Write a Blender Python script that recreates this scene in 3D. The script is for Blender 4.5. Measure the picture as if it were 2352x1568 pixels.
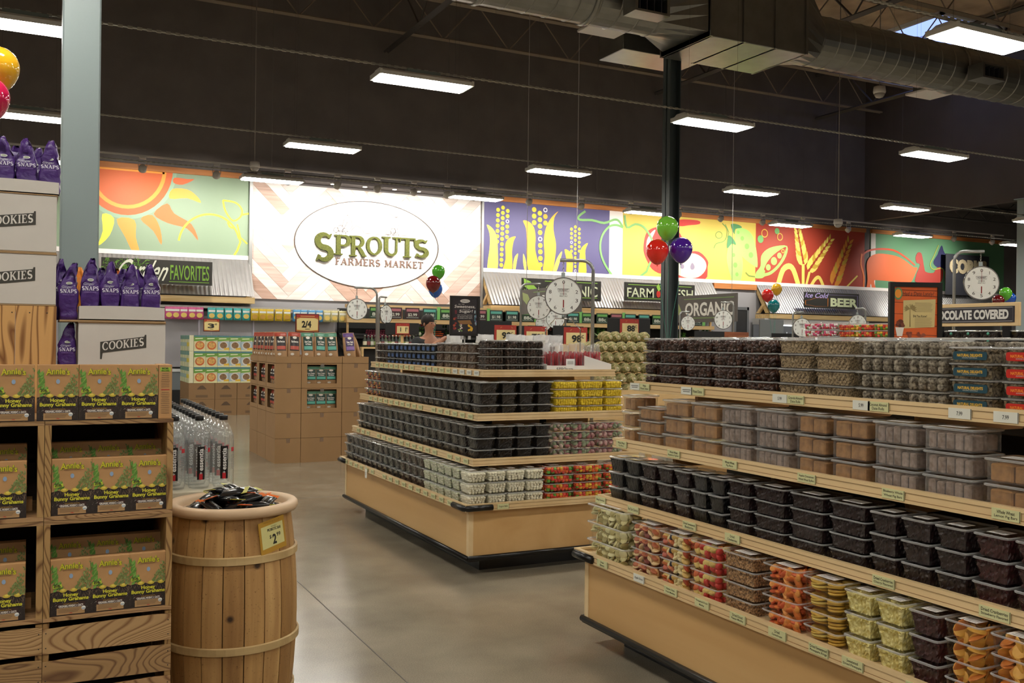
import bpy, math, random
from mathutils import Vector, Matrix
from math import sin, cos, pi, radians, sqrt, atan2
random.seed(7)
for o in list(bpy.data.objects): bpy.data.objects.remove(o)
C = bpy.context.scene.collection
SC = bpy.context.scene

# ------------------------------------------------------------------ camera
CAMZ = 1.62; FPX = 2182.06; YAW = radians(26.787); PIT = radians(.0181); ROL = radians(.6856)
_f = Vector((sin(YAW)*cos(PIT), cos(YAW)*cos(PIT), sin(PIT)))
_r = Vector((cos(YAW), -sin(YAW), 0)); _u = _r.cross(_f)
_r, _u = cos(ROL)*_r+sin(ROL)*_u, -sin(ROL)*_r+cos(ROL)*_u
cam = bpy.data.cameras.new('camera'); camo = bpy.data.objects.new('camera', cam); C.objects.link(camo)
cam.sensor_width = 36; cam.lens = FPX/2352*36; cam.clip_start = .05; cam.clip_end = 200
camo.matrix_world = Matrix(((_r.x, _u.x, -_f.x, 0), (_r.y, _u.y, -_f.y, 0), (_r.z, _u.z, -_f.z, CAMZ), (0, 0, 0, 1)))
SC.camera = camo
def at(u, v, X=None, Y=None, Z=None, D=None):
    """surveyed point of the photograph on a known plane of the room"""
    d = _f + _r*((u-1176)/FPX) - _u*((v-784)/FPX)
    t = X/d.x if X is not None else Y/d.y if Y is not None else (Z-CAMZ)/d.z if Z is not None else D
    return Vector((0, 0, CAMZ)) + d*t

# ------------------------------------------------------------------ light and exposure
SC.view_settings.view_transform = 'Standard'; SC.view_settings.look = 'None'
SC.view_settings.gamma = 1; SC.view_settings.use_curve_mapping = False
SC.view_settings.exposure = 0.1
SC.cycles.transparent_max_bounces = 96; SC.cycles.max_bounces = 7
LAMP_PANEL = 48.0      # radiance of the ceiling light diffusers
TRACK_W = 330.0        # watts of one track head
WORLD = .035
w = bpy.data.worlds.new('world'); SC.world = w; w.use_nodes = True
w.node_tree.nodes['Background'].inputs[0].default_value = (.75, .8, .9, 1)
w.node_tree.nodes['Background'].inputs[1].default_value = WORLD

# ------------------------------------------------------------------ materials
def lin(c):
    return tuple((x/12.92 if x <= .04045 else ((x+.055)/1.055)**2.4) for x in c)
def hexc(h):
    return lin((int(h[0:2], 16)/255, int(h[2:4], 16)/255, int(h[4:6], 16)/255))
MC = {}
def mat(h, rough=.6, metal=0, var=0., scale=12, bump=0, spec=None, coat=0, stretch=None, name=None, var_h=None):
    """procedural principled material; h = base colour as sRGB hex"""
    key = (h, rough, metal, var, scale, bump, spec, coat, stretch, var_h)
    if key in MC: return MC[key]
    m = bpy.data.materials.new(name or 'paint_'+h); m.use_nodes = True
    nt = m.node_tree; b = nt.nodes['Principled BSDF']
    c = hexc(h)
    b.inputs['Base Color'].default_value = (*c, 1); b.inputs['Roughness'].default_value = rough
    b.inputs['Metallic'].default_value = metal
    if spec is not None: b.inputs['Specular IOR Level'].default_value = spec
    if coat: b.inputs['Coat Weight'].default_value = coat
    if var or bump or var_h:
        tc = nt.nodes.new('ShaderNodeTexCoord'); mp = nt.nodes.new('ShaderNodeMapping')
        if stretch: mp.inputs['Scale'].default_value = stretch
        nt.links.new(tc.outputs['Object'], mp.inputs['Vector'])
        n = nt.nodes.new('ShaderNodeTexNoise'); n.inputs['Scale'].default_value = scale; n.inputs['Detail'].default_value = 5
        nt.links.new(mp.outputs[0], n.inputs['Vector'])
        if var or var_h:
            r = nt.nodes.new('ShaderNodeValToRGB')
            r.color_ramp.elements[0].position = .32; r.color_ramp.elements[1].position = .68
            if var_h: c2 = hexc(var_h); a = c2; z = c
            else: a = tuple(x*(1-var) for x in c); z = tuple(min(1, x*(1+var*.6)) for x in c)
            r.color_ramp.elements[0].color = (*a, 1); r.color_ramp.elements[1].color = (*z, 1)
            nt.links.new(n.outputs[0], r.inputs[0]); nt.links.new(r.outputs[0], b.inputs['Base Color'])
        if bump:
            bp = nt.nodes.new('ShaderNodeBump'); bp.inputs['Strength'].default_value = bump; bp.inputs['Distance'].default_value = .01
            nt.links.new(n.outputs[0], bp.inputs['Height']); nt.links.new(bp.outputs[0], b.inputs['Normal'])
    MC[key] = m; return m
def wood(h1, h2, axis='X', scale=3., rings=0., rough=.55, name='wood', knots=False):
    key = ('wood', h1, h2, axis, scale, rings, rough, knots)
    if key in MC: return MC[key]
    m = bpy.data.materials.new(name); m.use_nodes = True; nt = m.node_tree; b = nt.nodes['Principled BSDF']
    b.inputs['Roughness'].default_value = rough
    tc = nt.nodes.new('ShaderNodeTexCoord'); mp = nt.nodes.new('ShaderNodeMapping')
    oi = nt.nodes.new('ShaderNodeObjectInfo'); va = nt.nodes.new('ShaderNodeVectorMath'); va.operation = 'ADD'
    sx = {'X': (.07, 1, 1), 'Y': (1, .07, 1), 'Z': (1, 1, .07)}[axis]
    if rings: sx = tuple(.22 if s < 1 else 1 for s in sx)
    mp.inputs['Scale'].default_value = tuple(s*scale*4 for s in sx)
    mul = nt.nodes.new('ShaderNodeMath'); mul.operation = 'MULTIPLY'; mul.inputs[1].default_value = 40
    nt.links.new(oi.outputs['Random'], mul.inputs[0])
    nt.links.new(tc.outputs['Object'], mp.inputs['Vector']); nt.links.new(mp.outputs[0], va.inputs[0]); nt.links.new(mul.outputs[0], va.inputs[1])
    n = nt.nodes.new('ShaderNodeTexNoise'); n.inputs['Scale'].default_value = 1.6; n.inputs['Detail'].default_value = 6; n.inputs['Distortion'].default_value = .6
    nt.links.new(va.outputs[0], n.inputs['Vector'])
    src = n.outputs[0]
    if rings:
        mm = nt.nodes.new('ShaderNodeMath'); mm.operation = 'MULTIPLY'; mm.inputs[1].default_value = rings
        fr = nt.nodes.new('ShaderNodeMath'); fr.operation = 'PINGPONG'; fr.inputs[1].default_value = .5
        dbl = nt.nodes.new('ShaderNodeMath'); dbl.operation = 'MULTIPLY'; dbl.inputs[1].default_value = 2
        n.inputs['Detail'].default_value = 1.5; n.inputs['Scale'].default_value = .55
        nt.links.new(src, mm.inputs[0]); nt.links.new(mm.outputs[0], fr.inputs[0]); nt.links.new(fr.outputs[0], dbl.inputs[0]); src = dbl.outputs[0]
    r = nt.nodes.new('ShaderNodeValToRGB'); r.color_ramp.elements[0].position = .0 if rings else .3; r.color_ramp.elements[1].position = .42 if rings else .7
    r.color_ramp.elements[0].color = (*hexc(h1), 1); r.color_ramp.elements[1].color = (*hexc(h2), 1)
    nt.links.new(src, r.inputs[0]); last = r.outputs[0]
    if knots:
        v = nt.nodes.new('ShaderNodeTexVoronoi'); v.inputs['Scale'].default_value = 5.5
        nt.links.new(tc.outputs['Object'], v.inputs['Vector'])
        r2 = nt.nodes.new('ShaderNodeValToRGB'); r2.color_ramp.elements[0].position = .05; r2.color_ramp.elements[1].position = .11
        r2.color_ramp.elements[0].color = (.12, .1, .09, 1); r2.color_ramp.elements[1].color = (1, 1, 1, 1)
        n3 = nt.nodes.new('ShaderNodeTexNoise'); n3.inputs['Scale'].default_value = 130
        nt.links.new(tc.outputs['Object'], n3.inputs['Vector'])
        r3 = nt.nodes.new('ShaderNodeValToRGB'); r3.color_ramp.elements[0].position = .25; r3.color_ramp.elements[1].position = .36
        r3.color_ramp.elements[0].color = (.45, .4, .35, 1); r3.color_ramp.elements[1].color = (1, 1, 1, 1)
        nt.links.new(v.outputs['Distance'], r2.inputs[0]); nt.links.new(n3.outputs[0], r3.inputs[0])
        for rr in (r2, r3):
            mx = nt.nodes.new('ShaderNodeMix'); mx.data_type = 'RGBA'; mx.blend_type = 'MULTIPLY'; mx.inputs[0].default_value = 1
            nt.links.new(last, mx.inputs[6]); nt.links.new(rr.outputs[0], mx.inputs[7]); last = mx.outputs[2]
    nt.links.new(last, b.inputs['Base Color'])
    bp = nt.nodes.new('ShaderNodeBump'); bp.inputs['Strength'].default_value = .15; bp.inputs['Distance'].default_value = .004
    nt.links.new(src, bp.inputs['Height']); nt.links.new(bp.outputs[0], b.inputs['Normal'])
    MC[key] = m; return m
def clear(name, white=.0, tint=(1, 1, 1), rough=.07, gloss=.9):
    """thin clear plastic: see-through, with a fresnel sheen and a little haze"""
    key = ('clear', white, tint, rough)
    if key in MC: return MC[key]
    m = bpy.data.materials.new(name); m.use_nodes = True; nt = m.node_tree
    for n in list(nt.nodes): nt.nodes.remove(n)
    out = nt.nodes.new('ShaderNodeOutputMaterial'); tr = nt.nodes.new('ShaderNodeBsdfTransparent'); gl = nt.nodes.new('ShaderNodeBsdfGlossy')
    df = nt.nodes.new('ShaderNodeBsdfDiffuse'); m1 = nt.nodes.new('ShaderNodeMixShader'); m2 = nt.nodes.new('ShaderNodeMixShader')
    fr = nt.nodes.new('ShaderNodeFresnel'); ge = nt.nodes.new('ShaderNodeNewGeometry'); mr = nt.nodes.new('ShaderNodeMapRange')
    mr.inputs[3].default_value = 1.42; mr.inputs[4].default_value = 1/1.42   # same sheen from either side of the thin sheet
    nt.links.new(ge.outputs['Backfacing'], mr.inputs[0]); nt.links.new(mr.outputs[0], fr.inputs[0])
    tr.inputs[0].default_value = (*tint, 1); gl.inputs['Roughness'].default_value = rough; gl.inputs[0].default_value = (gloss, gloss, gloss, 1)
    df.inputs[0].default_value = (.85, .86, .86, 1); m1.inputs[0].default_value = white
    nt.links.new(tr.outputs[0], m1.inputs[1]); nt.links.new(df.outputs[0], m1.inputs[2])
    nt.links.new(fr.outputs[0], m2.inputs[0]); nt.links.new(m1.outputs[0], m2.inputs[1]); nt.links.new(gl.outputs[0], m2.inputs[2])
    nt.links.new(m2.outputs[0], out.inputs[0]); MC[key] = m; return m
def emit(name, col, s):
    key = ('emit', name)
    if key in MC: return MC[key]
    m = bpy.data.materials.new(name); m.use_nodes = True; nt = m.node_tree
    for n in list(nt.nodes): nt.nodes.remove(n)
    out = nt.nodes.new('ShaderNodeOutputMaterial'); e = nt.nodes.new('ShaderNodeEmission')
    e.inputs[0].default_value = (*col, 1); e.inputs[1].default_value = s; nt.links.new(e.outputs[0], out.inputs[0]); MC[key] = m; return m

# ------------------------------------------------------------------ mesh builder
def ico(sub=1):
    t = (1+5**.5)/2
    V = [Vector(p).normalized() for p in [(-1, t, 0), (1, t, 0), (-1, -t, 0), (1, -t, 0), (0, -1, t), (0, 1, t), (0, -1, -t), (0, 1, -t), (t, 0, -1), (t, 0, 1), (-t, 0, -1), (-t, 0, 1)]]
    F = [(0, 11, 5), (0, 5, 1), (0, 1, 7), (0, 7, 10), (0, 10, 11), (1, 5, 9), (5, 11, 4), (11, 10, 2), (10, 7, 6), (7, 1, 8), (3, 9, 4), (3, 4, 2), (3, 2, 6), (3, 6, 8), (3, 8, 9), (4, 9, 5), (2, 4, 11), (6, 2, 10), (8, 6, 7), (9, 8, 1)]
    for _ in range(sub):
        c = {}; G = []
        def mid(a, b):
            k = (min(a, b), max(a, b))
            if k not in c: V.append(((V[a]+V[b])/2).normalized()); c[k] = len(V)-1
            return c[k]
        for a, b, d in F:
            x, y, z = mid(a, b), mid(b, d), mid(d, a); G += [(a, x, z), (b, y, x), (d, z, y), (x, y, z)]
        F = G
    return V, F
ICO = {0: ico(0), 1: ico(1), 2: ico(2)}
LIFT = 0.
class MB:
    def __init__(s): s.v = []; s.f = []; s.m = []; s.sm = []; s.mats = []
    def mi(s, m):
        if m not in s.mats: s.mats.append(m)
        return s.mats.index(m)
    def add(s, V, F, m, smooth=False, M=None):
        n = len(s.v); i = s.mi(m)
        if M is not None: V = [M @ Vector(p) for p in V]
        s.v += [tuple(p) for p in V]
        for f in F: s.f.append(tuple(k+n for k in f)); s.m.append(i); s.sm.append(smooth)
        return s
    def box(s, a, b, m, M=None, bev=0):
        x0, y0, z0 = a; x1, y1, z1 = b
        if bev:
            e = bev; V = []; F = []
            # chamfered box, 24 verts
            P = {}
            for ix, x in ((0, x0), (1, x1)):
                for iy, y in ((0, y0), (1, y1)):
                    for iz, z in ((0, z0), (1, z1)):
                        dx = e if ix == 0 else -e; dy = e if iy == 0 else -e; dz = e if iz == 0 else -e
                        for k, p in enumerate(((x, y+dy, z+dz), (x+dx, y, z+dz), (x+dx, y+dy, z))): P[(ix, iy, iz, k)] = len(V); V.append(p)
            g = lambda *k: P[k]
            F += [(g(0,0,0,0), g(0,0,1,0), g(0,1,1,0), g(0,1,0,0)), (g(1,0,0,0), g(1,1,0,0), g(1,1,1,0), g(1,0,1,0)),
                  (g(0,0,0,1), g(1,0,0,1), g(1,0,1,1), g(0,0,1,1)), (g(0,1,0,1), g(0,1,1,1), g(1,1,1,1), g(1,1,0,1)),
                  (g(0,0,0,2), g(0,1,0,2), g(1,1,0,2), g(1,0,0,2)), (g(0,0,1,2), g(1,0,1,2), g(1,1,1,2), g(0,1,1,2))]
            for a_ in (0, 1):
                for b_ in (0, 1):
                    F += [(g(a_,b_,0,0), g(a_,b_,0,1), g(a_,b_,1,1), g(a_,b_,1,0)), (g(a_,0,b_,0), g(a_,0,b_,2), g(a_,1,b_,2), g(a_,1,b_,0)), (g(0,a_,b_,1), g(0,a_,b_,2), g(1,a_,b_,2), g(1,a_,b_,1))]
                    for c_ in (0, 1): F.append((g(a_,b_,c_,0), g(a_,b_,c_,1), g(a_,b_,c_,2)))
            return s.add(V, F, m, False, M)
        V = [(x0,y0,z0),(x1,y0,z0),(x1,y1,z0),(x0,y1,z0),(x0,y0,z1),(x1,y0,z1),(x1,y1,z1),(x0,y1,z1)]
        return s.add(V, [(0,3,2,1),(4,5,6,7),(0,1,5,4),(1,2,6,5),(2,3,7,6),(3,0,4,7)], m, False, M)
    def lathe(s, prof, m, seg=24, c=(0,0,0), M=None, smooth=True, caps=True, sx=1, sy=1):
        V = []; F = []
        for r, z in prof:
            for k in range(seg): a = 2*pi*k/seg; V.append((c[0]+r*cos(a)*sx, c[1]+r*sin(a)*sy, c[2]+z))
        for i in range(len(prof)-1):
            for k in range(seg):
                a = i*seg+k; b = i*seg+(k+1) % seg; F.append((a, b, b+seg, a+seg))
        if caps: F.append(tuple(range(seg))[::-1]); F.append(tuple((len(prof)-1)*seg+k for k in range(seg)))
        return s.add(V, F, m, smooth, M)
    def tube(s, pts, r, m, seg=8, smooth=True, closed=False):
        pts = [Vector(p) for p in pts]; V = []; F = []; n = len(pts)
        up = Vector((0, 0, 1))
        for i, p in enumerate(pts):
            if closed: t = pts[(i+1) % n]-pts[i-1]
            else: t = pts[min(i+1, n-1)]-pts[max(i-1, 0)]
            t.normalize(); a = t.cross(up)
            if a.length < .05: a = t.cross(Vector((0, 1, 0)))
            a.normalize(); b = t.cross(a); rr = r[i] if isinstance(r, (list, tuple)) else r
            for k in range(seg): q = 2*pi*k/seg; V.append(p+(a*cos(q)+b*sin(q))*rr)
        for i in range(n if closed else n-1):
            for k in range(seg):
                j = (i+1) % n; F.append((i*seg+k, i*seg+(k+1) % seg, j*seg+(k+1) % seg, j*seg+k))
        if not closed: F.append(tuple(range(seg))[::-1]); F.append(tuple((n-1)*seg+k for k in range(seg)))
        return s.add(V, F, m, smooth)
    def bar(s, a, b, w_, m): return s.tube([a, b], w_, m, 4, False)
    def sphere(s, c, r, m, sub=1, sc=(1, 1, 1), M=None, smooth=True):
        V, F = ICO[sub]; c = Vector(c)
        R = M or Matrix.Identity(3)
        return s.add([c+R @ Vector((p.x*r*sc[0], p.y*r*sc[1], p.z*r*sc[2])) for p in V], F, m, smooth)
    def prism(s, pts, fr, m, h=.004, z0=0):
        """flat outline pts (2D) drawn on frame fr, thickness h"""
        n = len(pts)
        V = [fr(x, y, z0+h) for x, y in pts]+[fr(x, y, z0) for x, y in pts]
        F = [tuple(range(n))]+[(i, n+i, n+(i+1) % n, (i+1) % n) for i in range(n)]
        return s.add(V, F, m)
    def flat(s, pts, fr, m, z=0):
        z += LIFT*len(s.m)
        return s.add([fr(x, y, z) for x, y in pts], [tuple(range(len(pts)))], m)
    def strip(s, pts, w_, fr, m, z=0, closed=False):
        """a drawn line of width w_ on the frame"""
        z += LIFT*len(s.m); n = len(pts); V = []; F = []
        for i, p in enumerate(pts):
            a = pts[i-1] if (closed or i > 0) else p; b = pts[(i+1) % n] if (closed or i < n-1) else p
            dx, dy = b[0]-a[0], b[1]-a[1]; L = sqrt(dx*dx+dy*dy) or 1; nx, ny = -dy/L, dx/L
            ww = w_[i] if isinstance(w_, (list, tuple)) else w_
            V += [fr(p[0]+nx*ww/2, p[1]+ny*ww/2, z), fr(p[0]-nx*ww/2, p[1]-ny*ww/2, z)]
        for i in range(n if closed else n-1):
            j = (i+1) % n; F.append((2*i, 2*i+1, 2*j+1, 2*j))
        return s.add(V, F, m)
    def text(s, t, cx, cy, w_, h, fr, m, z=0, serif=False, shear=0, depth=0, bold=.0, wavy=None):
        if not t.strip(): return s
        V, F, rim = (serif_geo(t) if serif else text_geo(t, bold))
        SLF = SL.get(t) if serif else None
        P = [(cx+(x-.5)*w_+shear*(y-.5)*h, cy+(y-.5)*h+(wavy(x) if wavy else 0)) for x, y in V]
        s.add([fr(x, y, z+depth+(SLF[i]*h*.0025 if SLF else 0)) for i, (x, y) in enumerate(P)], F, m)
        if depth:
            for a, b in rim: s.add([fr(*P[a], z), fr(*P[b], z), fr(*P[b], z+depth), fr(*P[a], z+depth)], [(0, 1, 2, 3)], m)
        return s
    def mesh(s, name):
        me = bpy.data.meshes.new(name); me.from_pydata(s.v, [], s.f); 
        for m in s.mats: me.materials.append(m)
        me.polygons.foreach_set('material_index', s.m); me.polygons.foreach_set('use_smooth', s.sm); me.update(); return me
    def build(s, name, parent=None, loc=None):
        return inst(s.mesh(name), name, parent, loc)
def inst(me, name, parent=None, loc=None, rz=0):
    o = bpy.data.objects.new(name, me); C.objects.link(o)
    if parent: o.parent = parent
    if loc is not None: o.location = loc
    if rz: o.rotation_euler.z = rz
    return o
def frame(o, u, v):
    """2D drawing frame on a surface: origin, right, up (metres)"""
    o = Vector(o); u = Vector(u).normalized(); v = Vector(v).normalized(); n = u.cross(v)
    return lambda x, y, z=0: o+u*x+v*y+n*z
def tag(o, label, cat, group=None):
    o['label'] = label; o['category'] = cat
    if group: o['group'] = group
    return o
def thing(name, label, cat, loc=(0, 0, 0), group=None, rz=0):
    o = bpy.data.objects.new(name, None); C.objects.link(o); o.location = loc; o.rotation_euler.z = rz; o.empty_display_size = .05
    return tag(o, label, cat, group)
def struct(o): o['kind'] = 'structure'; return o
def dup(root, loc=None, rz=None, label=None, group=None):
    c = root.copy(); C.objects.link(c)
    if loc is not None: c.location = loc
    if rz is not None: c.rotation_euler.z = rz
    if label: c['label'] = label
    if group: c['group'] = group
    for ch in KIDS.get(root.name, list(root.children)):
        d = ch.copy(); C.objects.link(d); d.parent = c
        for g in list(ch.children):
            e = g.copy(); C.objects.link(e); e.parent = d
    return c
KIDS = {}
ORD = ['first', 'second', 'third', 'fourth', 'fifth', 'sixth', 'seventh', 'eighth', 'ninth', 'tenth', 'eleventh', 'twelfth', 'thirteenth', 'fourteenth', 'fifteenth', 'sixteenth', 'seventeenth', 'eighteenth', 'nineteenth', 'twentieth', 'twenty-first', 'twenty-second', 'twenty-third', 'twenty-fourth', 'twenty-fifth', 'twenty-sixth', 'twenty-seventh']

# ------------------------------------------------------------------ lettering
TG = {}; SL = {}
def text_geo(t, bold=0.):
    k = (t, bold)
    if k in TG: return TG[k]
    cu = bpy.data.curves.new('t', 'FONT'); cu.body = t; cu.size = 1; cu.offset = bold; cu.resolution_u = 3
    ob = bpy.data.objects.new('t', cu); C.objects.link(ob); bpy.context.view_layer.update()
    me = bpy.data.meshes.new_from_object(ob.evaluated_get(bpy.context.evaluated_depsgraph_get()))
    V = [(v.co.x, v.co.y) for v in me.vertices]; F = [tuple(p.vertices) for p in me.polygons]
    bpy.data.objects.remove(ob); bpy.data.curves.remove(cu); bpy.data.meshes.remove(me)
    TG[k] = norm_geo(V, F); return TG[k]
def norm_geo(V, F):
    x0 = min(p[0] for p in V); x1 = max(p[0] for p in V); y0 = min(p[1] for p in V); y1 = max(p[1] for p in V)
    V = [((x-x0)/(x1-x0), (y-y0)/((y1-y0) or 1)) for x, y in V]
    E = {}
    for f in F:
        for i in range(len(f)): a, b = f[i], f[(i+1) % len(f)]; E[(a, b)] = E.get((a, b), 0)+1
    rim = [e for e in E if (e[1], e[0]) not in E]
    return V, F, rim
def arc(cx, cy, rx, ry, a0, a1, n=10): return [(cx+rx*cos(radians(a0+(a1-a0)*i/n)), cy+ry*sin(radians(a0+(a1-a0)*i/n))) for i in range(n+1)]
def _glyphs():
    S = .19; T = .09; H = 1.; sf = .07
    G = {}
    def st(x, a=0, b=1, w_=S): return ('b', x-w_/2, a, x+w_/2, b)
    def sr(x, y, w_=.36): return ('b', x-w_/2, y, x+w_/2, y+sf)
    G['I'] = (.4, [st(.2), sr(.2, 0), sr(.2, 1-sf)])
    G['T'] = (.8, [st(.4), sr(.4, 0), ('b', .02, .92, .78, 1.), ('b', .02, .76, .08, 1.), ('b', .72, .76, .78, 1.)])
    G['F'] = (.68, [st(.2), sr(.2, 0), sr(.2, 1-sf), ('b', .2, .92, .66, 1.), ('b', .6, .78, .66, 1.), ('b', .2, .48, .5, .56), ('b', .45, .4, .5, .64)])
    G['E'] = (.72, G['F'][1]+[('b', .2, 0, .68, .08), ('b', .62, 0, .68, .24)])
    G['P'] = (.76, [st(.2), sr(.2, 0), ('b', .02, 1-sf, .3, 1.), ('s', [(.2, .96)]+arc(.42, .72, .24, .24, 90, -90, 12)+[(.2, .48)], [T]+[T+(S-T)*sin(pi*i/12) for i in range(13)]+[T])])
    G['R'] = (.86, G['P'][1]+[('s', [(.42, .5), (.6, .26), (.74, .03)], [.13, .19, .17]), ('b', .62, 0, .86, sf)])
    G['O'] = (.92, [('s', arc(.46, .5, .36, .46, 0, 360, 28), [T+(S-T)*abs(cos(2*pi*i/28)) for i in range(29)])])
    G['C'] = (.84, [('s', arc(.46, .5, .36, .46, 48, 318, 22), [T+(S-T)*abs(cos(radians(48+270*i/22))) for i in range(23)]), ('b', .68, .68, .76, .95), ('b', .68, .08, .74, .3)])
    G['U'] = (.9, [('s', [(.22, 1), (.22, .36)]+arc(.46, .32, .24, .27, 180, 360, 10)+[(.7, 1)], [S, S]+[S-(S-T)*i/10 for i in range(11)]+[T]), sr(.22, 1-sf, .4), sr(.7, 1-sf, .34)])
    G['S'] = (.72, [('s', arc(.36, .72, .22, .23, 40, 265, 12)+arc(.36, .27, .24, .22, 85, -140, 12), [.09+.02*i for i in range(6)]+[.2]*14+[.2-.02*i for i in range(6)]), ('s', [(.5, .82), (.62, .98)], [.12, .03]), ('s', [(.22, .2), (.1, .0)], [.12, .03])])
    G['A'] = (.9, [('s', [(.14, .02), (.45, .98)], [T, T]), ('s', [(.45, .98), (.74, .02)], [S, S]), ('b', .26, .3, .62, .37), ('b', 0, 0, .28, sf), ('b', .58, 0, .9, sf)])
    G['M'] = (1.1, [('s', [(.2, 0), (.2, 1)], [T, T]), st(.9), ('s', [(.2, 1), (.54, .1)], [S, S]), ('s', [(.54, .1), (.88, 1)], [T, T]), sr(.2, 0, .3), sr(.9, 0, .36), ('b', .06, 1-sf, .26, 1), ('b', .84, 1-sf, 1.06, 1)])
    G['N'] = (.95, [('s', [(.18, 0), (.18, 1)], [T, T]), ('s', [(.18, 1), (.76, .02)], [S, S]), ('s', [(.76, 0), (.76, 1)], [T, T]), sr(.18, 0, .3), sr(.76, 1-sf, .32), ('b', .02, 1-sf, .24, 1)])
    G['K'] = (.9, [st(.2), sr(.2, 0), sr(.2, 1-sf), ('s', [(.26, .42), (.72, .97)], [T, T]), ('s', [(.4, .56), (.74, .03)], [S, S]), sr(.74, 0, .3), sr(.72, 1-sf, .26)])
    G['H'] = (.92, [st(.2), sr(.2, 0), sr(.2, 1-sf), st(.72), sr(.72, 0), sr(.72, 1-sf), ('b', .2, .47, .72, .55)])
    G['B'] = G['P']; G[' '] = (.4, [])
    return G
GL = _glyphs()
def serif_geo(t):
    k = ('serif', t)
    if k in TG: return TG[k]
    V = []; F = []; x0 = 0; lf = []; SL[t] = lf
    for ch in t:
        w_, parts = GL.get(ch, GL['I'])
        for ip, p in enumerate(parts):
            n = len(V)
            if p[0] == 'b': V += [(x0+p[1], p[2]), (x0+p[3], p[2]), (x0+p[3], p[4]), (x0+p[1], p[4])]; F.append((n, n+1, n+2, n+3))
            else:
                pts = p[1]
                for i, q in enumerate(pts):
                    a = pts[max(i-1, 0)]; b = pts[min(i+1, len(pts)-1)]; dx, dy = b[0]-a[0], b[1]-a[1]; L = sqrt(dx*dx+dy*dy) or 1
                    ww = p[2][min(i, len(p[2])-1)]/2
                    V += [(x0+q[0]+dy/L*ww, q[1]-dx/L*ww), (x0+q[0]-dy/L*ww, q[1]+dx/L*ww)]
                for i in range(len(pts)-1): F.append((n+2*i, n+2*i+2, n+2*i+3, n+2*i+1))
            lf += [ip]*(len(V)-n)
        x0 += w_+.06
    TG[k] = norm_geo(V, F); return TG[k]
def ell(cx, cy, rx, ry=None, n=20, a=0):
    ry = ry or rx; ca, sa = cos(a), sin(a)
    return [(cx+rx*cos(2*pi*i/n)*ca-ry*sin(2*pi*i/n)*sa, cy+rx*cos(2*pi*i/n)*sa+ry*sin(2*pi*i/n)*ca) for i in range(n)]

# ================================================================== THE ROOM
WY = 25.0; RX = 26.86; ZC = 11.2
M_dark = mat('6c6664', .75, var=.12, scale=1.5)
M_wallL = mat('8f8d8f', .6)
M_deck = mat('b09c86', .85, var=.3, scale=1.2, bump=.3)
def slab(name, a, b, m):
    return struct(MB().box(a, b, m).build(name))
# polished concrete floor
fm = mat('8c8270', .2, var=.2, scale=2.2, name='polished_concrete')
_nt = fm.node_tree; _b = _nt.nodes['Principled BSDF']
_n = _nt.nodes.new('ShaderNodeTexNoise'); _n.inputs['Scale'].default_value = 160; _n.inputs['Detail'].default_value = 3
_tc = _nt.nodes.new('ShaderNodeTexCoord'); _nt.links.new(_tc.outputs['Object'], _n.inputs['Vector'])
_r = _r; _mx = _nt.nodes.new('ShaderNodeMix'); _mx.data_type = 'RGBA'; _mx.blend_type = 'OVERLAY'; _mx.inputs[0].default_value = .45
_nt.links.new(_b.inputs['Base Color'].links[0].from_socket, _mx.inputs[6]); _nt.links.new(_n.outputs[0], _mx.inputs[7]); _nt.links.new(_mx.outputs[2], _b.inputs['Base Color'])
_mr = _nt.nodes.new('ShaderNodeMapRange'); _mr.inputs[3].default_value = .1; _mr.inputs[4].default_value = .27
_nt.links.new(_n.outputs[0], _mr.inputs[0]); _nt.links.new(_mr.outputs[0], _b.inputs['Roughness'])
fl = MB()
fl.box((-12, -8, -.2), (40, 25, 0), fm)
floor = struct(fl.build('floor'))
jm = mat('5f5850', .7)
jb = MB()
for yy in (-2.4, 3.6, 9.6, 15.6, 21.6): jb.box((-12, yy, 0), (40, yy+.006, .0012), jm)
for xx in (-4.4, 1.6, 7.6, 13.6, 19.6): jb.box((xx, -8, 0), (xx+.006, 25, .0012), jm)
struct(jb.build('trim_1'))
struct(MB().box((-12.2, 25, 3.7), (40.2, 25.2, ZC), M_dark).box((-12.2, 25, 0), (40.2, 25.2, 3.7), M_wallL).build('wall_back'))
slab('wall_left', (-12.2, -8, 0), (-12, 25, ZC), M_dark)
slab('wall_front', (-12.2, -8.2, 0), (40.2, -8, ZC), M_dark)
slab('wall_right', (40, -8, 0), (40.2, 25, ZC), mat('6d6b6a', .7))
slab('wall_bulkhead', (RX, -8, 6.13), (RX+.25, 25, ZC), mat('564e4a', .7, var=.1, scale=1))
slab('ceiling', (-12.2, -8.2, ZC), (40.2, 25.2, ZC+.2), M_deck)
# low dark soffit of the recess beyond the bulkhead
slab('trim_2', (RX+.25, -8, 6.9), (40, 25, 7.0), mat('3b3735', .8))

# skylight in the roof deck
sk = at(2135, 78, Z=ZC-.02)
sb = MB(); fmn = mat('c8ccd4', .5)
sky_m = emit('skylight_pane', (.30, .42, 1.0), 1.6)
struct(MB().box((-1.3, -1.5, 0), (1.3, 1.5, .012), sky_m).build('window_1', None, (sk.x, sk.y, ZC-.02)))
for a, b in (((-1.4, -1.6, -.1), (-1.3, 1.6, .012)), ((1.3, -1.6, -.1), (1.4, 1.6, .012)), ((-1.4, -1.6, -.1), (1.4, -1.5, .012)), ((-1.4, 1.5, -.1), (1.4, 1.6, .012)), ((-.03, -1.5, -.06), (.03, 1.5, 0))): sb.box(a, b, fmn)
struct(sb.build('trim_3', None, (sk.x, sk.y, ZC-.02)))

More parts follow.
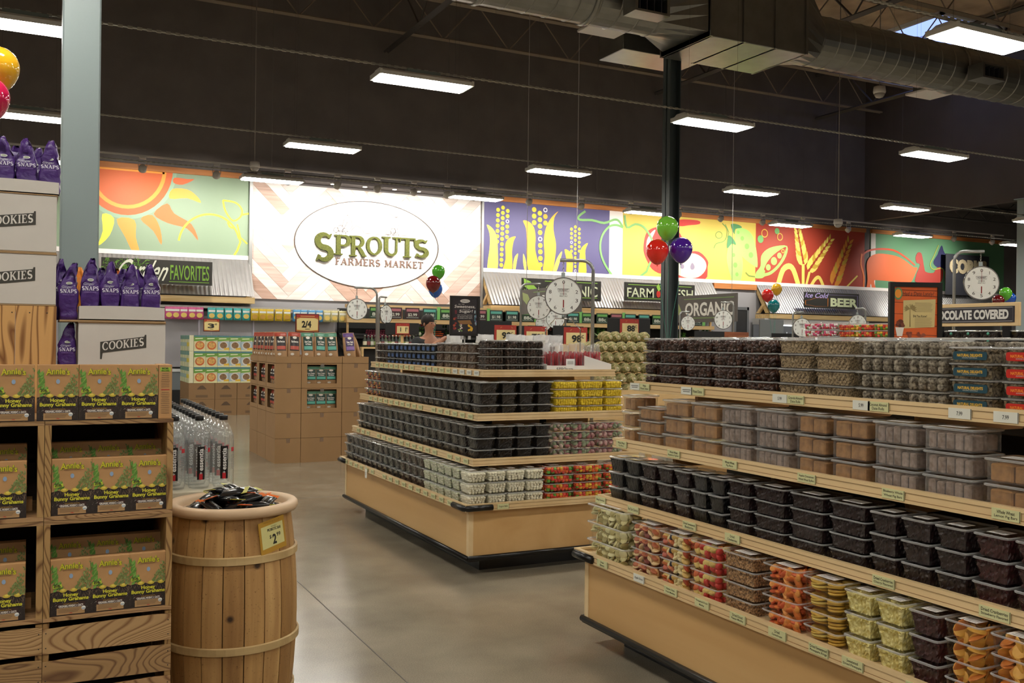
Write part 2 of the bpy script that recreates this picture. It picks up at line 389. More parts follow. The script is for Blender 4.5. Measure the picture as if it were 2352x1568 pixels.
# roof trusses
tm = mat('8a7d6e', .6); tmd = mat('4a4644', .6)
def truss(p0, p1, zb, zt, m, label, step=1.0, r=.035):
    L = (Vector(p1)-Vector(p0)).length; d = (Vector(p1)-Vector(p0)).normalized()
    t = thing('roof_truss', label, 'truss', (p0[0], p0[1], zb), 'open web trusses under the roof deck')
    n = Vector((-d.y, d.x, 0))
    for nm, z in (('bottom_chord', 0), ('top_chord', zt-zb)):
        b = MB()
        for sgn in (-1, 1):
            a = n*.045*sgn
            b.tube([a+Vector((0, 0, z)), a+d*L+Vector((0, 0, z))], r, m, 4, False)
        b.build(nm, t)
    b = MB(); k = 0; x = 0
    while x < L-step:
        b.tube([d*x+Vector((0, 0, 0 if k % 2 else zt-zb)), d*(x+step)+Vector((0, 0, zt-zb if k % 2 else 0))], r*.6, m, 4, False); x += step; k += 1
    b.build('web', t)
for i, (y, nm) in enumerate(((24.2, 'nearest the mural wall'), (21.5, 'second from the mural wall'), (18.8, 'above the far lamp row'), (16.1, 'just behind the air duct'), (12.6, 'just in front of the air duct'), (10.0, 'in front of the skylight'), (7.4, 'nearest the camera'))):
    truss((-11, y, 0), (RX-.1, y, 0), 9.9, 11.05, tm, f'dark open web roof truss running sideways, {nm}')
for x, nm in ((8.6, 'left of the second column'), (17.6, 'left of the skylight'), (24.4, 'beside the right bulkhead')):
    truss((x, -7, 0), (x, 24.9, 0), 9.55, 11.05, tmd, f'deep roof girder running away from camera, {nm}', 1.4, .05)
for i, y in enumerate((20.3, 22.2, 23.9)):
    truss((RX+.3, y, 0), (39.8, y, 0), 6.35, 6.85, tmd, f"slim truss under the low dark ceiling at right, {('nearest camera', 'middle one', 'nearest the back wall')[i]}", .7, .03)

# ------------------------------------------------------------------ columns
def column(name, x, y, s, z1, label, c):
    t = thing(name, label, 'column', (x, y, 0)); m = mat(c, .45)
    if s > .26:
        MB().box((-s/2, -s/2, 0), (s/2, s/2, z1), m, bev=.012).build('shaft', t)
    else:
        b = MB(); h = s/2
        b.box((-h, -h, 0), (-h+.02, h, z1), m).box((h-.02, -h, 0), (h, h, z1), m).box((-h, -.012, 0), (h, .012, z1), m); b.build('shaft', t)
    MB().box((-s*.8, -s*.8, 0), (s*.8, s*.8, .02), m).build('base_plate', t)
    MB().box((-s*.7, -s*.7, z1), (s*.7, s*.7, z1+.03), m).build('cap_plate', t)
    return t
column('steel_column', .315, 8.13, .27, 9.4, 'light blue-grey square steel column behind the cookie boxes', '7f8c8d')
p = at(1540, 500, Y=15.42); column('steel_column', p.x, 15.42, .25, 9.5, 'dark steel column behind the red, green and purple balloons', '3a4345')
# cover of the dark column up to the duct plenum
p = at(2350, 560, X=26.7); column('steel_column', 26.75, p.y, .3, 6.1, 'pale blue-grey steel column at the right edge of the photo', '93a2a3')

# ------------------------------------------------------------------ air duct
dm = mat('8c8c88', .33, .85, var=.12, scale=3); dmd = mat('55565c', .45, .6)
duct = thing('air_duct', 'big galvanised round air duct with a square plenum under the roof', 'duct', (0, 14.4, 7.75))
RY = Matrix.Rotation(pi/2, 4, 'Y')
def ring_prof(L, r, step):
    pr = []; z = 0
    while z < L: pr += [(r, z), (r+.012, z+step*.04), (r, z+step*.08)]; z += step
    pr.append((r, L)); return pr
def dpart(nm, x, L, r, step, m=dm):
    b = MB(); b.lathe(ring_prof(L, r, step), m, 28, M=Matrix.Translation((x, 0, 0)) @ RY, smooth=False, caps=True); return b.build(nm, duct)
dpart('left_pipe', -6, 16.1, .5, .42); dpart('right_pipe', 13.8, 13.0, .5, .42)
for x in (6.5, 8.6, 18.0, 23.6):
    b = MB(); b.lathe([(.52, 0), (.535, .02), (.535, .06), (.52, .08)], dm, 28, M=Matrix.Translation((x, 0, 0)) @ RY); b.build('joint_band', duct)
MB().box((10.8, -.75, -.6), (13.1, .75, .92), dm, bev=.01).build('plenum', duct)
MB().box((10.3, 1.3, -.35), (12.2, 2.2, .6), dm, bev=.01).build('rear_plenum', duct)
MB().box((11.5, .7, -.3), (12.15, 1.35, .4), dm).build('link_box', duct)
for x in (10.8, 11.55, 12.3, 13.06):
    MB().box((x, -.78, -.6), (x+.05, .78, .99), dm).build('flange', duct)
for x, s in ((10.8, -1), (13.1, 1)):
    b = MB(); q = [(x, -.7, -.52), (x, .7, -.52), (x, .7, .9), (x, -.7, .9)]; n = 24
    V = []; 
    for k in range(n):
        a = 2*pi*k/n+pi/4; c_, s_ = cos(a), sin(a); mx = max(abs(c_), abs(s_)); V.append((x, c_/mx*.7, s_/mx*.68+.18))
    for k in range(n):
        a = 2*pi*k/n+pi/4; V.append((x+s*.75, cos(a)*.5, sin(a)*.5))
    b.add(V, [(k, (k+1) % n, n+(k+1) % n, n+k) for k in range(n)], dm); b.build('transition', duct)
for u, v in ((1482, 18), (2262, 170)):
    p = at(u, v, Y=13.7)
    t = thing('air_register', ('small air register on the duct left of the plenum' if u < 2000 else 'small air register on the duct below the skylight'), 'vent', (p.x, 13.72, p.z))
    MB().box((-.36, -.25, -.16), (.36, .12, -.12), dm).box((-.36, -.25, .12), (.36, .12, .16), dm).box((-.36, -.25, -.12), (-.3, .12, .12), dm).box((.3, -.25, -.12), (.36, .12, .12), dm).build('frame', t)
    for k in range(4): MB().box((-.3+.15*k+.06, -.2, -.12), (-.3+.15*k+.075, .1, .12), dmd).build('louver', t)
    MB().box((-.3, .08, -.12), (.3, .1, .12), mat('1b1b1c', .8)).build('back', t)
for u, v, nm in ((1395, 68, 'square white air diffuser just left of the duct plenum'), (2142, 216, 'square white air diffuser under the right duct')):
    p = at(u, v, Y=15.3)
    t = thing('air_diffuser', nm, 'vent', (p.x, p.y, p.z))
    MB().box((-.42, -.42, 0), (.42, .42, .05), mat('d9d6d2', .4), bev=.01).build('face', t)
    MB().box((-.3, -.3, .05), (.3, .3, .35), dm).build('neck', t)

# ------------------------------------------------------------------ ceiling lamps
M_house = mat('c9c9c4', .5); M_led = emit('led_diffuser', (1, .955, .86), LAMP_PANEL)
ZL = 4.88
def lamp_proto():
    t = thing('ceiling_lamp', 'x', 'ceiling lamp', (0, 0, 0), 'hanging lamps')
    b = MB()
    # bevelled tray housing, open underneath
    for s in (-1, 1):
        b.add([(s*.6, -.19, 0), (s*.6, .19, 0), (s*.6, .19, .05), (s*.6, .09, .1), (s*.6, -.09, .1), (s*.6, -.19, .05)], [(0, 1, 2, 3, 4, 5)], M_house)
        b.box((min(s*.6, s*.63), -.2, .0), (max(s*.6, s*.63), .2, .06), M_house)
    P = [(-.19, 0), (-.19, .05), (-.09, .1), (.09, .1), (.19, .05), (.19, 0)]
    for i in range(5): b.add([(-.6, *P[i]), (.6, *P[i]), (.6, *P[i+1]), (-.6, *P[i+1])], [(0, 1, 2, 3)], M_house)
    b.build('housing', t)
    MB().box((-.59, -.18, -.012), (.59, .18, .004), M_led).build('diffuser', t)
    MB().box((-.22, -.06, .1), (.22, .06, .15), mat('6b7672', .6)).build('driver_box', t)
    b = MB()
    for s in (-.45, .45): b.tube([(s, 0, .1), (s, 0, 5.0)], .0018, mat('4a4644', .5), 4, False)
    b.build('hanger', t)
    return t
lp = lamp_proto()
LX = [-9.5, -4.8, -.1, 4.38, 9.0, 13.75, 18.45, 23.2, 27.95, 32.6]; LY = [-6.4, -2.0, 2.4, 6.8, 11.28, 15.92, 19.75]
first = True
for j, y in enumerate(LY):
    for i, x in enumerate(LX):
        if x > RX-.5 and y < 19: continue
        rown = {6: 'row nearest the mural wall', 5: 'middle row', 4: 'third row from the mural wall', 3: 'row above the nearer display', 2: 'row above the camera', 1: 'row behind the camera', 0: 'last row behind the camera'}[j]
        lab = f'white hanging lamp, {rown}, {ORD[i]} from the left'
        if first: lp.location = (x, y, ZL); lp['label'] = lab; first = False
        else: dup(lp, (x, y, ZL), None, lab)
cm = mat('9a988c', .5, .3)
for y in LY:
    if y < 6: continue
    b = MB(); b.tube([(-11.9, y, ZL+.16), (RX if y < 19 else 39, y, ZL+.16)], .011, cm, 6)
    for k in range(0, 380, 1):
        x = -11+k*.1
        if x < RX-.2: b.box((x, y-.014, ZL+.147), (x+.05, y+.014, ZL+.173), cm)
    tag(b.build('lamp_cable'), f"thin armoured cable strung along the {({11.28: 'third', 15.92: 'second', 19.75: 'first', 6.8: 'fourth'})[y]} lamp row from the mural wall", 'cable')

# ------------------------------------------------------------------ track lights
TY = 22.6; ZT = at(1200, at(0,0,D=1).x*0+440, Y=TY).z
p = at(825, 404, Y=TY); ZT = p.z
track = thing('lighting_track', 'long white lighting track in front of the painted murals', 'track', (0, TY, ZT))
tr_m = mat('b9b5b0', .5)
MB().box((-8, -.018, -.018), (31.2, .018, .018), tr_m).build('rail', track)
for x in (-4, 0.5, 5, 9.5, 14, 18.5, 23, 26): MB().tube([(x, 0, .02), (x, 0, 4.4)], .005, mat('6a6664', .5), 4).build('rod', track)
US = [327, 497, 661, 775, 867, 951, 1027, 1089, 1216, 1336, 1450, 1560, 1657, 1753, 1845, 1950]
def spot(x, y, z, tgt, pw, size, parent):
    li = bpy.data.lights.new('spot', 'SPOT'); li.energy = pw; li.spot_size = radians(size); li.spot_blend = 1.0; li.color = (1, .95, .86); li.shadow_soft_size = .05
    o = bpy.data.objects.new('lamp_beam', li); C.objects.link(o); o.parent = parent; o.location = (x, y, z)
    o.rotation_euler = (Vector(tgt)-Vector((x, y, z))).to_track_quat('-Z', 'Y').to_euler(); return o
XS = [at(u, 440, Y=TY).x for u in US]+[-1.2, -3.5, 28.6, 30.6]  # the two rightmost heads are added to brighten the dim green mural
KX = sorted(XS)
for i, x in enumerate(KX):
    t = thing('track_spotlight', f'small white spotlight on the track above the murals, {ORD[i]} from left', 'spotlight', (x, TY, ZT-.02), 'track spotlights above the murals')
    MB().box((-.07, -.03, -.05), (.07, .03, .0), tr_m).build('adapter', t)
    b = MB(); R = Matrix.Translation((0, .02, -.26)) @ Matrix.Rotation(radians(55), 4, 'X')
    b.lathe([(.05, .1), (.085, .04), (.085, -.05)], tr_m, 16, M=R); b.build('lamp_head', t)
    MB().lathe([(.07, -.055), (.07, -.052)], emit('spot_lens', (1, .93, .8), 14), 16, M=R).build('lens', t)
    b = MB(); b.tube([(-.09, 0, -.05), (-.09, 0, -.22), (-.0, 0, -.3), (.09, 0, -.22), (.09, 0, -.05)], .008, tr_m, 5); b.build('yoke', t)
    sgn = 5.03 < x < 11.5
    spot(0, .12, -.3, (0, WY-TY, -(ZT-(4.2 if sgn else 4.25))), TRACK_W*(.95 if sgn else 1), 100, t)

# ================================================================== THE MURAL WALL
WF = frame((0, WY, 0), (1, 0, 0), (0, 0, 1))
def wp(pts):
    out = []
    for u, v in pts: p = at(u, v, Y=WY-.04); out.append((p.x, p.z))
    return out
ORW = wood('9c5a2c', 'c98445', 'X', 1.2, name='orange_wood')
tb = MB(); tb.box((-6, 24.9, 5.72), (5.0, 25, 5.86), ORW); tb.box((11.56, 24.9, 5.72), (RX-.0, 25, 5.86), ORW); struct(tb.build('trim_4'))
struct(MB().box((RX+.3, 24.9, 5.72), (36, 25, 5.86), ORW).build('trim_5'))
wl = mat('efe8e4', .5)
struct(MB().box((-6, 24.93, 3.64), (4.96, 25, 3.75), wl).box((11.62, 24.93, 3.64), (36, 25, 3.75), wl).build('trim_6'))
MZ0, MZ1 = 3.75, 5.72
LIFT = 1.2e-5
def mural(label, x0, x1, c):
    t = thing('mural_panel', label, 'mural', ((x0+x1)/2, WY-.02, MZ0))
    MB().box((x0-(x0+x1)/2, -.018, 0), (x1-(x0+x1)/2, .019, MZ1-MZ0), mat(c, .55)).build('panel', t)
    fr = lambda x, y, z=0: Vector((x-(x0+x1)/2, -.019-z, y-MZ0))
    return t, fr
def cr_(P, closed=True, k=3):
    n = len(P); out = []
    if n < 4: return P
    for i in range(n if closed else n-1):
        p0, p1, p2, p3 = (P[(i+j-1) % n] if closed else P[max(0, min(n-1, i+j-1))] for j in range(4))
        for q in range(k):
            t = q/k; out.append(tuple(.5*(2*p1[a]+(p2[a]-p0[a])*t+(2*p0[a]-5*p1[a]+4*p2[a]-p3[a])*t*t+(3*p1[a]-p0[a]-3*p2[a]+p3[a])*t**3) for a in (0, 1)))
    if not closed: out.append(P[-1])
    return out
def clipy(pts):  # keep drawn outlines inside the panel
    return [(x, min(max(y, MZ0-.08), MZ1)) for x, y in pts]
# --- sun
t, fr = mural('sage green mural of a big orange sun and a lemon outline', -5.0, 4.95, '879b80')
def pc(cx, cy, r, n=40, a0=0, a1=360): return [(cx+r*cos(radians(a0+(a1-a0)*i/n)), cy+r*sin(radians(a0+(a1-a0)*i/n))) for i in range(n+1)]
b = MB(); lg = mat('8fae92', .55); og = mat('d4622a', .55); oy = mat('eda03c', .55)
b.flat(clipy(wp(pc(294, 391, 112)[:-1][::-1])), fr, lg, .002)
b.flat(clipy(wp(pc(294, 391, 103)[:-1][::-1])), fr, og, .004)
b.strip(clipy(wp(pc(294, 391, 84))), .09, fr, oy, .006)
b.build('sun_disc', t)
b = MB()
rays = [([(235, 491), (262, 501), (252, 540), (225, 564), (236, 530)], 'f0e24a'), ([(268, 503), (309, 505), (312, 545), (320, 578), (305, 578), (288, 545)], 'ee9c45'),
        ([(323, 503), (350, 494), (368, 525), (371, 562), (352, 530)], 'e8823c'), ([(353, 491), (384, 467), (400, 490), (440, 515), (455, 552), (430, 525), (385, 512)], 'e07038'),
        ([(390, 456), (396, 434), (430, 435), (452, 450), (461, 466), (430, 455)], 'eda53c'), ([(399, 420), (401, 408), (430, 411), (446, 412), (420, 424)], 'd8632c'), ([(219, 487), (226, 492), (217, 500), (210, 495)], 'e08038')]
for pts, c in rays: b.flat(clipy(wp(cr_(pts[::-1]))), fr, mat(c, .55), .003)
b.build('sun_rays', t)
b = MB(); ye = mat('eae23c', .55)
b.strip(clipy(wp(pc(480, 562, 70, 40, -172, -12))), .05, fr, ye, .007)
b.strip(clipy(wp([(548, 540), (552, 556), (545, 575), (538, 586)])), .05, fr, ye, .007)
b.strip(clipy(wp(cr_([(512, 460), (540, 465), (555, 480), (553, 497), (535, 507), (518, 485), (512, 460)], False))), .045, fr, ye, .007)
b.strip(clipy(wp([(555, 493), (575, 490)])), .05, fr, ye, .007); b.strip(clipy(wp([(523, 510), (527, 520), (535, 524)])), .05, fr, ye, .007)
b.strip(clipy(wp([(545, 515), (552, 545), (568, 560)])), .04, fr, ye, .007)
b.build('lemon_outline', t)
# --- corn
t, fr = mural('purple mural of three ears of corn', 11.58, 15.94, '5a5480')
b = MB(); y1 = mat('eed23c', .55); y2 = mat('eab23c', .55); y3 = mat('f0e45e', .55)
def K(pts): return [(1060+x*.18707, 440+y*.18707) for x, y in pts]   # crop survey of this panel
def fl_(pts, m, z=.003):
    q = clipy(wp(cr_(pts))); A = sum(q[i][0]*q[(i+1) % len(q)][1]-q[(i+1) % len(q)][0]*q[i][1] for i in range(len(q)))
    b.flat(q if A > 0 else q[::-1], fr, m, z)
fl_(K([(310, 405), (380, 450), (430, 540), (445, 700), (440, 960), (330, 960), (320, 880), (345, 690), (345, 520)]), y3)
fl_(K([(665, 550), (640, 610), (620, 740), (625, 860), (610, 965), (510, 960), (540, 830), (540, 640), (590, 570)]), y2)
fl_(K([(695, 760), (680, 850), (660, 965), (630, 965), (640, 850), (660, 790)]), y3)
fl_(K([(755, 355), (830, 370), (890, 440), (910, 560), (905, 700), (930, 820), (980, 990), (840, 990), (800, 830), (800, 600), (790, 450)]), y2)
fl_(K([(1190, 240), (1140, 320), (1130, 470), (1160, 640), (1150, 800), (1110, 990), (1000, 985), (1020, 800), (1010, 600), (1040, 430), (1110, 310)]), y2)
fl_(K([(760, 760), (790, 850), (800, 970), (775, 970), (755, 850)]), y3); fl_(K([(1235, 735), (1215, 830), (1160, 990), (1120, 990), (1160, 850), (1200, 770)]), y3)
fl_(K([(1265, 710), (1330, 735), (1365, 800), (1360, 1005), (1290, 1000), (1290, 850)]), y2); fl_(K([(1552, 632), (1520, 720), (1525, 850), (1530, 1010), (1440, 1010), (1445, 860), (1460, 720), (1500, 660)]), y1)
b.build('corn_leaves', t)
b = MB()
def dots(x, y, dx, dy, n, r, m, ring=()):
    for i in range(n):
        q = wp(K([(x+dx*i, y+dy*i)]))[0]
        if q[1] > MZ1-.03 or q[1] < MZ0-.03: continue
        R = r*.18707*27/2182
        if i in ring: b.strip(ell(q[0], q[1], R*.75, n=12)+[ell(q[0], q[1], R*.75, n=12)[0]], R*.4, fr, mat('efe6ea', .5), .002)
        else: b.flat(ell(q[0], q[1], R, n=12), fr, m, .0015)
dots(450, 222, -2, 65, 7, 26, y1); dots(510, 196, -2, 64, 12, 26, y1); dots(568, 236, -2, 64, 6, 26, y1, (2,))
dots(892, 220, 0, 80, 3, 33, y1); dots(962, 265, 1, 79, 9, 33, y1, (4,)); dots(1030, 225, 0, 80, 3, 33, y2, (0,))
dots(1350, 460, 0, 54, 6, 21, y1, (3,)); dots(1398, 433, 0, 54, 11, 21, y1, (10,)); dots(1446, 460, 0, 54, 6, 21, y1)
b.build('corn_kernels', t)
# --- apple outline strip, apples and pea pods
t, fr = mural('yellow mural of red apples and green pea pods with a white strip', 15.94, 21.78, 'd8bf58')
b = MB(); b.box((15.94-18.86, -.021, 0), (16.43-18.86, -.018, MZ1-MZ0), mat('e8dfd8', .5)); b.build('white_strip', t)
b = MB(); gr = mat('7db06a', .55); rd = mat('cf4038', .55); cr = mat('ece2bc', .55)
def A4(pts): return [(1400+x*.15306, 460+y*.15306) for x, y in pts]
fl_(A4([(520, 600), (560, 480), (650, 415), (780, 400), (960, 420), (1060, 500), (1100, 640), (1060, 860), (930, 1030), (780, 1100), (640, 1030), (560, 900), (510, 760)]), rd)
fl_(A4([(560, 600), (620, 490), (690, 440), (640, 560), (560, 720)]), cr, .005)
fl_(A4([(1000, 870), (1160, 780), (1340, 770), (1470, 900), (1470, 1000), (1420, 1198), (1000, 1180)]), rd, .006)
fl_(A4([(1000, 900), (1120, 810), (1280, 800), (1400, 870), (1450, 960), (1430, 1060), (1330, 1150), (1180, 1165), (1040, 1120), (1000, 1050)]), cr, .008)
fl_(A4([(1240, 935), (1275, 990), (1260, 1035), (1220, 1035), (1208, 990)]), mat('8f8296', .5), .01); fl_(A4([(1085, 940), (1118, 985), (1105, 1025), (1065, 1020), (1060, 980)]), mat('8f8296', .5), .01)
fl_(A4([(1030, 290), (1320, 300), (1350, 355), (1180, 375), (1090, 388), (1030, 370)]), rd, .004)
b.build('apples', t)
b = MB()
for pts in ([(1920, 420), (2060, 440), (2160, 560), (2210, 800), (2220, 990), (2180, 990), (2050, 900), (1920, 750), (1880, 560)], [(1790, 680), (1860, 660), (1960, 760), (2000, 920), (1990, 1100), (1950, 1235), (1860, 1235), (1790, 1050), (1755, 860)]):
    fl_(A4(pts), mat('a6d870', .55), .004)
for x, y, r in ((1930, 480, 30), (1990, 570, 40), (2060, 690, 50), (2120, 820, 50), (1860, 820, 35), (1885, 970, 45), (1910, 1110, 35)):
    q = wp(A4([(x, y)]))[0]; b.flat(ell(*q, r*.0019), fr, mat('86cf58', .55), .008)
fl_(A4([(1820, 360), (1930, 365), (1985, 410), (1890, 430), (1870, 510)]), mat('4f8f58', .55), .01); fl_(A4([(1780, 530), (1850, 570), (1895, 665), (1830, 650), (1760, 720)]), mat('4f8f58', .55), .01)
b.build('pea_pods', t)
b = MB()
for pts in ([(1690, 345), (1760, 430), (1750, 560), (1700, 620), (1600, 650), (1565, 720)], [(1735, 360), (1790, 480), (1770, 560)]): b.strip(clipy(wp(cr_(A4(pts), False))), .03, fr, mat('6f9a4c', .5), .009)
b.strip(wp(A4([(1640+50*cos(a*.52)-0, 520+50*sin(a*.52)) for a in range(13)])), .025, fr, mat('6f9a4c', .5), .009)
b.strip(wp(A4([(2040, 1080), (2090, 1130), (2180, 1145)])), .04, fr, mat('7a9a4a', .5), .009)
# big apple outline across the white strip
def A3(pts): return [(1060+x*.18707, 440+y*.18707) for x, y in pts]
for pts in ([(1980, 440), (1930, 360), (1870, 345), (1750, 385), (1600, 350), (1450, 345), (1440, 300), (1520, 240)], [(1980, 440), (1900, 410), (1810, 430), (1730, 530), (1700, 660), (1720, 800), (1780, 930), (1860, 1045)],
            [(2000, 290), (2030, 440), (2130, 400), (2230, 430), (2300, 520), (2340, 600)], [(2320, 860), (2270, 980), (2180, 1048)]):
    b.strip(clipy(wp(cr_(A3(pts), False))), .07, fr, gr, .012)
b.build('green_outlines', t)
for x, y, r in ((1465, 900, 55), (1650, 970, 28)):
    pass
# --- wheat
t, fr = mural('red mural of wheat ears and an open pea pod', 21.78, RX-.01, 'a93e2a')
def A5(pts): return [(1700+x*.15306, 490+y*.15306) for x, y in pts]
b = MB(); gp = mat('a4cf6a', .55)
fl_(A5([(225, 960), (240, 880), (305, 790), (315, 640), (400, 540), (540, 490), (705, 490), (690, 640), (590, 800), (470, 910), (370, 945), (330, 970), (260, 975)]), gp)
fl_(A5([(350, 870), (400, 740), (500, 620), (640, 520), (690, 520), (600, 720), (480, 850), (380, 895)]), mat('a93e2a', .55), .005)
for x, y, r in ((350, 870, 30), (420, 808, 48), (505, 715, 62), (588, 632, 46)):
    q = wp(A5([(x, y)]))[0]; b.flat(ell(*q, r*.0022), fr, gp, .008)
for x, y, r, rg in ((305, 385, 62, 0), (365, 298, 62, 1), (553, 265, 50, 0), (595, 352, 55, 1), (640, 565, 28, 1)):
    q = wp(A5([(x, y)]))[0]; E_ = ell(*q, r*.0021)
    if rg: b.strip(E_+[E_[0]], .03, fr, mat('e8b64a', .5), .009)
    else: b.flat(E_, fr, mat('6fae62', .5), .006)
b.build('pea_pod', t)
wy = mat('f0da6a', .55); wo = mat('e09438', .55); wd = mat('c9a63c', .55)
for pts, w_ in (([(945, 760), (945, 1075)], .13), ([(1040, 880), (990, 1075)], .1), ([(575, 1050), (640, 850), (730, 790), (800, 850), (870, 1065)], .2), ([(1060, 1090), (1130, 980), (1190, 965), (1245, 1085)], .13), ([(1760, 935), (1590, 1110)], .06)):
    b = MB(); b.strip(clipy(wp(cr_(A5(pts), False))), w_, fr, wy, .004); b.build('stalk', t)
def ear(x0, y0, x1, y1, w_, n, m):
    b = MB(); q0 = wp(A5([(x0, y0)]))[0]; q1 = wp(A5([(x1, y1)]))[0]
    dx, dy = q1[0]-q0[0], q1[1]-q0[1]; L = sqrt(dx*dx+dy*dy); a = atan2(dy, dx)
    for i in range(n):
        f = i/(n-1); cx, cy = q0[0]+dx*f, q0[1]+dy*f; s = w_*(1-.45*f)
        for sg in (-1, 1):
            px, py = cx-sin(a)*s*.32*sg, cy+cos(a)*s*.32*sg; a2 = a+sg*.45
            pts = [(px+(c_*cos(a2)-s_*sin(a2))*s, py+(c_*sin(a2)+s_*cos(a2))*s) for c_, s_ in ((-.45, 0), (-.15, .2), (.25, .16), (.62, 0), (.25, -.16), (-.15, -.2))]
            pts = clipy(pts); b.flat(pts, fr, m if (i+sg) % 3 else wd, .004+.0006*i+(.0003 if sg > 0 else 0))
    b.build('wheat_ear', t)
ear(940, 700, 860, 250, .46, 8, wy); ear(1060, 810, 1360, 380, .42, 9, wy); ear(1420, 1010, 1640, 410, .48, 9, wo)
# --- pig, rooster and cow
t, fr = mural('green mural of an orange pig, red rooster and navy cow', RX+.3, 34.5, '5c8a66')
def A6(pts): return [(1960+x*.19131, 500+y*.19131) for x, y in pts]
b = MB(); b.box((RX+.3-(RX+34.8)/2, -.021, 0), (27.4-(RX+34.8)/2, -.018, MZ1-MZ0), mat('d8d2cc', .5)); b.build('white_strip', t)
b = MB(); pig = mat('d9683a', .55)
fl_(A6([(160, 560), (200, 470), (300, 430), (480, 450), (600, 500), (720, 590), (770, 600), (740, 680), (700, 760), (640, 790), (520, 770), (300, 750), (250, 760), (270, 860), (230, 870), (210, 790), (190, 870), (155, 860), (170, 740)]), pig)
b.strip(clipy(wp(cr_(A6([(100, 460), (170, 400), (300, 375), (480, 390), (620, 470), (740, 570)]), False))), .07, fr, mat('cf4a2a', .5), .006)
b.strip(clipy(wp(cr_(A6([(100, 430), (90, 560), (125, 700), (120, 860)]), False))), .08, fr, mat('f07a3a', .5), .007)
b.build('pig', t)
b = MB()
fl_(A6([(760, 780), (750, 700), (770, 640), (800, 560), (760, 540), (745, 480), (770, 420), (810, 420), (830, 480), (850, 600), (870, 650), (960, 660), (1000, 600), (1060, 600), (1075, 680), (1030, 780)]), mat('a33a32', .55), .008)
b.build('rooster', t)
b = MB()
fl_(A6([(1060, 330), (1100, 430), (1200, 460), (1290, 470), (1290, 880), (1200, 870), (1160, 800), (1090, 620), (1000, 590), (960, 530), (1010, 440)]), mat('2c2f55', .55), .005)
b.strip(clipy(wp(cr_(A6([(1020, 330), (960, 470), (920, 560), (960, 620), (1070, 610), (1110, 740), (1180, 890)]), False))), .04, fr, mat('9aa84a', .5), .01)
b.build('cow', t)

LIFT = 0.
# ------------------------------------------------------------------ herringbone sign wall
SX0, SX1, SZ0, SZ1 = 5.03, 11.55, 2.66, 5.68
sg = thing('store_sign', 'whitewashed herringbone wood sign with the green oval store logo', 'sign', ((SX0+SX1)/2, WY-.04, SZ0))
W_, H_ = SX1-SX0, SZ1-SZ0
MB().box((-W_/2, 0, 0), (W_/2, .035, H_), mat('cdbcae', .6)).build('backing', sg)
def clip_rect(P, x0, x1, y0, y1):
    for ax, lim, s in ((0, x0, 1), (0, x1, -1), (1, y0, 1), (1, y1, -1)):
        out = []
        for i in range(len(P)):
            a, b_ = P[i], P[(i+1) % len(P)]; da = (a[ax]-lim)*s; db = (b_[ax]-lim)*s
            if da >= 0: out.append(a)
            if (da >= 0) != (db >= 0): f = da/(da-db); out.append((a[0]+(b_[0]-a[0])*f, a[1]+(b_[1]-a[1])*f))
        P = out
        if len(P) < 3: return []
    return P
PW = [wood(a, c, 'X', 1.5, rough=.5, name='white_plank') for a, c in (('c9bcb6', 'e4dbd6'), ('bcaea6', 'dacdc6'), ('d8d0cc', 'ebe6e3'), ('b4968a', 'd2bab0'), ('a38474', 'c4a698'))]
pwid, plen = .27, 1.62
sfr = lambda x, y, z=0: Vector((x, -z, y))
npl = 0
for i in range(-6, 24):
    for j in range(-4, 5):
        for k in (0, 1):
            # classic herringbone lattice rotated by 45 degrees
            ox = i*pwid*1.0; oy = i*pwid*1.0
            bx = i*pwid+j*2*plen*.5*1.0; 
            if k == 0: r_ = (i*pwid+j*plen, i*pwid-j*plen, plen, pwid)
            else: r_ = (i*pwid+j*plen, i*pwid-j*plen+pwid, pwid, plen)
            x, y, lx, ly = r_
            q = [(x, y), (x+lx-.006, y), (x+lx-.006, y+ly-.006), (x, y+ly-.006)]
            q = [((a-c_)*.7071, (a+c_)*.7071-2.2) for a, c_ in q]
            q = clip_rect(q, -W_/2, W_/2, 0, H_)
            if len(q) >= 3 and npl < 299:
                A = sum(q[a][0]*q[(a+1) % len(q)][1]-q[(a+1) % len(q)][0]*q[a][1] for a in range(len(q)))
                if abs(A) < .01: continue
                if A < 0: q = q[::-1]
                b = MB(); b.prism(q, sfr, PW[random.choice((0, 0, 0, 1, 2, 2, 2, 2, 3, 4, 1, 0))], .012+.004*random.random(), .0); b.build('plank', sg); npl += 1
# oval ring and letters
def SP(u, v): p = at(u, v, Y=WY-.06); return (p.x-(SX0+SX1)/2, p.z-SZ0)
cx, cy = SP(847, 562); rx = (SP(1013, 570)[0]-SP(682, 555)[0])/2; ry = (SP(845, 463)[1]-SP(850, 662)[1])/2
E_ = ell(cx, cy, rx, ry, 72)
b = MB(); V = []
for x, y in E_:
    f = 1.008; V += [sfr(x, y, .04), sfr(cx+(x-cx)*.986, cy+(y-cy)*.986, .04), sfr(cx+(x-cx)*.986, cy+(y-cy)*.986, .02), sfr(x, y, .02)]
n = len(E_); F = []
for i in range(n):
    j = (i+1) % n; F += [(4*i, 4*j, 4*j+1, 4*i+1), (4*i+1, 4*j+1, 4*j+2, 4*i+2), (4*i+3, 4*j+3, 4*j, 4*i)]
b.add(V, F, mat('3e332c', .5)); b.build('oval_ring', sg)
b = MB(); b.flat([(cx+(x-cx)*.985, cy+(y-cy)*.985) for x, y in E_], sfr, mat('f2efec', .6), .018); b.build('oval_face', sg)
mg = mat('4e521a', .85, var=.35, scale=30, bump=.5)
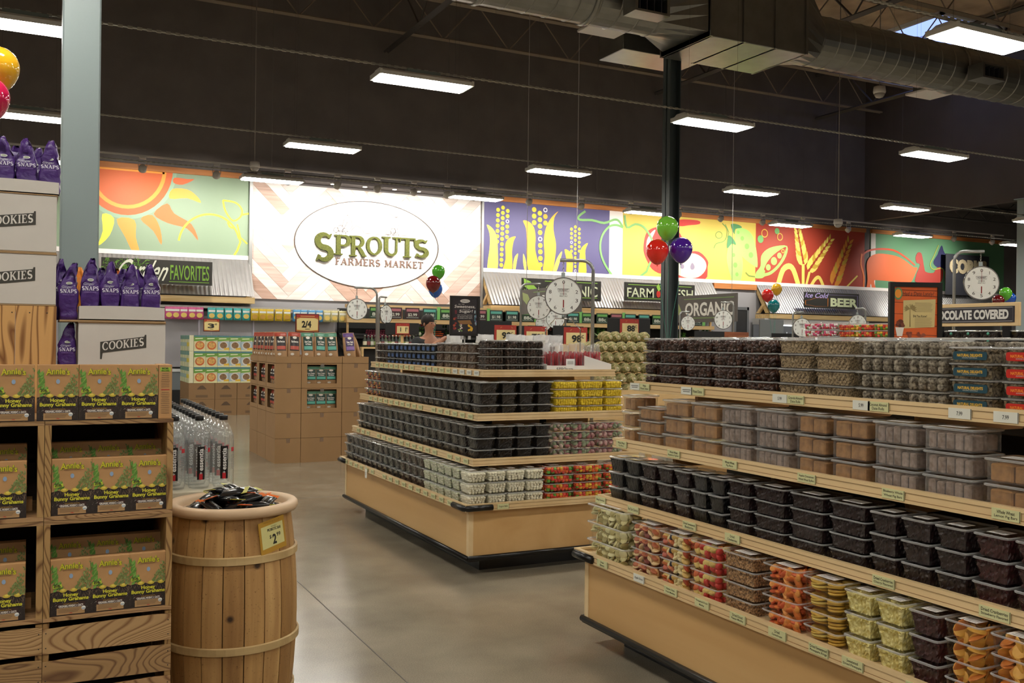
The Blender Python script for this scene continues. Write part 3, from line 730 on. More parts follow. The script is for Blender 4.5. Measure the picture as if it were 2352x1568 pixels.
for ch, u0, v0, u1, v1 in (('S', 721, 535, 765, 600), ('P', 766, 541, 805, 585), ('R', 801, 543, 840, 589), ('O', 839, 545, 876, 585), ('U', 875, 546, 917, 588), ('T', 915, 548, 952, 591), ('S', 949, 551, 983, 592)):
    a, c_ = SP(u0, v1), SP(u1, v0)
    b = MB(); b.text(ch, (a[0]+c_[0])/2, (a[1]+c_[1])/2, c_[0]-a[0], c_[1]-a[1], sfr, mg, .03, serif=True, depth=.09); b.build('letter', sg)
b = MB(); a, c_ = SP(768, 609), SP(972, 597)
b.text('FARMERS MARKET', (SP(770, 600)[0]+SP(971, 609)[0])/2, (SP(870, 604)[1]), SP(971, 609)[0]-SP(769, 600)[0], SP(870, 597)[1]-SP(870, 613)[1], sfr, mat('6a5248', .6), .03, serif=True, depth=.02); b.build('lettering', sg)
b = MB(); lnm = mat('54463e', .7)
def ln(pts, w_=.014): b.strip([SP(*p) for p in pts], w_, sfr, lnm, .024)
for x, y, r in ((772, 528, 6), (782, 524, 7), (792, 530, 6), (776, 535, 5), (789, 537, 6), (892, 534, 6), (903, 530, 6), (896, 541, 6), (910, 540, 6)): ln([(x+r*cos(k*pi/5), y+r*sin(k*pi/5)) for k in range(11)])
ln([(785, 522), (790, 505), (798, 493), (806, 505), (810, 518), (800, 532), (787, 528)]); ln([(798, 493), (798, 510), (790, 525)])
ln([(806, 530), (818, 518), (832, 526), (836, 535)]); ln([(835, 536), (940, 541)]); ln([(925, 538), (921, 525), (930, 512), (937, 525), (934, 538)]); ln([(940, 538), (950, 533), (952, 526)])
for k in range(5):
    for j in range(3): ln([(903+j*6-3*(k % 2), 505+k*7), (906+j*6-3*(k % 2), 501+k*7), (909+j*6-3*(k % 2), 505+k*7), (906+j*6-3*(k % 2), 510+k*7), (903+j*6-3*(k % 2), 505+k*7)], .01)
for x in (900, 905, 910, 915, 920): ln([(910, 500), (x+ (x-910), 488)], .012)
b.build('fruit_drawing', sg)
# metal edge trims of the sign wall
struct(MB().box((4.95, 24.86, 2.5), (5.03, 25, 5.75), mat('9a9a98', .4, .5)).box((11.54, 24.86, 2.5), (11.6, 25, 5.75), mat('9a9a98', .4, .5)).build('trim_7'))
# four downlights over the sign
for i, u in enumerate((763, 837, 905, 960)):
    p = at(u, 425, Y=24.6)
    t = thing('downlight', f'small round downlight over the herringbone sign, {ORD[i]} from left', 'downlight', (p.x, 24.55, 5.72))
    MB().lathe([(.07, 0), (.07, .06), (.05, .07)], tr_m, 16).build('can', t); MB().lathe([(.055, -.004), (.055, 0)], emit('down_lens', (1, .9, .8), 14), 16).build('lens', t)
    spot(0, 0, -.02, (0, .25, -1.6), 60, 95, t)
struct(MB().box((5.03, 24.4, 5.74), (11.55, 25, 5.82), mat('4a4240', .7)).build('trim_8'))

# ------------------------------------------------------------------ corrugated awnings
cor = mat('c9c7c6', .32, .75, var=.1, scale=2); BW = wood('c9a468', 'e8cd98', 'X', 1.5, name='pale_beam')
def awning(label, x0, x1, zt, zb, yb, beam=.13):
    t = thing('corrugated_awning', label, 'awning', (x0, WY, zb))
    n = int((x1-x0)/.026); V = []; F = []
    for i in range(n+1):
        x = (x1-x0)*i/n; o = .016*sin(i*pi/2*1.0+.3)
        V += [(x, -.02-abs(0)+o, zt-zb), (x, yb-WY+o, .0)]
    for i in range(n): F.append((2*i, 2*i+1, 2*i+3, 2*i+2))
    MB().add(V, F, cor, True).build('metal_sheet', t)
    L = x1-x0
    MB().box((-.05, yb-WY-.02, -.05-beam), (L, yb-WY+.1, -.03), BW).build('front_beam', t)
    MB().box((0, yb-WY+.1, -.05-beam), (.1, -.01, -.03), BW).build('side_beam', t)
    MB().box((L-.1, yb-WY+.1, -.05-beam), (L, -.01, -.03), BW).build('side_beam', t)
    for x in (.02, L-.12): MB().add([(x, yb-WY+.12, .0), (x+.1, yb-WY+.12, .0), (x+.1, -.03, zt-zb-.14), (x, -.03, zt-zb-.14), (x, yb-WY+.28, 0), (x+.1, yb-WY+.28, 0), (x+.1, -.03, zt-zb-.32), (x, -.03, zt-zb-.32)], [(0, 3, 2, 1), (4, 5, 6, 7), (0, 4, 7, 3), (1, 2, 6, 5), (0, 1, 5, 4), (3, 7, 6, 2)], BW).build('rafter', t)
    for x in (.0, L-.1): MB().add([(x, -.15, 0), (x+.1, -.15, 0), (x+.1, -.43, .27), (x, -.43, .27), (x, -.03, 0), (x+.1, -.03, 0), (x+.1, -.36, .33), (x, -.36, .33)], [(0, 1, 2, 3), (4, 7, 6, 5), (0, 3, 7, 4), (1, 5, 6, 2)], BW).build('brace', t)
    return t
z0 = at(1128, 698, Y=24.25).z
awning('corrugated metal awning with the farm fresh sign in front', 11.6, at(1650, 650, Y=WY).x-.3, 3.68, z0, 24.25)
awning('corrugated metal awning with the garden favorites sign in front', -4.8, 4.98, 3.68, z0, 24.25)
awning('corrugated metal awning with the beer sign in front', 21.83, 33.8, 3.68, z0, 24.25)
# lower ledge wood between awnings
q = at(1650, 650, Y=WY).x-.25
struct(MB().box((q, 24.9, 3.46), (21.8, 25, 3.64), ORW).build('trim_9'))
def sign(name, label, u0, u1, v0l, v0r, v1l, Y, c='35332f', cat='sign', drop=0):
    """flat board parallel to the back wall; returns thing and its drawing frame in pixels->local"""
    a = at(u0, v1l, Y=Y); b_ = at(u1, v0r, Y=Y); 
    x0, x1 = a.x, b_.x; z1 = (at(u0, v0l, Y=Y).z+b_.z)/2; z0 = a.z
    t = thing(name, label, cat, ((x0+x1)/2, Y, z0))
    MB().box((-(x1-x0)/2, 0, 0), ((x1-x0)/2, .03, z1-z0), mat(c, .55), bev=.004).build('board', t)
    for q in (-.35, .35): MB().box(((x1-x0)*q-.02, .03, (z1-z0)*.25), ((x1-x0)*q+.02, min(.26, 24.95-Y), (z1-z0)*.25+.04), mat('4a4a4a', .5)).build('wall_bracket', t)
    L, H = x1-x0, z1-z0
    return t, (lambda x, y, z=0: Vector((x*L-L/2, -.003-z, y*H))), L, H
gl = mat('9ccc54', .5); wtx = mat('dfe6c4', .5)
t, fr, L, H = sign('aisle_sign', 'black sign reading garden favorites on the left corrugated awning', 232, 488, 592, 600, 647, 24.0)
b = MB(); b.text('FAVORITES', .79, .5, .36, .62, fr, mat('7fae3e', .5), bold=.01, depth=.01); b.box((L*.6-L/2, -.006, H*.1), (L*.97-L/2, -.002, H*.13), mat('7fae3e', .5)); b.build('lettering', t)
b = MB(); b.text('Garden', .37, .55, .44, .85, fr, mat('e8ead8', .5), shear=.1, z=.012, bold=.01); b.build('script_lettering', t)
b = MB()
for k in range(120):
    x, y = random.uniform(.01, .42), random.uniform(.55, .98); a = random.uniform(0, pi); c_, s_ = cos(a)*.02, sin(a)*.09
    b.flat([(x-c_, y-s_), (x+.004, y-.02), (x+c_, y+s_), (x-.004, y+.02)], fr, mat(random.choice(('5f8a34', '7aa848', '4c6f2c')), .6), .004+.00005*k)
b.build('leaf_print', t)
t, fr, L, H = sign('aisle_sign', 'black sign reading farm fresh on the middle corrugated awning', 1434, 1596, 647, 655, 690, 24.0)
b = MB(); b.text('FARM', .22, .46, .37, .5, fr, wtx, bold=.01, depth=.01); b.text('FRESH', .76, .46, .42, .5, fr, wtx, bold=.01, depth=.01)
for y in (.14, .86): b.box((-L*.45, -.006, H*y), (L*.45, -.002, H*(y+.03)), gl)
b.build('lettering', t)
b = MB(); b.flat([(.47+.03*cos(k*.7), .42+.2*sin(k*.7)) for k in range(9)], fr, mat('d8382c', .5), .012); b.flat([(.44, .8), (.47, 1.0), (.5, .7), (.47, .55)][::-1], fr, gl, .013); b.build('tomato_print', t)
t, fr, L, H = sign('aisle_sign', 'black sign reading organic behind the big hanging scale', 1198, 1381, 636, 648, 686, 24.0)
b = MB(); b.text('ORGANIC', .62, .46, .66, .52, fr, wtx, bold=.01, depth=.01)
for y in (.14, .88): b.box((-L*.22, -.006, H*y), (L*.45, -.002, H*(y+.03)), gl)
b.build('lettering', t)
b = MB(); b.flat([(.02, .98), (.1, .85), (.2, .45), (.23, .15), (.12, .35), (.03, .6)][::-1], fr, gl, .008); b.flat([(.02, .5), (.12, .3), (.2, .1), (.05, .1)][::-1], fr, mat('6fa03c', .5), .01); b.build('leaf_print', t)
t, fr, L, H = sign('aisle_sign', 'black sign reading ice cold beer with an orange bottle outline', 1847, 1973, 668, 677, 706, 24.0)
b = MB(); b.text('BEER', .72, .4, .5, .55, fr, mat('e2ecc0', .5), bold=.04, depth=.01); b.build('lettering', t)
b = MB(); b.text('Ice Cold', .22, .8, .4, .32, fr, mat('b8a8e0', .5), shear=.1, z=.01, bold=.02); b.box((-L*.06, -.006, H*.86), (L*.47, -.002, H*.88), mat('8f86b0', .5)); b.box((L*.465, -.006, H*.1), (L*.475, -.002, H*.88), mat('8f86b0', .5)); b.build('script_lettering', t)
b = MB(); b.strip([(.02, .18), (.02, .46), (.1, .5), (.2, .64), (.42, .64), (.42, .12), (.2, .1), (.1, .16), (.02, .18)], .012, fr, mat('d9853c', .5), .009); b.build('bottle_outline', t)
t, fr, L, H = sign('aisle_sign', 'dark sign spelling corks in letters made of corks', 2172, 2272, 583, 588, 676, 24.7, '2e2f36')
b = MB(); b.text('CORKS', .5, .7, .86, .36, fr, mat('b9a988', .8, var=.5, scale=60), bold=.06, depth=.03); b.build('lettering', t)
# hanging organic signs, boards running away from the camera
def xsign(label, X, y0, y1, z0, z1, words, zw):
    t = thing('hanging_sign', label, 'sign', (X, (y0+y1)/2, z0))
    MB().box((0, -(y1-y0)/2, 0), (.03, (y1-y0)/2, z1-z0), mat('5e5854', .55), bev=.004).build('board', t)
    L, H = y1-y0, z1-z0
    fr = lambda x, y, z=0: Vector((-.003-z, L/2-x*L, y*H))
    b = MB(); b.text(words, .6, .48, .72, .5, fr, mat('eeece4', .5), bold=.03)
    for y in (.14, .85): b.flat([(.22, y), (.96, y), (.96, y+.03), (.22, y+.03)], fr, mat('7a9a58', .5))
    b.build('lettering', t)
    b = MB(); b.flat([(.02, .9), (.12, .8), (.18, .45), (.17, .2), (.1, .4), (.03, .6)][::-1], fr, mat('9aa86a', .5)); b.build('leaf_print', t)
    b = MB()
    for y in (-L*.42, L*.42): b.tube([(.015, y, H), (.015, y, zw-z0)], .006, mat('c8c8c8', .4), 4)
    b.build('wire', t)
q0, q1 = at(1198, 666, X=9.88), at(1333, 780, X=9.88)
xsign('grey hanging sign with a leaf, behind the reversed hanging scale', 9.88, q1.y, q0.y, at(1200, 722, X=9.88).z, q0.z, 'ORGANIC', 11)
q0, q1 = at(1540, 690, X=13.9), at(1693, 672, X=13.9)
xsign('grey hanging sign reading organic right of the dark column', 13.9, q1.y, q0.y, at(1693, 738, X=13.9).z, q1.z, 'ORGANIC', 11)
# security cameras and other ceiling odds
def dome(u, v, d, lab, r):
    p = at(u, v, D=d); t = thing('dome_camera', lab, 'camera', (p.x, p.y, p.z))
    MB().lathe([(r*.9, 0), (r, r*.3), (r*.9, r*1.1), (r*.3, r*1.2)], mat('d4d0cc', .5), 18).build('housing', t)
    MB().lathe([(r*.1, -r*.75), (r*.55, -r*.6), (r*.8, -r*.25), (r*.8, 0)], mat('a8a29c', .2), 18).build('dome', t)
    MB().tube([(0, 0, r*1.2), (0, 0, 10.9-p.z)], .012, mat('8a8480', .5), 5).build('drop_pipe', t)
dome(2020, 215, 23, 'white dome security camera hanging under the right duct', .15)
dome(585, 385, 22, 'small white dome camera above the left lamp of the front row', .12)
dome(1925, 515, 25, 'small white dome camera in front of the wheat mural', .12)

# ================================================================== MERCHANDISE: CLEAR TUBS
CL = clear('clear_plastic', .0, (.975, .98, .98), .09); CLR = clear('clear_rim', .34, (.95, .96, .96), .12); BAG = clear('clear_film', .16, (.95, .95, .95), .15)
M_lab = mat('ece9e6', .5)
def rrect(hx, hy, r, n=3):
    out = []
    for cx_, cy_, a0 in ((hx-r, hy-r, 0), (-hx+r, hy-r, 90), (-hx+r, -hy+r, 180), (hx-r, -hy+r, 270)):
        for k in range(n): a = radians(a0+90*k/(n-1)); out.append((cx_+r*cos(a), cy_+r*sin(a)))
    return out
def loft(b, rings, m, cap0=True, cap1=True, smooth=False):
    n = len(rings[0]); V = [p for r_ in rings for p in r_]; F = []
    for i in range(len(rings)-1):
        for k in range(n): F.append((i*n+k, i*n+(k+1) % n, (i+1)*n+(k+1) % n, (i+1)*n+k))
    if cap0: F.append(tuple(range(n))[::-1])
    if cap1: F.append(tuple((len(rings)-1)*n+k for k in range(n)))
    return b.add(V, F, m, smooth)
def tub_body(dx, dy, h, tp):
    b = MB(); hx, hy = dx/2, dy/2; r = min(dx, dy)*.12; t = tp
    R = lambda f, z, g=0: [(x, y, z) for x, y in rrect(hx*f-g, hy*f-g, r*f)]
    loft(b, [R(t, 0), R(t+(.97-t)*.5, h*.45), R(.95, h*.86)], CL, True, False)
    # moulded ribs on the walls
    loft(b, [R(.95, h*.86), R(1.0, h*.87), R(1.0, h*.9)], CLR, False, False)
    return b
def tub_lid(dx, dy, h):
    b = MB(); hx, hy = dx/2, dy/2; r = min(dx, dy)*.12
    R = lambda g, z: [(x, y, z) for x, y in rrect(hx-g, hy-g, max(r-g, .003))]
    loft(b, [R(0, h*.9), R(-.0015, h*.93), R(.004, h*.965)], CLR, False, False)
    loft(b, [R(.004, h*.965), R(.012, h*.955), R(.02, h*.985)], CL, False, True)
    return b
def hsh(*a):
    v = sin(a[0]*12.9898+a[1]*78.233+(a[2] if len(a) > 2 else 0)*37.719)*43758.5453; return v-math.floor(v)
def lump(b, dx, dy, h, m, tp, amp, cell, top=None, seed=0):
    """tapered block of loose bits: bumpy sides and heaped top"""
    nx = max(3, int(dx/cell)); ny = max(3, int(dy/cell)); nz = max(3, int(h/cell)); hx, hy = dx/2, dy/2
    def sc(z): return tp+(.94-tp)*z/h
    def face(fn, na, nb):
        V = []; 
        for i in range(na+1):
            for j in range(nb+1): V.append(fn(i/na, j/nb, i, j))
        F = [(i*(nb+1)+j, (i+1)*(nb+1)+j, (i+1)*(nb+1)+j+1, i*(nb+1)+j+1) for i in range(na) for j in range(nb)]
        b.add(V, F, m)
    def q(x, y, z, i, j, k):
        e = (hsh(i+seed, j, k)-1)*amp; s = sc(z)
        return (x*s*(1+e/hx), y*s*(1+e/hy), z)
    face(lambda a, c, i, j: q(-hx+2*hx*a, -hy, h*c, i, j, 1), nx, nz)
    face(lambda a, c, i, j: q(hx-2*hx*a, hy, h*c, i, j, 2), nx, nz)
    face(lambda a, c, i, j: q(hx, -hy+2*hy*a, h*c, i, j, 3), ny, nz)
    face(lambda a, c, i, j: q(-hx, hy-2*hy*a, h*c, i, j, 4), ny, nz)
    face(lambda a, c, i, j: ((-hx+2*hx*a)*.93, (-hy+2*hy*c)*.93, h-amp*hsh(i, j, seed+5)*1.2), nx, ny)
RND = random.Random(3)
def scatter(b, dx, dy, h, mats_, tp, r, sc=(1, 1, 1), sub=0, n=None, rot=False, fill=.9):
    """loose pieces against the walls and on top"""
    hx, hy = dx/2, dy/2; step = r*2*fill; nz = max(1, int(round(h/step)))
    for k in range(nz+1):
        z = min(r*sc[2]+k*(h-2*r*sc[2])/max(1, nz), h-r*.6); s = tp+(.95-tp)*z/h; q_ = r*max(sc)*.9 if rot else r; ex, ey = hx*s-q_, hy*s-q_
        P = []
        ax = max(1, int(2*ex/step)); ay = max(1, int(2*ey/step))
        for i in range(ax+1): x = -ex+2*ex*i/ax; P += [(x, -ey), (x, ey)]
        for j in range(1, ay): y = -ey+2*ey*j/ay; P += [(-ex, y), (ex, y)]
        if k == nz:
            for i in range(1, ax):
                for j in range(1, ay): P.append((-ex+2*ex*i/ax, -ey+2*ey*j/ay))
        for x, y in P:
            R = Matrix.Rotation(RND.uniform(0, 6.28), 3, (RND.uniform(-1, 1), RND.uniform(-1, 1), RND.uniform(-1, 1))) if rot else None
            j = r*.18
            b.sphere((x+RND.uniform(-j, j), y+RND.uniform(-j, j), z+RND.uniform(-j, j)), r*RND.uniform(.9, 1.08), RND.choice(mats_), sub, sc, R, not rot)
FM = lambda h, **k: mat(h, k.pop('rough', .5), **k)
K_ = {
 'black raisins': ('l', '15100e', .006, .009), 'dark coffee beans': ('l', '1c1411', .005, .0095), 'dark raisins': ('l', '211613', .006, .010), 'brown almonds': ('l', '3f2a1e', .009, .013),
 'chocolate clusters': ('l', '35231b', .012, .016), 'pitted dates': ('l', '38211b', .012, .018), 'date rolls with granola': ('l', '8a7354', .007, .0065), 'dark cranberries': ('l', '221012', .007, .0075),
 'dried cherries': ('l', '3c1618', .008, .008), 'pineapple pieces': ('l', 'd6c468', .008, .0075), 'seed and nut clusters': ('l', '8a6a4c', .008, .007), 'brown snack bites': ('l', '5a4436', .010, .014),
 'hazelnut bites': ('l', '6f5a48', .010, .014), 'prunes in dark syrup': ('l', '0d0a0b', .006, .009),
}
def contents(kind, dx, dy, h, tp):
    b = MB(); h2 = h*.8
    if kind == 'chocolate clusters': scatter(b, dx*.97, dy*.97, h2, [FM('2e1f17', rough=.4), FM('3b281d', rough=.4), FM('251812', rough=.4)], tp, .013, (1.2, 1, .7), 1, rot=True, fill=.75)
    elif kind == 'pitted dates': scatter(b, dx*.98, dy*.98, h2, [FM('2c1610', rough=.32), FM('3a1e14', rough=.32), FM('48281a', rough=.32)], tp, .0135, (1.45, .9, .8), 1, rot=True, fill=.72)
    elif kind in K_:
        _, c, amp, cell = K_[kind]
        m = mat(c, .42, var=.55, scale=90)
        if kind == 'date rolls with granola': m = mat('4a3a2a', .75, scale=140, var_h='b8a27e')
        if kind == 'seed and nut clusters': m = mat('4a2f22', .6, scale=110, var_h='c79a68')
        if kind == 'pineapple pieces': m = mat('c4ae52', .5, scale=70, var_h='f2e9a6')
        g = .88 if kind in ('black raisins', 'dark raisins', 'dark coffee beans', 'brown almonds') else .96
        lump(b, dx*g, dy*g, h2, m, tp, amp, cell, seed=len(kind))
    elif kind == 'whole dates': pass
    elif kind == 'white yogurt balls': scatter(b, dx*.98, dy*.98, h2, [FM('ded8bf'), FM('e8e3cd')], tp, .0115, sub=1)
    elif kind == 'white mint bits': scatter(b, dx*.98, dy*.98, h2, [FM('d9d6c4'), FM('c9ccaf')], tp, .009, sub=0)
    elif kind == 'yellow candy balls': scatter(b, dx*.98, dy*.98, h2, [FM('e6c92e', rough=.35), FM('dcbc22', rough=.35)], tp, .0105, sub=1)
    elif kind == 'gummy bears': scatter(b, dx*.98, dy*.98, h2, [FM('c8322a', rough=.3), FM('dc6a2c', rough=.3), FM('e0b63a', rough=.3), FM('5d9a3c', rough=.3), FM('d8483a', rough=.3)], tp, .014, sub=1)
    elif kind == 'wrapped pink candies': scatter(b, dx*.98, dy*.98, h2, [FM('b88a88', rough=.3), FM('a86a70', rough=.3), FM('8f9a7c', rough=.3), FM('c8b0a4', rough=.3)], tp, .02, (1, .7, 1), 1, rot=True)
    elif kind == 'pink and white candies': scatter(b, dx*.98, dy*.98, h2, [FM('e8dede'), FM('d85a86'), FM('e9e4e0'), FM('7aa86a'), FM('d23c46')], tp, .013, (1, .8, 1), 1, rot=True)
    elif kind == 'trail mix': scatter(b, dx*.98, dy*.98, h2, [FM('2a1a14'), FM('b5642a'), FM('c8a060'), FM('9a2f22'), FM('31482e')], tp, .012, sub=0)
    elif kind == 'blue label tubs': lump(b, dx*.95, dy*.95, h2, FM('16161a', rough=.4, var=.5, scale=70), tp, .006, .02); b.box((-dx*.475, -dy*.3, h*.15), (-dx*.465, dy*.3, h*.6), FM('33507e', rough=.3))
    elif kind in ('fig bars', 'wrapped fig bars'):
        m = FM('a87a46', rough=.75, var=.3, scale=40) if kind == 'fig bars' else FM('6a4e38', rough=.5, var_h='a8948a', scale=38)
        ny = 2 if kind == 'fig bars' else 5
        for i in range(ny):
            y0 = -dy*.42+dy*.84*i/ny
            for j in range(2): x0 = -dx*.42+dx*.84*j/2; b.box((x0+.003, y0+.003, .004), (x0+dx*.42-.004, y0+dy*.84/ny-.003, h2*RND.uniform(.86, .98)), m, bev=.005)
        # wrinkled wrapping film
        rg = []
        for k in range(5):
            z = h2*k/4; P = []
            for i, (x, y) in enumerate(rrect(dx*.455, dy*.455, .012, 8)): e = 1-.035*hsh(i, k*.3+1); P.append((x*e, y*e, z+.002))
            rg.append(P)
        loft(b, rg, clear('wrap_film', .05 if kind == 'fig bars' else .1, (.97, .96, .94), .22), False, True)
    elif kind == 'dried banana chips': scatter(b, dx*.97, dy*.97, h2, [FM('cfc48a', var=.25, scale=60), FM('b9ac72'), FM('ddd6a4')], tp, .024, (1, 1, .28), 1, rot=True, fill=.7)
    elif kind == 'mixed dried apples': scatter(b, dx*.97, dy*.97, h2, [FM('c8925c'), FM('b5623c'), FM('8f4030'), FM('d9b884')], tp, .022, (1, 1, .4), 1, rot=True, fill=.72)
    elif kind == 'dried fruit mix with prunes': scatter(b, dx*.97, dy*.97, h2, [FM('c9682c'), FM('26202a'), FM('d8b468'), FM('b04a2a'), FM('e0cf98')], tp, .022, (1, 1, .5), 1, rot=True, fill=.75)
    elif kind == 'tropical fruit mix': scatter(b, dx*.97, dy*.97, h2, [FM('c2362c'), FM('dd8a3a'), FM('d9bd6a'), FM('c9602c')], tp, .022, (1, .8, .6), 1, rot=True, fill=.78)
    elif kind == 'orange papaya strips': scatter(b, dx*.97, dy*.97, h2, [FM('df7c38', var=.2, scale=50), FM('d4653a'), FM('e59a4c')], tp, .022, (1.4, .7, .4), 1, rot=True, fill=.7)
    elif kind == 'dried mango slices': scatter(b, dx*.97, dy*.97, h2, [FM('d38a2c'), FM('c2702a'), FM('dda648')], tp, .026, (1.3, .9, .22), 1, rot=True, fill=.62)
    elif kind == 'pineapple rings':
        m = [FM('d8b44e', var=.2, scale=60), FM('cda23e'), FM('e0c468')]
        for sx_ in (-1, 1):
            for sy_ in (-1, 1):
                z = .008
                while z < h2-.004:
                    R = Matrix.Translation((sx_*dx*.22+RND.uniform(-.004, .004), sy_*dy*.22+RND.uniform(-.004, .004), z)) @ Matrix.Rotation(RND.uniform(-.15, .15), 4, 'X') @ Matrix.Rotation(RND.uniform(-.15, .15), 4, 'Y')
                    rr = min(dx, dy)*.2; b.lathe([(rr*.9, 0), (rr, .004), (rr*.95, .008), (rr*.3, .009), (rr*.28, .001)], RND.choice(m), 12, M=R); z += .0105
    elif kind == 'coconut date rolls':
        m = FM('3a2c22', rough=.8, var_h='b0a592', scale=110)
        for k in range(2):
            for i in range(4):
                for j in range(2):
                    y = -dy*.36+dy*.24*i; x = -dx*.2+dx*.4*j; z = .014+k*(h2-.026)*.8
                    R = Matrix.Translation((x-.03, y, z)) @ Matrix.Rotation(pi/2, 4, 'Y'); b.lathe([(.009, 0), (.015, .006), (.016, .03), (.014, .056), (.008, .06)], m, 9, M=R)
    elif kind in ('teal label date rolls', 'red label date rolls'):
        lump(b, dx*.96, dy*.96, h2, FM('2e231d', rough=.7, var_h='a8977a', scale=90), tp, .01, .014)
    return b
PR = {}
def proto_tub(dx, dy, h, kind, tp=None, label=True, var=0):
    key = (round(dx, 3), round(dy, 3), round(h, 4), kind, label, var)
    if key in PR: return PR[key]
    if tp is None: tp = .8 if h > .07 else .88
    d = {'body': tub_body(dx, dy, h, tp).mesh('tub_body'), 'lid': tub_lid(dx, dy, h).mesh('lid'), 'food': contents(kind, dx, dy, h, tp).mesh('food')}
    if label:
        b = MB(); b.box((-dx*.3, -dy*.22, h*.986), (dx*.05, dy*.28, h*.992), M_lab)
        for k in range(3): b.box((-dx*.25+dx*.08*k, -dy*.15, h*.992), (-dx*.22+dx*.08*k, dy*.2, h*.9925), mat('8f8f8f', .6))
        d['label'] = b.mesh('lid_label')
    if kind in ('teal label date rolls', 'red label date rolls'):
        b = MB(); c = '1d4654' if 'teal' in kind else 'c3261c'; fr = frame((-dx*.475, dy*.0, h*.42), (0, -1, 0), (0, 0, 1)); s = dy*.36; H2 = h*.26
        pts = [(x, y) for x, y in rrect(s, H2, H2*.5, 4)]; b.prism(pts, fr, mat(c, .35), .002)
        b.text('NATURAL DELIGHTS', 0, H2*.1, s*1.5, H2*.7, fr, mat('e0b23c' if 'teal' in kind else 'f09030', .4), .0025, bold=.04)
        b.text('COCONUT DATE ROLLS' if 'teal' in kind else 'ALMOND DATE ROLLS', 0, -H2*.5, s*.9, H2*.28, fr, mat('d8d8d0', .4), .0025)
        d['front'] = b.mesh('front_label')
    PR[key] = d; return d
NT = [0]
KNAME = {'black raisins': 'raisin_tub', 'dark coffee beans': 'coffee_bean_tub', 'dark raisins': 'dark_snack_tub', 'brown almonds': 'almond_tub', 'chocolate clusters': 'chocolate_tub', 'pitted dates': 'date_tub', 'date rolls with granola': 'date_roll_tub',
 'dark cranberries': 'cranberry_tub', 'dried cherries': 'cherry_tub', 'pineapple pieces': 'pineapple_tub', 'seed and nut clusters': 'nut_cluster_tub', 'brown snack bites': 'snack_bite_tub', 'hazelnut bites': 'snack_bite_tub', 'prunes in dark syrup': 'prune_tub',
 'white yogurt balls': 'yogurt_ball_tub', 'white mint bits': 'mint_tub', 'yellow candy balls': 'candy_tub', 'gummy bears': 'gummy_tub', 'wrapped pink candies': 'candy_tub', 'pink and white candies': 'candy_tub', 'trail mix': 'trail_mix_tub', 'blue label tubs': 'coffee_snack_tub',
 'fig bars': 'fig_bar_tub', 'wrapped fig bars': 'fig_bar_tub', 'dried banana chips': 'banana_chip_tub', 'mixed dried apples': 'dried_apple_tub', 'dried fruit mix with prunes': 'fruit_mix_tub', 'tropical fruit mix': 'fruit_mix_tub', 'orange papaya strips': 'papaya_tub',
 'dried mango slices': 'mango_tub', 'pineapple rings': 'pineapple_tub', 'coconut date rolls': 'date_roll_tub', 'teal label date rolls': 'date_roll_tub', 'red label date rolls': 'date_roll_tub'}
def tub(x, y, z, dx, dy, h, kind, label, group, top=False, var=0):
    d = proto_tub(dx, dy, h, kind, var=var)
    o = inst(d['body'], KNAME[kind], None, (x, y, z)); tag(o, label, 'tub', group)
    inst(d['lid'], 'lid', o); inst(d['food'], 'food', o)
    if top and 'label' in d: inst(d['label'], 'lid_label', o)
    if 'front' in d: inst(d['front'], 'front_label', o)
    NT[0] += 1; return o
LEV = {3: ['bottom', 'middle', 'top'], 4: ['bottom', 'second', 'third', 'top'], 2: ['bottom', 'top'], 5: ['bottom', 'second', 'middle', 'fourth', 'top'], 6: ['bottom', 'second', 'third', 'fourth', 'fifth', 'top']}
def stack(x, y, z, dx, dy, h, n, kind, where, group, lift=0):
    for k in range(n):
        jx, jy = RND.uniform(-.003, .003), RND.uniform(-.002, .002)
        tub(x+jx, y+jy, z+lift+k*(h+.0008), dx-.006, dy-.008, h, kind, f'{LEV[n][k]} {kind.replace(" with prunes", "").replace(" in dark syrup", "")} tub, {where}', group, k == n-1)

# ------------------------------------------------------------------ gondola displays
MAP = wood('c49a62', 'd8b27a', 'Y', .5, rough=.4, name='maple_panel'); MAPR = wood('d4b584', 'e6cc9e', 'Y', .8, rough=.4, name='maple_rail'); MAPB = wood('b89468', 'cdaa7c', 'X', .8, rough=.45, name='maple_bracket')
BLK = mat('0c0c0d', .28); GRV = mat('8f6a40', .6); TAG = mat('cfcf9c', .4); TAGW = mat('dfe0d4', .3); INK = mat('26241e', .6)
TIER = [(0, .505), (.09, .803), (.145, 1.112), (.225, 1.418)]
def rail(b, x0, y0, x1, y1, z0, z1):
    """routed wooden edge rail running round a shelf"""
    th = .022
    for (ax, ay, bx, by) in ((x0, y0, x1, y0+th), (x0, y1-th, x1, y1), (x0, y0+th, x0+th, y1-th), (x1-th, y0+th, x1, y1-th)):
        hgt = z1-z0
        b.box((ax, ay, z1-hgt*.26), (bx, by, z1), MAPR); b.box((ax, ay, z0), (bx, by, z0+hgt*.22), MAPR)
        g = .004
        b.box((ax+(g if ax == x0 else 0), ay+(g if ay == y0 else 0), z0+hgt*.22), (bx-(g if bx == x1 else 0), by-(g if by == y1 else 0), z1-hgt*.26), MAPR)
        e = .0045 if (ax == x0 and bx != x1) or True else 0
        for zz in (z0+hgt*.2, z1-hgt*.29): b.box((ax+(.003 if ax == x0 else 0)-.0005, ay+(.003 if ay == y0 else 0)-.0005, zz), (bx-(.003 if bx == x1 else 0)+.0005, by-(.003 if by == y1 else 0)+.0005, zz+hgt*.06), GRV)  # darker strips paint in the shade of the routed grooves
    return b
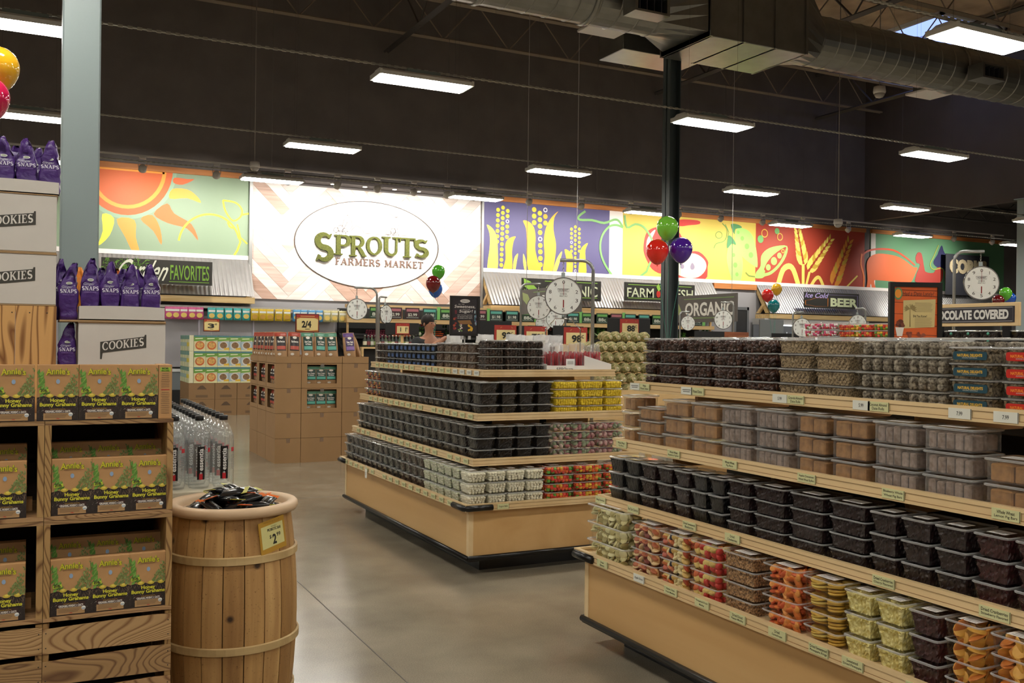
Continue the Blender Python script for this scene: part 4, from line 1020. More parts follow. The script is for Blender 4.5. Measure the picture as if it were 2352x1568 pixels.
def gondola(x0, x1, y0, y1, label, tiers=TIER, ph=0):
    cx, cy = (x0+x1)/2, (y0+y1)/2; t = thing('display_gondola', label, 'display stand', (cx, cy, 0), 'wooden shelf gondolas')
    X0, X1, Y0, Y1 = x0-cx, x1-cx, y0-cy, y1-cy
    MB().box((X0+.2, Y0+.2, 0), (X1-.2, Y1-.2, .115), BLK).build('kick_base', t)
    b = MB(); i = .05
    for nm, a, c_ in (('base_panel', (X0+i, Y0+i+.001, .13), (X0+i+.02, Y1-i-.001, .46)), ('base_panel', (X1-i-.02, Y0+i+.001, .13), (X1-i, Y1-i-.001, .46)), ('base_panel', (X0+i+.021, Y0+i, .13), (X1-i-.021, Y0+i+.02, .46)), ('base_panel', (X0+i+.021, Y1-i-.02, .13), (X1-i-.021, Y1-i, .46))):
        MB().box(a, c_, MAP).build(nm, t)
    for sx_ in (X0+i-.006, X1-i-.03):
        for sy_ in (Y0+i-.006, Y1-i-.03): MB().box((sx_, sy_, .13), (sx_+.036, sy_+.036, .458), MAPR).build('corner_post', t)
    b = MB(); i = .035
    P = [(X0+i, Y0+i), (X1-i, Y0+i), (X1-i, Y1-i), (X0+i, Y1-i)]
    for k in range(4): a, c_ = P[k], P[(k+1) % 4]; b.tube([(*a, .128), (*c_, .128)], .017, BLK, 8)
    b.box((X0+i, Y0+i, .105), (X1-i, Y1-i, .13), BLK); b.build('lower_bumper', t)
    for sx_, dx_ in ((X0, 1), (X1, -1)):
        for sy_, dy_ in ((Y0, 1), (Y1, -1)):
            b = MB(); b.tube([(sx_+.2*dx_, sy_-.006*dy_, .478), (sx_+.02*dx_, sy_-.006*dy_, .478), (sx_-.006*dx_, sy_+.02*dy_, .478), (sx_-.006*dx_, sy_+.2*dy_, .478)], .021, BLK, 10); b.build('corner_bumper', t)
    for k, (ins, zt) in enumerate(tiers):
        a0, a1, b0, b1 = X0+ins, X1-ins, Y0+ins, Y1-ins
        s = MB().box((a0+.022, b0+.022, zt-.042), (a1-.022, b1-.022, zt-.022), MAPR).build('shelf', t)
        b = MB(); rail(b, a0, b0, a1, b1, zt-.052, zt); b.build('edge_rail', s)
        if k:
            nfin = max(3, int(round((b1-b0)/.9))+1)
            for f in range(nfin):
                y = b0+.235+(b1-b0-.47)*f/(nfin-1); b = MB(); zz = zt-.053; w_ = a1-.1; h_ = .085
                aa = a0+.235; w_ = a1-.235; pr = [(aa, zz), (w_, zz), (w_, zz-h_*.5)]+[(w_-.03+.03*cos(radians(q)), zz-h_+.03+.03*sin(radians(q))) for q in (0, -45, -90)]+[(aa+.03+.03*cos(radians(q)), zz-h_+.03+.03*sin(radians(q))) for q in (-90, -135, -180)]
                pr = [pr[0]]+pr[1:]
                n = len(pr); V = [(x, y-.012, z) for x, z in pr]+[(x, y+.012, z) for x, z in pr]
                b.add(V, [tuple(range(n)), tuple(range(n, 2*n))[::-1]]+[(q, n+q, n+(q+1) % n, (q+1) % n) for q in range(n)], MAPB); b.build('shelf_bracket', t)
    zt = tiers[-1][1]-.14
    MB().box((-.02, Y0+.34, .46), (.02, Y1-.34, zt), mat('15120f', .7)).build('centre_board', t)
    return t, cx, cy
def price_tag(t, cx, cy, face, pos, X, z, L, words=None, white=False, key={}):
    """card clipped in the rail groove. face 'x' = long side facing the aisle, 'y' = near end"""
    k = (face, L, words, white)
    if k not in key:
        b = MB(); fr = frame((0, 0, 0), (0, -1, 0), (0, 0, 1)) if face == 'x' else frame((0, 0, 0), (1, 0, 0), (0, 0, 1))
        m = TAGW if white else TAG; h_ = .036
        b.prism([(-L/2, -h_/2), (L/2, -h_/2), (L/2, h_/2), (-L/2, h_/2)], fr, m, .003)
        b.flat([(L/2-.002, -h_/2), (L/2, -h_/2), (L/2, h_/2), (L/2-.002, h_/2)], fr, INK, .0034)
        if words:
            n = len(words)
            for i, w_ in enumerate(words):
                hh = .011 if n > 1 else .014; b.text(w_, .0, (.5*(n-1)-i)*.0145, min(L*.86, len(w_)*.0058), hh, fr, INK, .0034, bold=.01)
        else: b.flat([(-L*.3, -.006), (L*.3, -.006), (L*.3, -.003), (-L*.3, -.003)], fr, INK, .0034); b.flat([(-L*.36, .003), (L*.36, .003), (L*.36, .006), (-L*.36, .006)], fr, INK, .0034)
        key[k] = b.mesh('price_tag')
    loc = (X-cx, pos-cy, z) if face == 'x' else (pos-cx, X-cy, z)
    return inst(key[k], 'price_tag', t, loc)

# --- middle display
GX0, GX1 = 2.645, 4.215
g1, c1x, c1y = gondola(GX0, GX1, 5.91, 8.88, 'wooden four-shelf gondola in the middle, its black-edged end facing the aisle')
g2, c2x, c2y = gondola(GX0, GX1, 1.46, 4.46, 'wooden four-shelf gondola at right foreground, stacked with dried fruit tubs')
T3 = [(0, .505), (.06, .85), (.12, 1.22), (.2, 1.60)]
g3, c3x, c3y = gondola(6.05, 7.6, 3.2, 8.2, 'tall gondola with chocolate covered sign, behind the right foreground one', T3)
KN = [['dark coffee beans', 'black raisins', 'dark raisins', 'dark cranberries'],
      ['trail mix', 'brown almonds', 'dark raisins', 'black raisins'], ['black raisins', 'dark coffee beans', 'dark raisins', 'dark coffee beans']]
SH = ['lowest shelf', 'second shelf', 'third shelf', 'top shelf']
for k, (ins, zt) in enumerate(TIER):
    zs = zt-.0212; y0 = 5.91+ins+.03; y1 = 8.88-ins-.03; xf = GX0+ins+.03
    grp = f'snack tubs on the {SH[k]} of the middle display'
    if k < 3:
        P = .134; n = int((y1-y0-.19)/P); h = .081; lv = 3
        for i in range(n):
            y = y1-(i+.5)*(y1-y0-.2)/n; 
            if k == 0: kind = 'dark raisins' if i < n*.42 else 'black raisins' if i < n*.52 else 'brown almonds' if i < n*.72 else 'white mint bits'
            elif k == 1: kind = 'dark coffee beans' if i < n*.3 else 'black raisins' if i < n*.62 else 'dark raisins'
            else: kind = 'trail mix' if i < 3 else 'brown almonds' if i < n*.3 else 'dark raisins' if i < n*.7 else 'black raisins'
            stack(xf+.093, y, zs, .186, (y1-y0-.2)/n, h, lv, kind, f'{ORD[i]} stack from far end, {SH[k]}, middle display', grp)
        ends = {0: [('white yogurt balls', 2.675, .155), ('white yogurt balls', 2.83, .152), ('white yogurt balls', 2.982, .152), ('white yogurt balls', 3.134, .15), ('gummy bears', 3.29, .235), ('gummy bears', 3.53, .25), ('gummy bears', 3.785, .25)],
                1: [('black raisins', 2.765, .172), ('black raisins', 2.94, .15), ('black raisins', 3.092, .15), ('black raisins', 3.244, .14), ('wrapped pink candies', 3.39, .16), ('wrapped pink candies', 3.56, .21), ('wrapped pink candies', 3.78, .24)],
                2: [('black raisins', 2.82, .172), ('black raisins', 2.995, .14), ('black raisins', 3.137, .145), ('black raisins', 3.284, .145), ('yellow candy balls', 3.435, .205), ('yellow candy balls', 3.65, .215), ('yellow candy balls', 3.875, .16)]}[k]
        for i, (kind, x, w_) in enumerate(ends):
            big = kind in ('gummy bears', 'wrapped pink candies', 'yellow candy balls')
            stack(x+w_/2, y0+.088, zs, w_, .176, .0615 if big else h, 4 if big else 3, kind, f'{ORD[i]} from left, near end, {SH[k]}, middle display', grp)
        # far side of the island
        for i in range(0): pass
    else:
        n1 = 14; ya = 7.13; P = (y1-ya)/n1
        for i in range(n1): stack(xf+.085, y1-(i+.5)*P, zs, .17, P, .066, 3, 'blue label tubs' if i > 2 else 'brown almonds', f'{ORD[i]} stack from far end, top shelf, middle display', grp)
        n2 = 5; yb = y0+.2; P = (ya-yb)/n2
        for i in range(n2): stack(xf+.085, ya-(i+.5)*P, zs, .17, P, .07, 3, 'hazelnut bites' if i % 2 else 'brown snack bites', f'{ORD[i+n1]} stack from far end, top shelf, middle display', grp)
        for i in range(3): stack(2.905+.165*(i+.5)+.02*i*0, y0+.09, zs, .163, .18, .0585, 4, 'chocolate clusters', f'{ORD[i]} from left, near end, top shelf, middle display', grp)
        for i in range(4): stack(3.62, y0+.6+.26*i, zs, .3, .24, .066, 3, 'brown snack bites', f'{ORD[i]} from near end, far side, top shelf, middle display', grp)
    nt = 18
    for i in range(nt):
        if (i*7+k) % 11 in (0,): continue
        price_tag(g1, c1x, c1y, 'x', 5.98+ins+(2.8-2*ins)*(i+.3)/nt, GX0+ins+.0, zt-.0275, .085, None, k == 3 and i < 4)
price_tag(g1, c1x, c1y, 'y', 2.93, 5.91, .505-.0275, .09, ('Yogurt Balls',))
b = MB(); fr = frame((0, 0, 0), (0, -1, 0), (0, 0, 1)); b.prism([(x, y) for x, y in rrect(.026, .04, .012, 4)], fr, mat('e6e4d8', .4), .003); b.text('5', 0, 0, .014, .025, fr, INK, .0035, bold=.02)
b.tube([(-.002, 0, .035), (-.002, 0, .075)], .002, mat('d0d0d0', .3), 4)
p = at(841, 1087, X=GX0-.012); b.build('hanging_tag', g1, (p.x-c1x, p.y-c1y, p.z))

# --- right foreground display
def rstacks(k, items, xd, grp, ins, zt):
    for i, (kind, ya, yb, h, n) in enumerate(items):
        far = 'far'; stack(GX0+ins+.03+xd/2, (ya+yb)/2, zt-.0212, xd, abs(yb-ya)-.003, h, n, kind, f'{ORD[i]} stack from far end, {SH[k]}, right foreground', grp)
G4 = 'dried fruit tubs on the lowest shelf, right foreground'; G3 = 'dark fruit tubs on the second shelf, right foreground'; G2_ = 'fig bar tubs on the third shelf, right foreground'; G1_ = 'date tubs on the top shelf, right foreground'
rstacks(0, [('dried banana chips', 4.40, 4.02, .092, 3), ('mixed dried apples', 3.98, 3.75, .062, 4), ('dried fruit mix with prunes', 3.74, 3.51, .062, 4), ('tropical fruit mix', 3.50, 3.28, .062, 4), ('seed and nut clusters', 3.27, 3.05, .062, 4),
            ('orange papaya strips', 3.02, 2.80, .062, 4), ('pineapple rings', 2.79, 2.59, .062, 4), ('pineapple pieces', 2.58, 2.44, .082, 3), ('pineapple pieces', 2.43, 2.30, .082, 3), ('dried cherries', 2.29, 2.155, .082, 3), ('dried mango slices', 2.15, 2.0, .062, 4), ('dried mango slices', 1.98, 1.80, .062, 4), ('orange papaya strips', 1.79, 1.6, .062, 4)], .18, G4, 0, .505)
rstacks(1, [('prunes in dark syrup', 4.33, 4.185, .078, 3), ('prunes in dark syrup', 4.18, 4.04, .078, 3), ('dark cranberries', 4.035, 3.895, .078, 3), ('dark cranberries', 3.89, 3.755, .078, 3), ('dark cranberries', 3.75, 3.62, .078, 3), ('prunes in dark syrup', 3.615, 3.49, .078, 3), ('prunes in dark syrup', 3.485, 3.365, .078, 3),
            ('dark cranberries', 3.355, 3.19, .06, 4), ('dark cranberries', 3.18, 2.975, .06, 4), ('dark cranberries', 2.965, 2.76, .06, 4), ('dark cranberries', 2.75, 2.55, .06, 4), ('dark cranberries', 2.545, 2.41, .078, 3), ('dark cranberries', 2.405, 2.265, .078, 3), ('dark cranberries', 2.26, 2.12, .078, 3), ('dried cherries', 2.115, 1.97, .078, 3), ('dried cherries', 1.965, 1.82, .078, 3), ('dried cherries', 1.815, 1.67, .078, 3)], .18, G3, .09, .803)
rstacks(2, [('fig bars', 4.29, 4.165, .085, 3), ('fig bars', 4.155, 3.935, .067, 3), ('fig bars', 3.93, 3.705, .084, 3), ('fig bars', 3.70, 3.485, .084, 3), ('wrapped fig bars', 3.48, 3.25, .084, 3), ('wrapped fig bars', 3.245, 3.01, .084, 3), ('fig bars', 3.0, 2.81, .084, 3), ('fig bars', 2.80, 2.60, .084, 3), ('wrapped fig bars', 2.59, 2.37, .084, 3), ('wrapped fig bars', 2.365, 2.14, .084, 3),
            ('fig bars', 2.12, 1.9, .084, 2), ('fig bars', 1.89, 1.67, .084, 3)], .18, G2_, .145, 1.112)
rstacks(3, [('pitted dates', 4.21, 4.10, .0625, 4), ('pitted dates', 4.095, 3.87, .0625, 4), ('pitted dates', 3.865, 3.65, .0625, 4), ('pitted dates', 3.645, 3.43, .0625, 4), ('pitted dates', 3.425, 3.20, .0625, 4), ('date rolls with granola', 3.195, 2.98, .0625, 4), ('date rolls with granola', 2.975, 2.76, .0625, 4),
            ('coconut date rolls', 2.755, 2.53, .0625, 4), ('coconut date rolls', 2.525, 2.34, .0625, 4), ('teal label date rolls', 2.325, 2.13, .056, 4), ('red label date rolls', 2.12, 1.93, .056, 4), ('red label date rolls', 1.92, 1.74, .056, 4)], .2, G1_, .225, 1.418)
for i in range(9):  # second rank on the top shelf
    stack(GX0+.225+.03+.2+.13, 4.08-.25*i, 1.418-.0212, .22, .235, .0645, 4, 'pitted dates' if i < 4 else 'coconut date rolls', f'{ORD[i]} from far end, back rank, top shelf, right foreground', 'tubs in the back rank of the top shelf')
def rt(u, v, k, words, L=.1, white=False):
    ins, zt = TIER[k]; p = at(u, v, X=GX0+ins); price_tag(g2, c2x, c2y, 'x', p.y, GX0+ins, zt-.0275, L, words, white)
rt(1459, 891, 3, None, .09, True); rt(1481, 893, 3, ('Whole', 'Pitted Dates'), .09); rt(1578, 902, 3, None, .09, True); rt(1603, 904, 3, ('Pitted Dates',)); rt(1792, 920, 3, ('5.99',), .09, True); rt(1828, 925, 3, ('Granola Almond', 'Date Rolls'))
rt(1979, 937, 3, ('5.99',), .085, True); rt(2018, 943, 3, ('Coconut Almond', 'Date Rolls'), .1); rt(2205, 960, 3, ('7.99',), .09, True); rt(2311, 970, 3, ('7.99',), .09, True)
rt(1428, 1025, 2, ('Whole Wheat', 'Fig Bars')); rt(1548, 1050, 2, ('Whole Wheat', 'Raspberry Fig Bars')); rt(1677, 1073, 2, ('Whole Wheat', 'Fig Bars')); rt(1853, 1107, 2, ('Apple Cinnamon', 'Whole Wheat Fig Bars')); rt(2052, 1145, 2, ('Blueberry Whole', 'Wheat Fig Bars')); rt(2311, 1193, 2, ('Whole Wheat', 'Lemon Fig Bars'))
rt(1380, 1153, 1, ('Bing Cherries',)); rt(1455, 1172, 1, ('Red Tart Cherries',)); rt(1584, 1209, 1, ('Dried Sweetened', 'Blueberries')); rt(1683, 1240, 1, ('Dried', 'Cranberries')); rt(2030, 1337, 1, ('Dried Cranberries', 'Cherry Flavored')); rt(2285, 1413, 1, ('Dried Cranberries', 'Strawberry Flavored'), .11)
rt(1384, 1293, 0, ('Dried', 'Bananas')); rt(1468, 1325, 0, ('Apple Slices',), .09, True); rt(1541, 1355, 0, ('Apple Chips', 'Fruit Medley')); rt(1613, 1383, 0, ('Tropical Fruit', 'Medley')); rt(1695, 1415, 0, ('Dried Diced', 'Papaya Medley')); rt(1786, 1449, 0, ('Dried', 'Cantaloupe')); rt(1881, 1486, 0, ('Dried Sweetened', 'Pineapple Rings')); rt(1959, 1516, 0, ('Sweetened', 'Dried Pineapple')); rt(2110, 1575, 0, ('Dried', 'Cherries'))
# --- tall gondola behind: only its top tiers show
grp = 'tubs on the top shelf of the tall gondola'
for i, (u0, u1) in enumerate(((1840, 1877), (1879, 1916))):
    a, c_ = at(u0, 780, X=6.3), at(u1, 780, X=6.3); stack(6.3+.12, (a.y+c_.y)/2, 1.579, .22, a.y-c_.y, .062, 4, 'pink and white candies', f'{ORD[i]} stack from left, tall gondola', grp)
for i, (u0, u1) in enumerate(((1918, 1956), (1957, 1998), (1999, 2042))):
    a, c_ = at(u0, 780, X=6.3), at(u1, 780, X=6.3); stack(6.3+.12, (a.y+c_.y)/2, 1.579, .22, a.y-c_.y, .058, 4, 'gummy bears', f'{ORD[i]} gummy stack from left, tall gondola', grp)
UB = [2048, 2108, 2165, 2198, 2243, 2290, 2338, 2388]
gdot = mat('3f8f78', .4)
for i in range(len(UB)-1):
    a, c_ = at(UB[i], 780, X=6.3), at(UB[i+1], 780, X=6.3); n = 3
    for k in range(n):
        o = tub(6.3+.12, (a.y+c_.y)/2, 1.579+k*.0566, .22, a.y-c_.y-.008, .056, 'dark raisins', f'dark chocolate tub with green dot, {LEV[n][k]} of {ORD[i]} stack, under chocolate sign', grp)
        b = MB(); b.lathe([(.011, 0), (.011, .002)], gdot, 12, M=Matrix.Translation((-.106, 0, .03)) @ Matrix.Rotation(-pi/2, 4, 'Y')); b.build('dot_sticker', o)
# crumpled clear bags at the back of the middle display's top shelf
def crumple(b, w_, d, h, m, seed, n=9, neck=.7):
    V = []; 
    for k in range(n+1):
        f = k/n
        for i in range(14):
            a = 2*pi*i/14; e = 1-.16*hsh(i+seed, k*1.7); s = 1-.25*max(0, f-.6)
            V.append((w_/2*cos(a)*e*s, d/2*sin(a)*e*s*(1-neck*f**3), h*f*(1-.05*hsh(i, k+seed))))
    F = [(k*14+i, k*14+(i+1) % 14, (k+1)*14+(i+1) % 14, (k+1)*14+i) for k in range(n) for i in range(14)]
    b.add(V, F, m)
for i, (x, y) in enumerate(((3.25, 7.55), (3.42, 7.3), (3.32, 7.05), (3.48, 6.8), (3.72, 7.0), (3.36, 6.62), (3.6, 6.62), (3.8, 6.75))):
    t = thing('snack_bag', f'crumpled clear snack bag behind the tubs, {ORD[i]} from the far end, middle display', 'bag', (x, y, 1.3968), 'clear bags on the middle display')
    b = MB(); crumple(b, .17, .1, .285, clear('white_bag_film', .5, (.97, .97, .97), .25), i*3); b.build('film', t)
    b = MB(); crumple(b, .14, .085, .15, mat('8a6a52', .7, var=.4, scale=60), i*5, 6, .2); b.build('food', t)
# white tray of red liquorice bags at the near right corner
tx0, tx1, ty0, ty1 = 3.40, 3.965, 6.16, 6.55; zz = 1.3968
t = thing('display_tray', 'low white cardboard tray of red liquorice bags, right corner of the middle display', 'tray', ((tx0+tx1)/2, (ty0+ty1)/2, zz)); tw = mat('e9e6e2', .6)
hw, hd = (tx1-tx0)/2, (ty1-ty0)/2
b = MB(); b.box((-hw, -hd, 0), (hw, hd, .004), tw); b.box((-hw, hd-.004, .004), (hw, hd, .1), tw)
b.add([(-hw, -hd, 0), (hw*.15-.0, -hd, 0), (hw*.15, -hd, .05), (-hw+.05, -hd, .05), (-hw, -hd, .052), (-hw, -hd+.004, 0), (hw*.15, -hd+.004, 0), (hw*.15, -hd+.004, .05), (-hw+.05, -hd+.004, .05), (-hw, -hd+.004, .052)], [(0, 1, 2, 3, 4), (9, 8, 7, 6, 5), (0, 5, 6, 1), (1, 6, 7, 2), (2, 7, 8, 3), (3, 8, 9, 4)], tw)
b.add([(hw*.15, -hd, 0), (hw, -hd, 0), (hw, -hd, .062), (hw*.15, -hd, .125), (hw*.15, -hd+.004, 0), (hw, -hd+.004, 0), (hw, -hd+.004, .062), (hw*.15, -hd+.004, .125)], [(0, 1, 2, 3), (7, 6, 5, 4), (0, 4, 5, 1), (1, 5, 6, 2), (2, 6, 7, 3), (3, 7, 4, 0)], tw)
for s in (-1, 1): b.add([(s*hw, -hd, 0), (s*hw, hd, 0), (s*hw, hd, .1), (s*hw, -hd, .06), (s*(hw-.004), -hd, 0), (s*(hw-.004), hd, 0), (s*(hw-.004), hd, .1), (s*(hw-.004), -hd, .06)], [(0, 1, 2, 3), (4, 7, 6, 5), (2, 3, 7, 6), (0, 1, 5, 4)], tw)
b.build('tray', t)
b = MB(); fr = frame((-hw*.45, -hd-.001, .024), (1, 0, 0), (0, 0, 1)); b.text('SPROUTS', 0, 0, .14, .024, fr, mat('5c5c58', .5), .0, serif=True); b.build('printed_logo', t)
b = MB(); b.box((-hw*.42, -hd-.004, .03), (-hw*.16, -hd-.001, .1), mat('f4f4f2', .4)); b.box((-hw*.38, -hd-.0055, .06), (-hw*.2, -hd-.004, .085), mat('c4c4c0', .4)); b.build('price_card', t)
for i in range(8):
    x = (tx0+tx1)/2-hw+.04+i*(2*hw-.08)/7; o = thing('liquorice_bag', f'clear bag of red liquorice sticks in the white tray, {ORD[i]} from left', 'bag', (x, 6.33, zz+.005), 'red liquorice bags in the white tray')
    b = MB(); crumple(b, .075, .12, .205+.01*(i % 3), clear('bag_film', .14, (.98, .98, .98), .2), i*7, 9, .5); b.build('film', o)
    b = MB()
    for s in range(22): a = s*.55; q = .5+.5*(s % 2); b.tube([(.03*q*cos(a), .052*q*sin(a), .003), (.03*q*cos(a)+RND.uniform(-.006, .006), .052*q*sin(a), .14+RND.uniform(-.03, .012))], .0068, mat('8c1c22', .35), 5)
    b.build('liquorice', o)

# ================================================================== LEFT FOREGROUND: CRATES AND BOXES
KR = mat('b98d5c', .7, var=.08, scale=20); SOIL = mat('2e231e', .7, var=.5, scale=90)
G_A = mat('5c8a34', .6, var=.3, scale=60); G_B = mat('8a9a5c', .6, var=.5, scale=120)
def fsub(fr, x, y): return lambda a, c, z=0: fr(x+a, y+c, z)
def snack_box_meshes(w_, h, d):
    body = MB().box((-w_/2, 0, 0), (w_/2, d, h), KR, bev=.0012); 
    body.box((-w_/2+.004, d*.48, h), (w_/2-.004, d*.5, h+.0004), mat('9a7448', .7))
    fr = frame((0, 0, 0), (1, 0, 0), (0, 0, 1)); e = .0004; r_ = random.Random(5)
    p = MB()
    # soil half with wavy top
    top = [(w_*(.5-k/14), h*(.43+.012*sin(k*1.7)+.01*hsh(k, 3))) for k in range(15)]
    p.flat([(-w_*.5, h*.002), (w_*.5, h*.002)]+top, fr, SOIL, e)
    for k in range(60):  # roots and pebbles
        x, y = r_.uniform(-.48, .48)*w_, h*r_.uniform(.33, .43)*.99; a = r_.uniform(-1, 1)*.004
        p.flat([(x, y), (x+.0007, y), (x+a+.0006, y-.008), (x+a, y-.008)][::-1], fr, mat('8f7860', .7), e*2)
    for k in range(50):
        x, y = r_.uniform(-.48, .48)*w_, h*r_.uniform(.02, .3); s = r_.uniform(.0006, .0014); p.flat([(x-s, y), (x, y-s), (x+s, y), (x, y+s)], fr, mat('a8a09a', .7), e*2)
    # green corn leaves left, seed heads right
    def leaf(x, y, L, a, wd, m, z): c_, s_ = cos(a), sin(a); p.flat([(x, y), (x+L*.4*c_+wd*s_, y+L*.4*s_-wd*c_), (x+L*c_, y+L*s_), (x+L*.4*c_-wd*s_, y+L*.4*s_+wd*c_)], fr, m, z)
    for k in range(26):
        x = w_*(-.49+.012*(k % 7)); y = h*(.43+.018*k*.9); 
        if x+.0 > w_*(.0-.018*k): pass
        leaf(max(-w_*.485, w_*(-.485+.26*hsh(k, 1)*(1-k/30))), min(h*(.43+.4*k/26), h*.84), .022, radians(62+44*(hsh(k, 2)-.5)), .005, G_A if k % 3 else mat('7aa84a', .6), e*(2+k*.1))
    for k in range(110):
        f = hsh(k, 7); xx = w_*(.12+.36*hsh(k, 9)); ymx = .45+(.47*((xx/w_-.1)/.38)); y = h*(.44+(ymx-.44)*f)
        leaf(xx, y, .010, radians(40+100*hsh(k, 4)), .0026, G_B if k % 2 else mat('6f7f42', .6), e*(2+k*.05))
    for x in (-.19, .07, .33):
        p.flat([(w_*x+.0115*cos(q*.7), h*.45+.0065*sin(q*.7)) for q in range(9)], fr, mat('c9b03c', .6), e*6); p.flat([(w_*x+.006*cos(q*.7), h*.462+.004*sin(q*.7)) for q in range(9)], fr, mat('e0cc5a', .6), e*6.5)
    p.flat([(-w_*.44, h*.495), (-w_*.22, h*.515), (-w_*.22, h*.57), (-w_*.44, h*.55)], fr, mat('b6cc3c', .5), e*7)
    p.text('SOIL', -w_*.33, h*.548, .02, .006, fr, INK, e*8, bold=.05); p.text('MATTERS', -w_*.33, h*.522, .021, .004, fr, INK, e*8, bold=.03)
    # small neutral emblem where the photo has a mascot
    p.flat(ell(0, h*.7, .006, .008, 12), fr, mat('8fa7c4', .5), e*5)
    YL = mat('cdbf2e', .5); YD = mat('5d7a2c', .5)
    p.text("Annie's", 0, h*.865, w_*.58, h*.12, fr, YD, e*5, bold=.06, wavy=lambda x: .004*sin(pi*x)); p.text("Annie's", -.0006, h*.868, w_*.57, h*.115, fr, YL, e*7, bold=.02, wavy=lambda x: .004*sin(pi*x))
    p.text('HOMEGROWN ORGANICS', 0, h*.805, w_*.4, .003, fr, mat('6a5030', .6), e*5)
    p.text('Honey', 0, h*.36, w_*.36, h*.085, fr, mat('d8d23c', .5), e*6, bold=.03); p.text('Bunny Grahams', 0, h*.285, w_*.86, h*.085, fr, mat('d8d23c', .5), e*6, bold=.03)
    p.flat([(-w_*.34, h*.02), (w_*.34, h*.02), (w_*.34, h*.225), (-w_*.34, h*.225)], fr, mat('b08c60', .6), e*5)
    p.flat([(-w_*.34, h*.14), (w_*.34, h*.14), (w_*.34, h*.225), (-w_*.34, h*.225)], fr, mat('3a201c', .6), e*6)
    p.text('2018 LIMITED EDITION', 0, h*.208, w_*.36, .004, fr, mat('b8943c', .5), e*7.5); p.text('ORGANIC WHEAT + OATS', 0, h*.174, w_*.6, .0065, fr, mat('e8e2da', .5), e*7.5, bold=.03); p.text('BAKED GRAHAM SNACKS WITH HONEY', 0, h*.152, w_*.55, .003, fr, mat('e8e2da', .5), e*7.5)
    for y in (.11, .085, .06): p.flat([(-w_*.3, h*y), (w_*(.12+y), h*y), (w_*(.12+y), h*(y+.009)), (-w_*.3, h*(y+.009))], fr, mat('7c6248', .6), e*7)
    p.flat([(w_*.0+.006*cos(q*.7), h*.035+.003*abs(sin(q*.7))) for q in range(5)], fr, mat('b5322c', .5), e*8)
    p.flat(ell(w_*.31, h*.115, .0068, .0068, 14), fr, mat('e6e6e2', .5), e*9); p.flat([(w_*.31-.0066, h*.112), (w_*.31+.0066, h*.112), (w_*.31+.004, h*.095), (w_*.31-.004, h*.095)][::-1][::-1], fr, mat('8a9aa8', .5), e*9.5)
    return body.mesh('carton'), p.mesh('front_print')
BW_, BH_, BD_ = .1275, .19, .045
sbm = snack_box_meshes(BW_, BH_, BD_)
def snack_box(x, y, z, label, grp='snack boxes on and in the wooden crates', rz=0):
    o = inst(sbm[0], 'snack_box', None, (x, y, z), rz); tag(o, label, 'box', grp); inst(sbm[1], 'front_print', o); return o
# crates
CW = [wood(a, c, 'X', 2.2, rings=r_, rough=.55, name='burnt_pine') for a, c, r_ in (('6e4a2a', 'a8835a', 44), ('64442a', '9c7a50', 36), ('7a5430', 'b08d60', 52))]
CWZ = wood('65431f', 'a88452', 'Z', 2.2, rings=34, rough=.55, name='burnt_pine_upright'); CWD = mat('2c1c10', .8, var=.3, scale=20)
def crate(x0, x1, y0, y1, z0, z1, label, boards=False, grp='burnt pine display crates'):
    w_, d, h = x1-x0, y1-y0, z1-z0; t = thing('wooden_crate', label, 'crate', ((x0+x1)/2, y0, z0), grp); th = .013
    W2 = w_/2
    if not boards:  # open face: end frames and thin planks
        for s in (-1, 1):
            a, c_ = (s*W2, s*(W2-.02)); MB().box((min(a, c_), 0, th+.0005), (max(a, c_), d, h-th-.0005), CWZ).build('side_panel', t)
        MB().box((-W2, 0, 0), (W2, d*.48, th), CW[0]).build('bottom_board', t); MB().box((-W2, d*.5, 0), (W2, d, th), CW[1]).build('bottom_board', t)
        MB().box((-W2, 0, h-th), (W2, d*.48, h), CW[1]).build('top_board', t); MB().box((-W2, d*.5, h-th), (W2, d, h), CW[2]).build('top_board', t)
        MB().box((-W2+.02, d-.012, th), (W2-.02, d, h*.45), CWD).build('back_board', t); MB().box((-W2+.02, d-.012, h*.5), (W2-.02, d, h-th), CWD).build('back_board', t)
    else:          # slatted long side towards the aisle
        for s in (-1, 1): a, c_ = (s*W2, s*(W2-.02)); MB().box((min(a, c_), .0105, 0), (max(a, c_), d, h-.006), CWZ).build('side_panel', t)
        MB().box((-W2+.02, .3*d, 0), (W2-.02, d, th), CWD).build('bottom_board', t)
        n = 3; g = .02; hh = (h-.012)/n-g*.8
        for k in range(n):
            z = .004+k*(hh+g); jit = .006*hsh(k, x0*10)
            b = MB(); b.add([(-W2, 0, z+jit), (W2, 0, z), (W2, 0, z+hh), (W2*.7, 0, z+hh+.003), (-W2*.6, 0, z+hh-.004), (-W2, 0, z+hh-.008), (-W2, .01, z+jit), (W2, .01, z), (W2, .01, z+hh), (W2*.7, .01, z+hh+.003), (-W2*.6, .01, z+hh-.004), (-W2, .01, z+hh-.008)],
                            [(0, 1, 2, 3, 4, 5), (11, 10, 9, 8, 7, 6)]+[(q, 6+q, 6+(q+1) % 6, (q+1) % 6) for q in range(6)], CW[k % 3])
            s_ = b.build('slat', t)
            for sx_ in (-W2+.01, W2-.01):
                for zz_ in (.02, hh-.02): nb = MB(); nb.lathe([(.0022, 0), (.0022, .0012)], mat('2a2520', .5), 6, M=Matrix.Translation((sx_, 0, z+zz_)) @ Matrix.Rotation(pi/2, 4, 'X')); nb.build('nail', s_)
    return t
CY0 = 3.54
ZL_ = [.0, .33, .66, 1.0, 1.334]
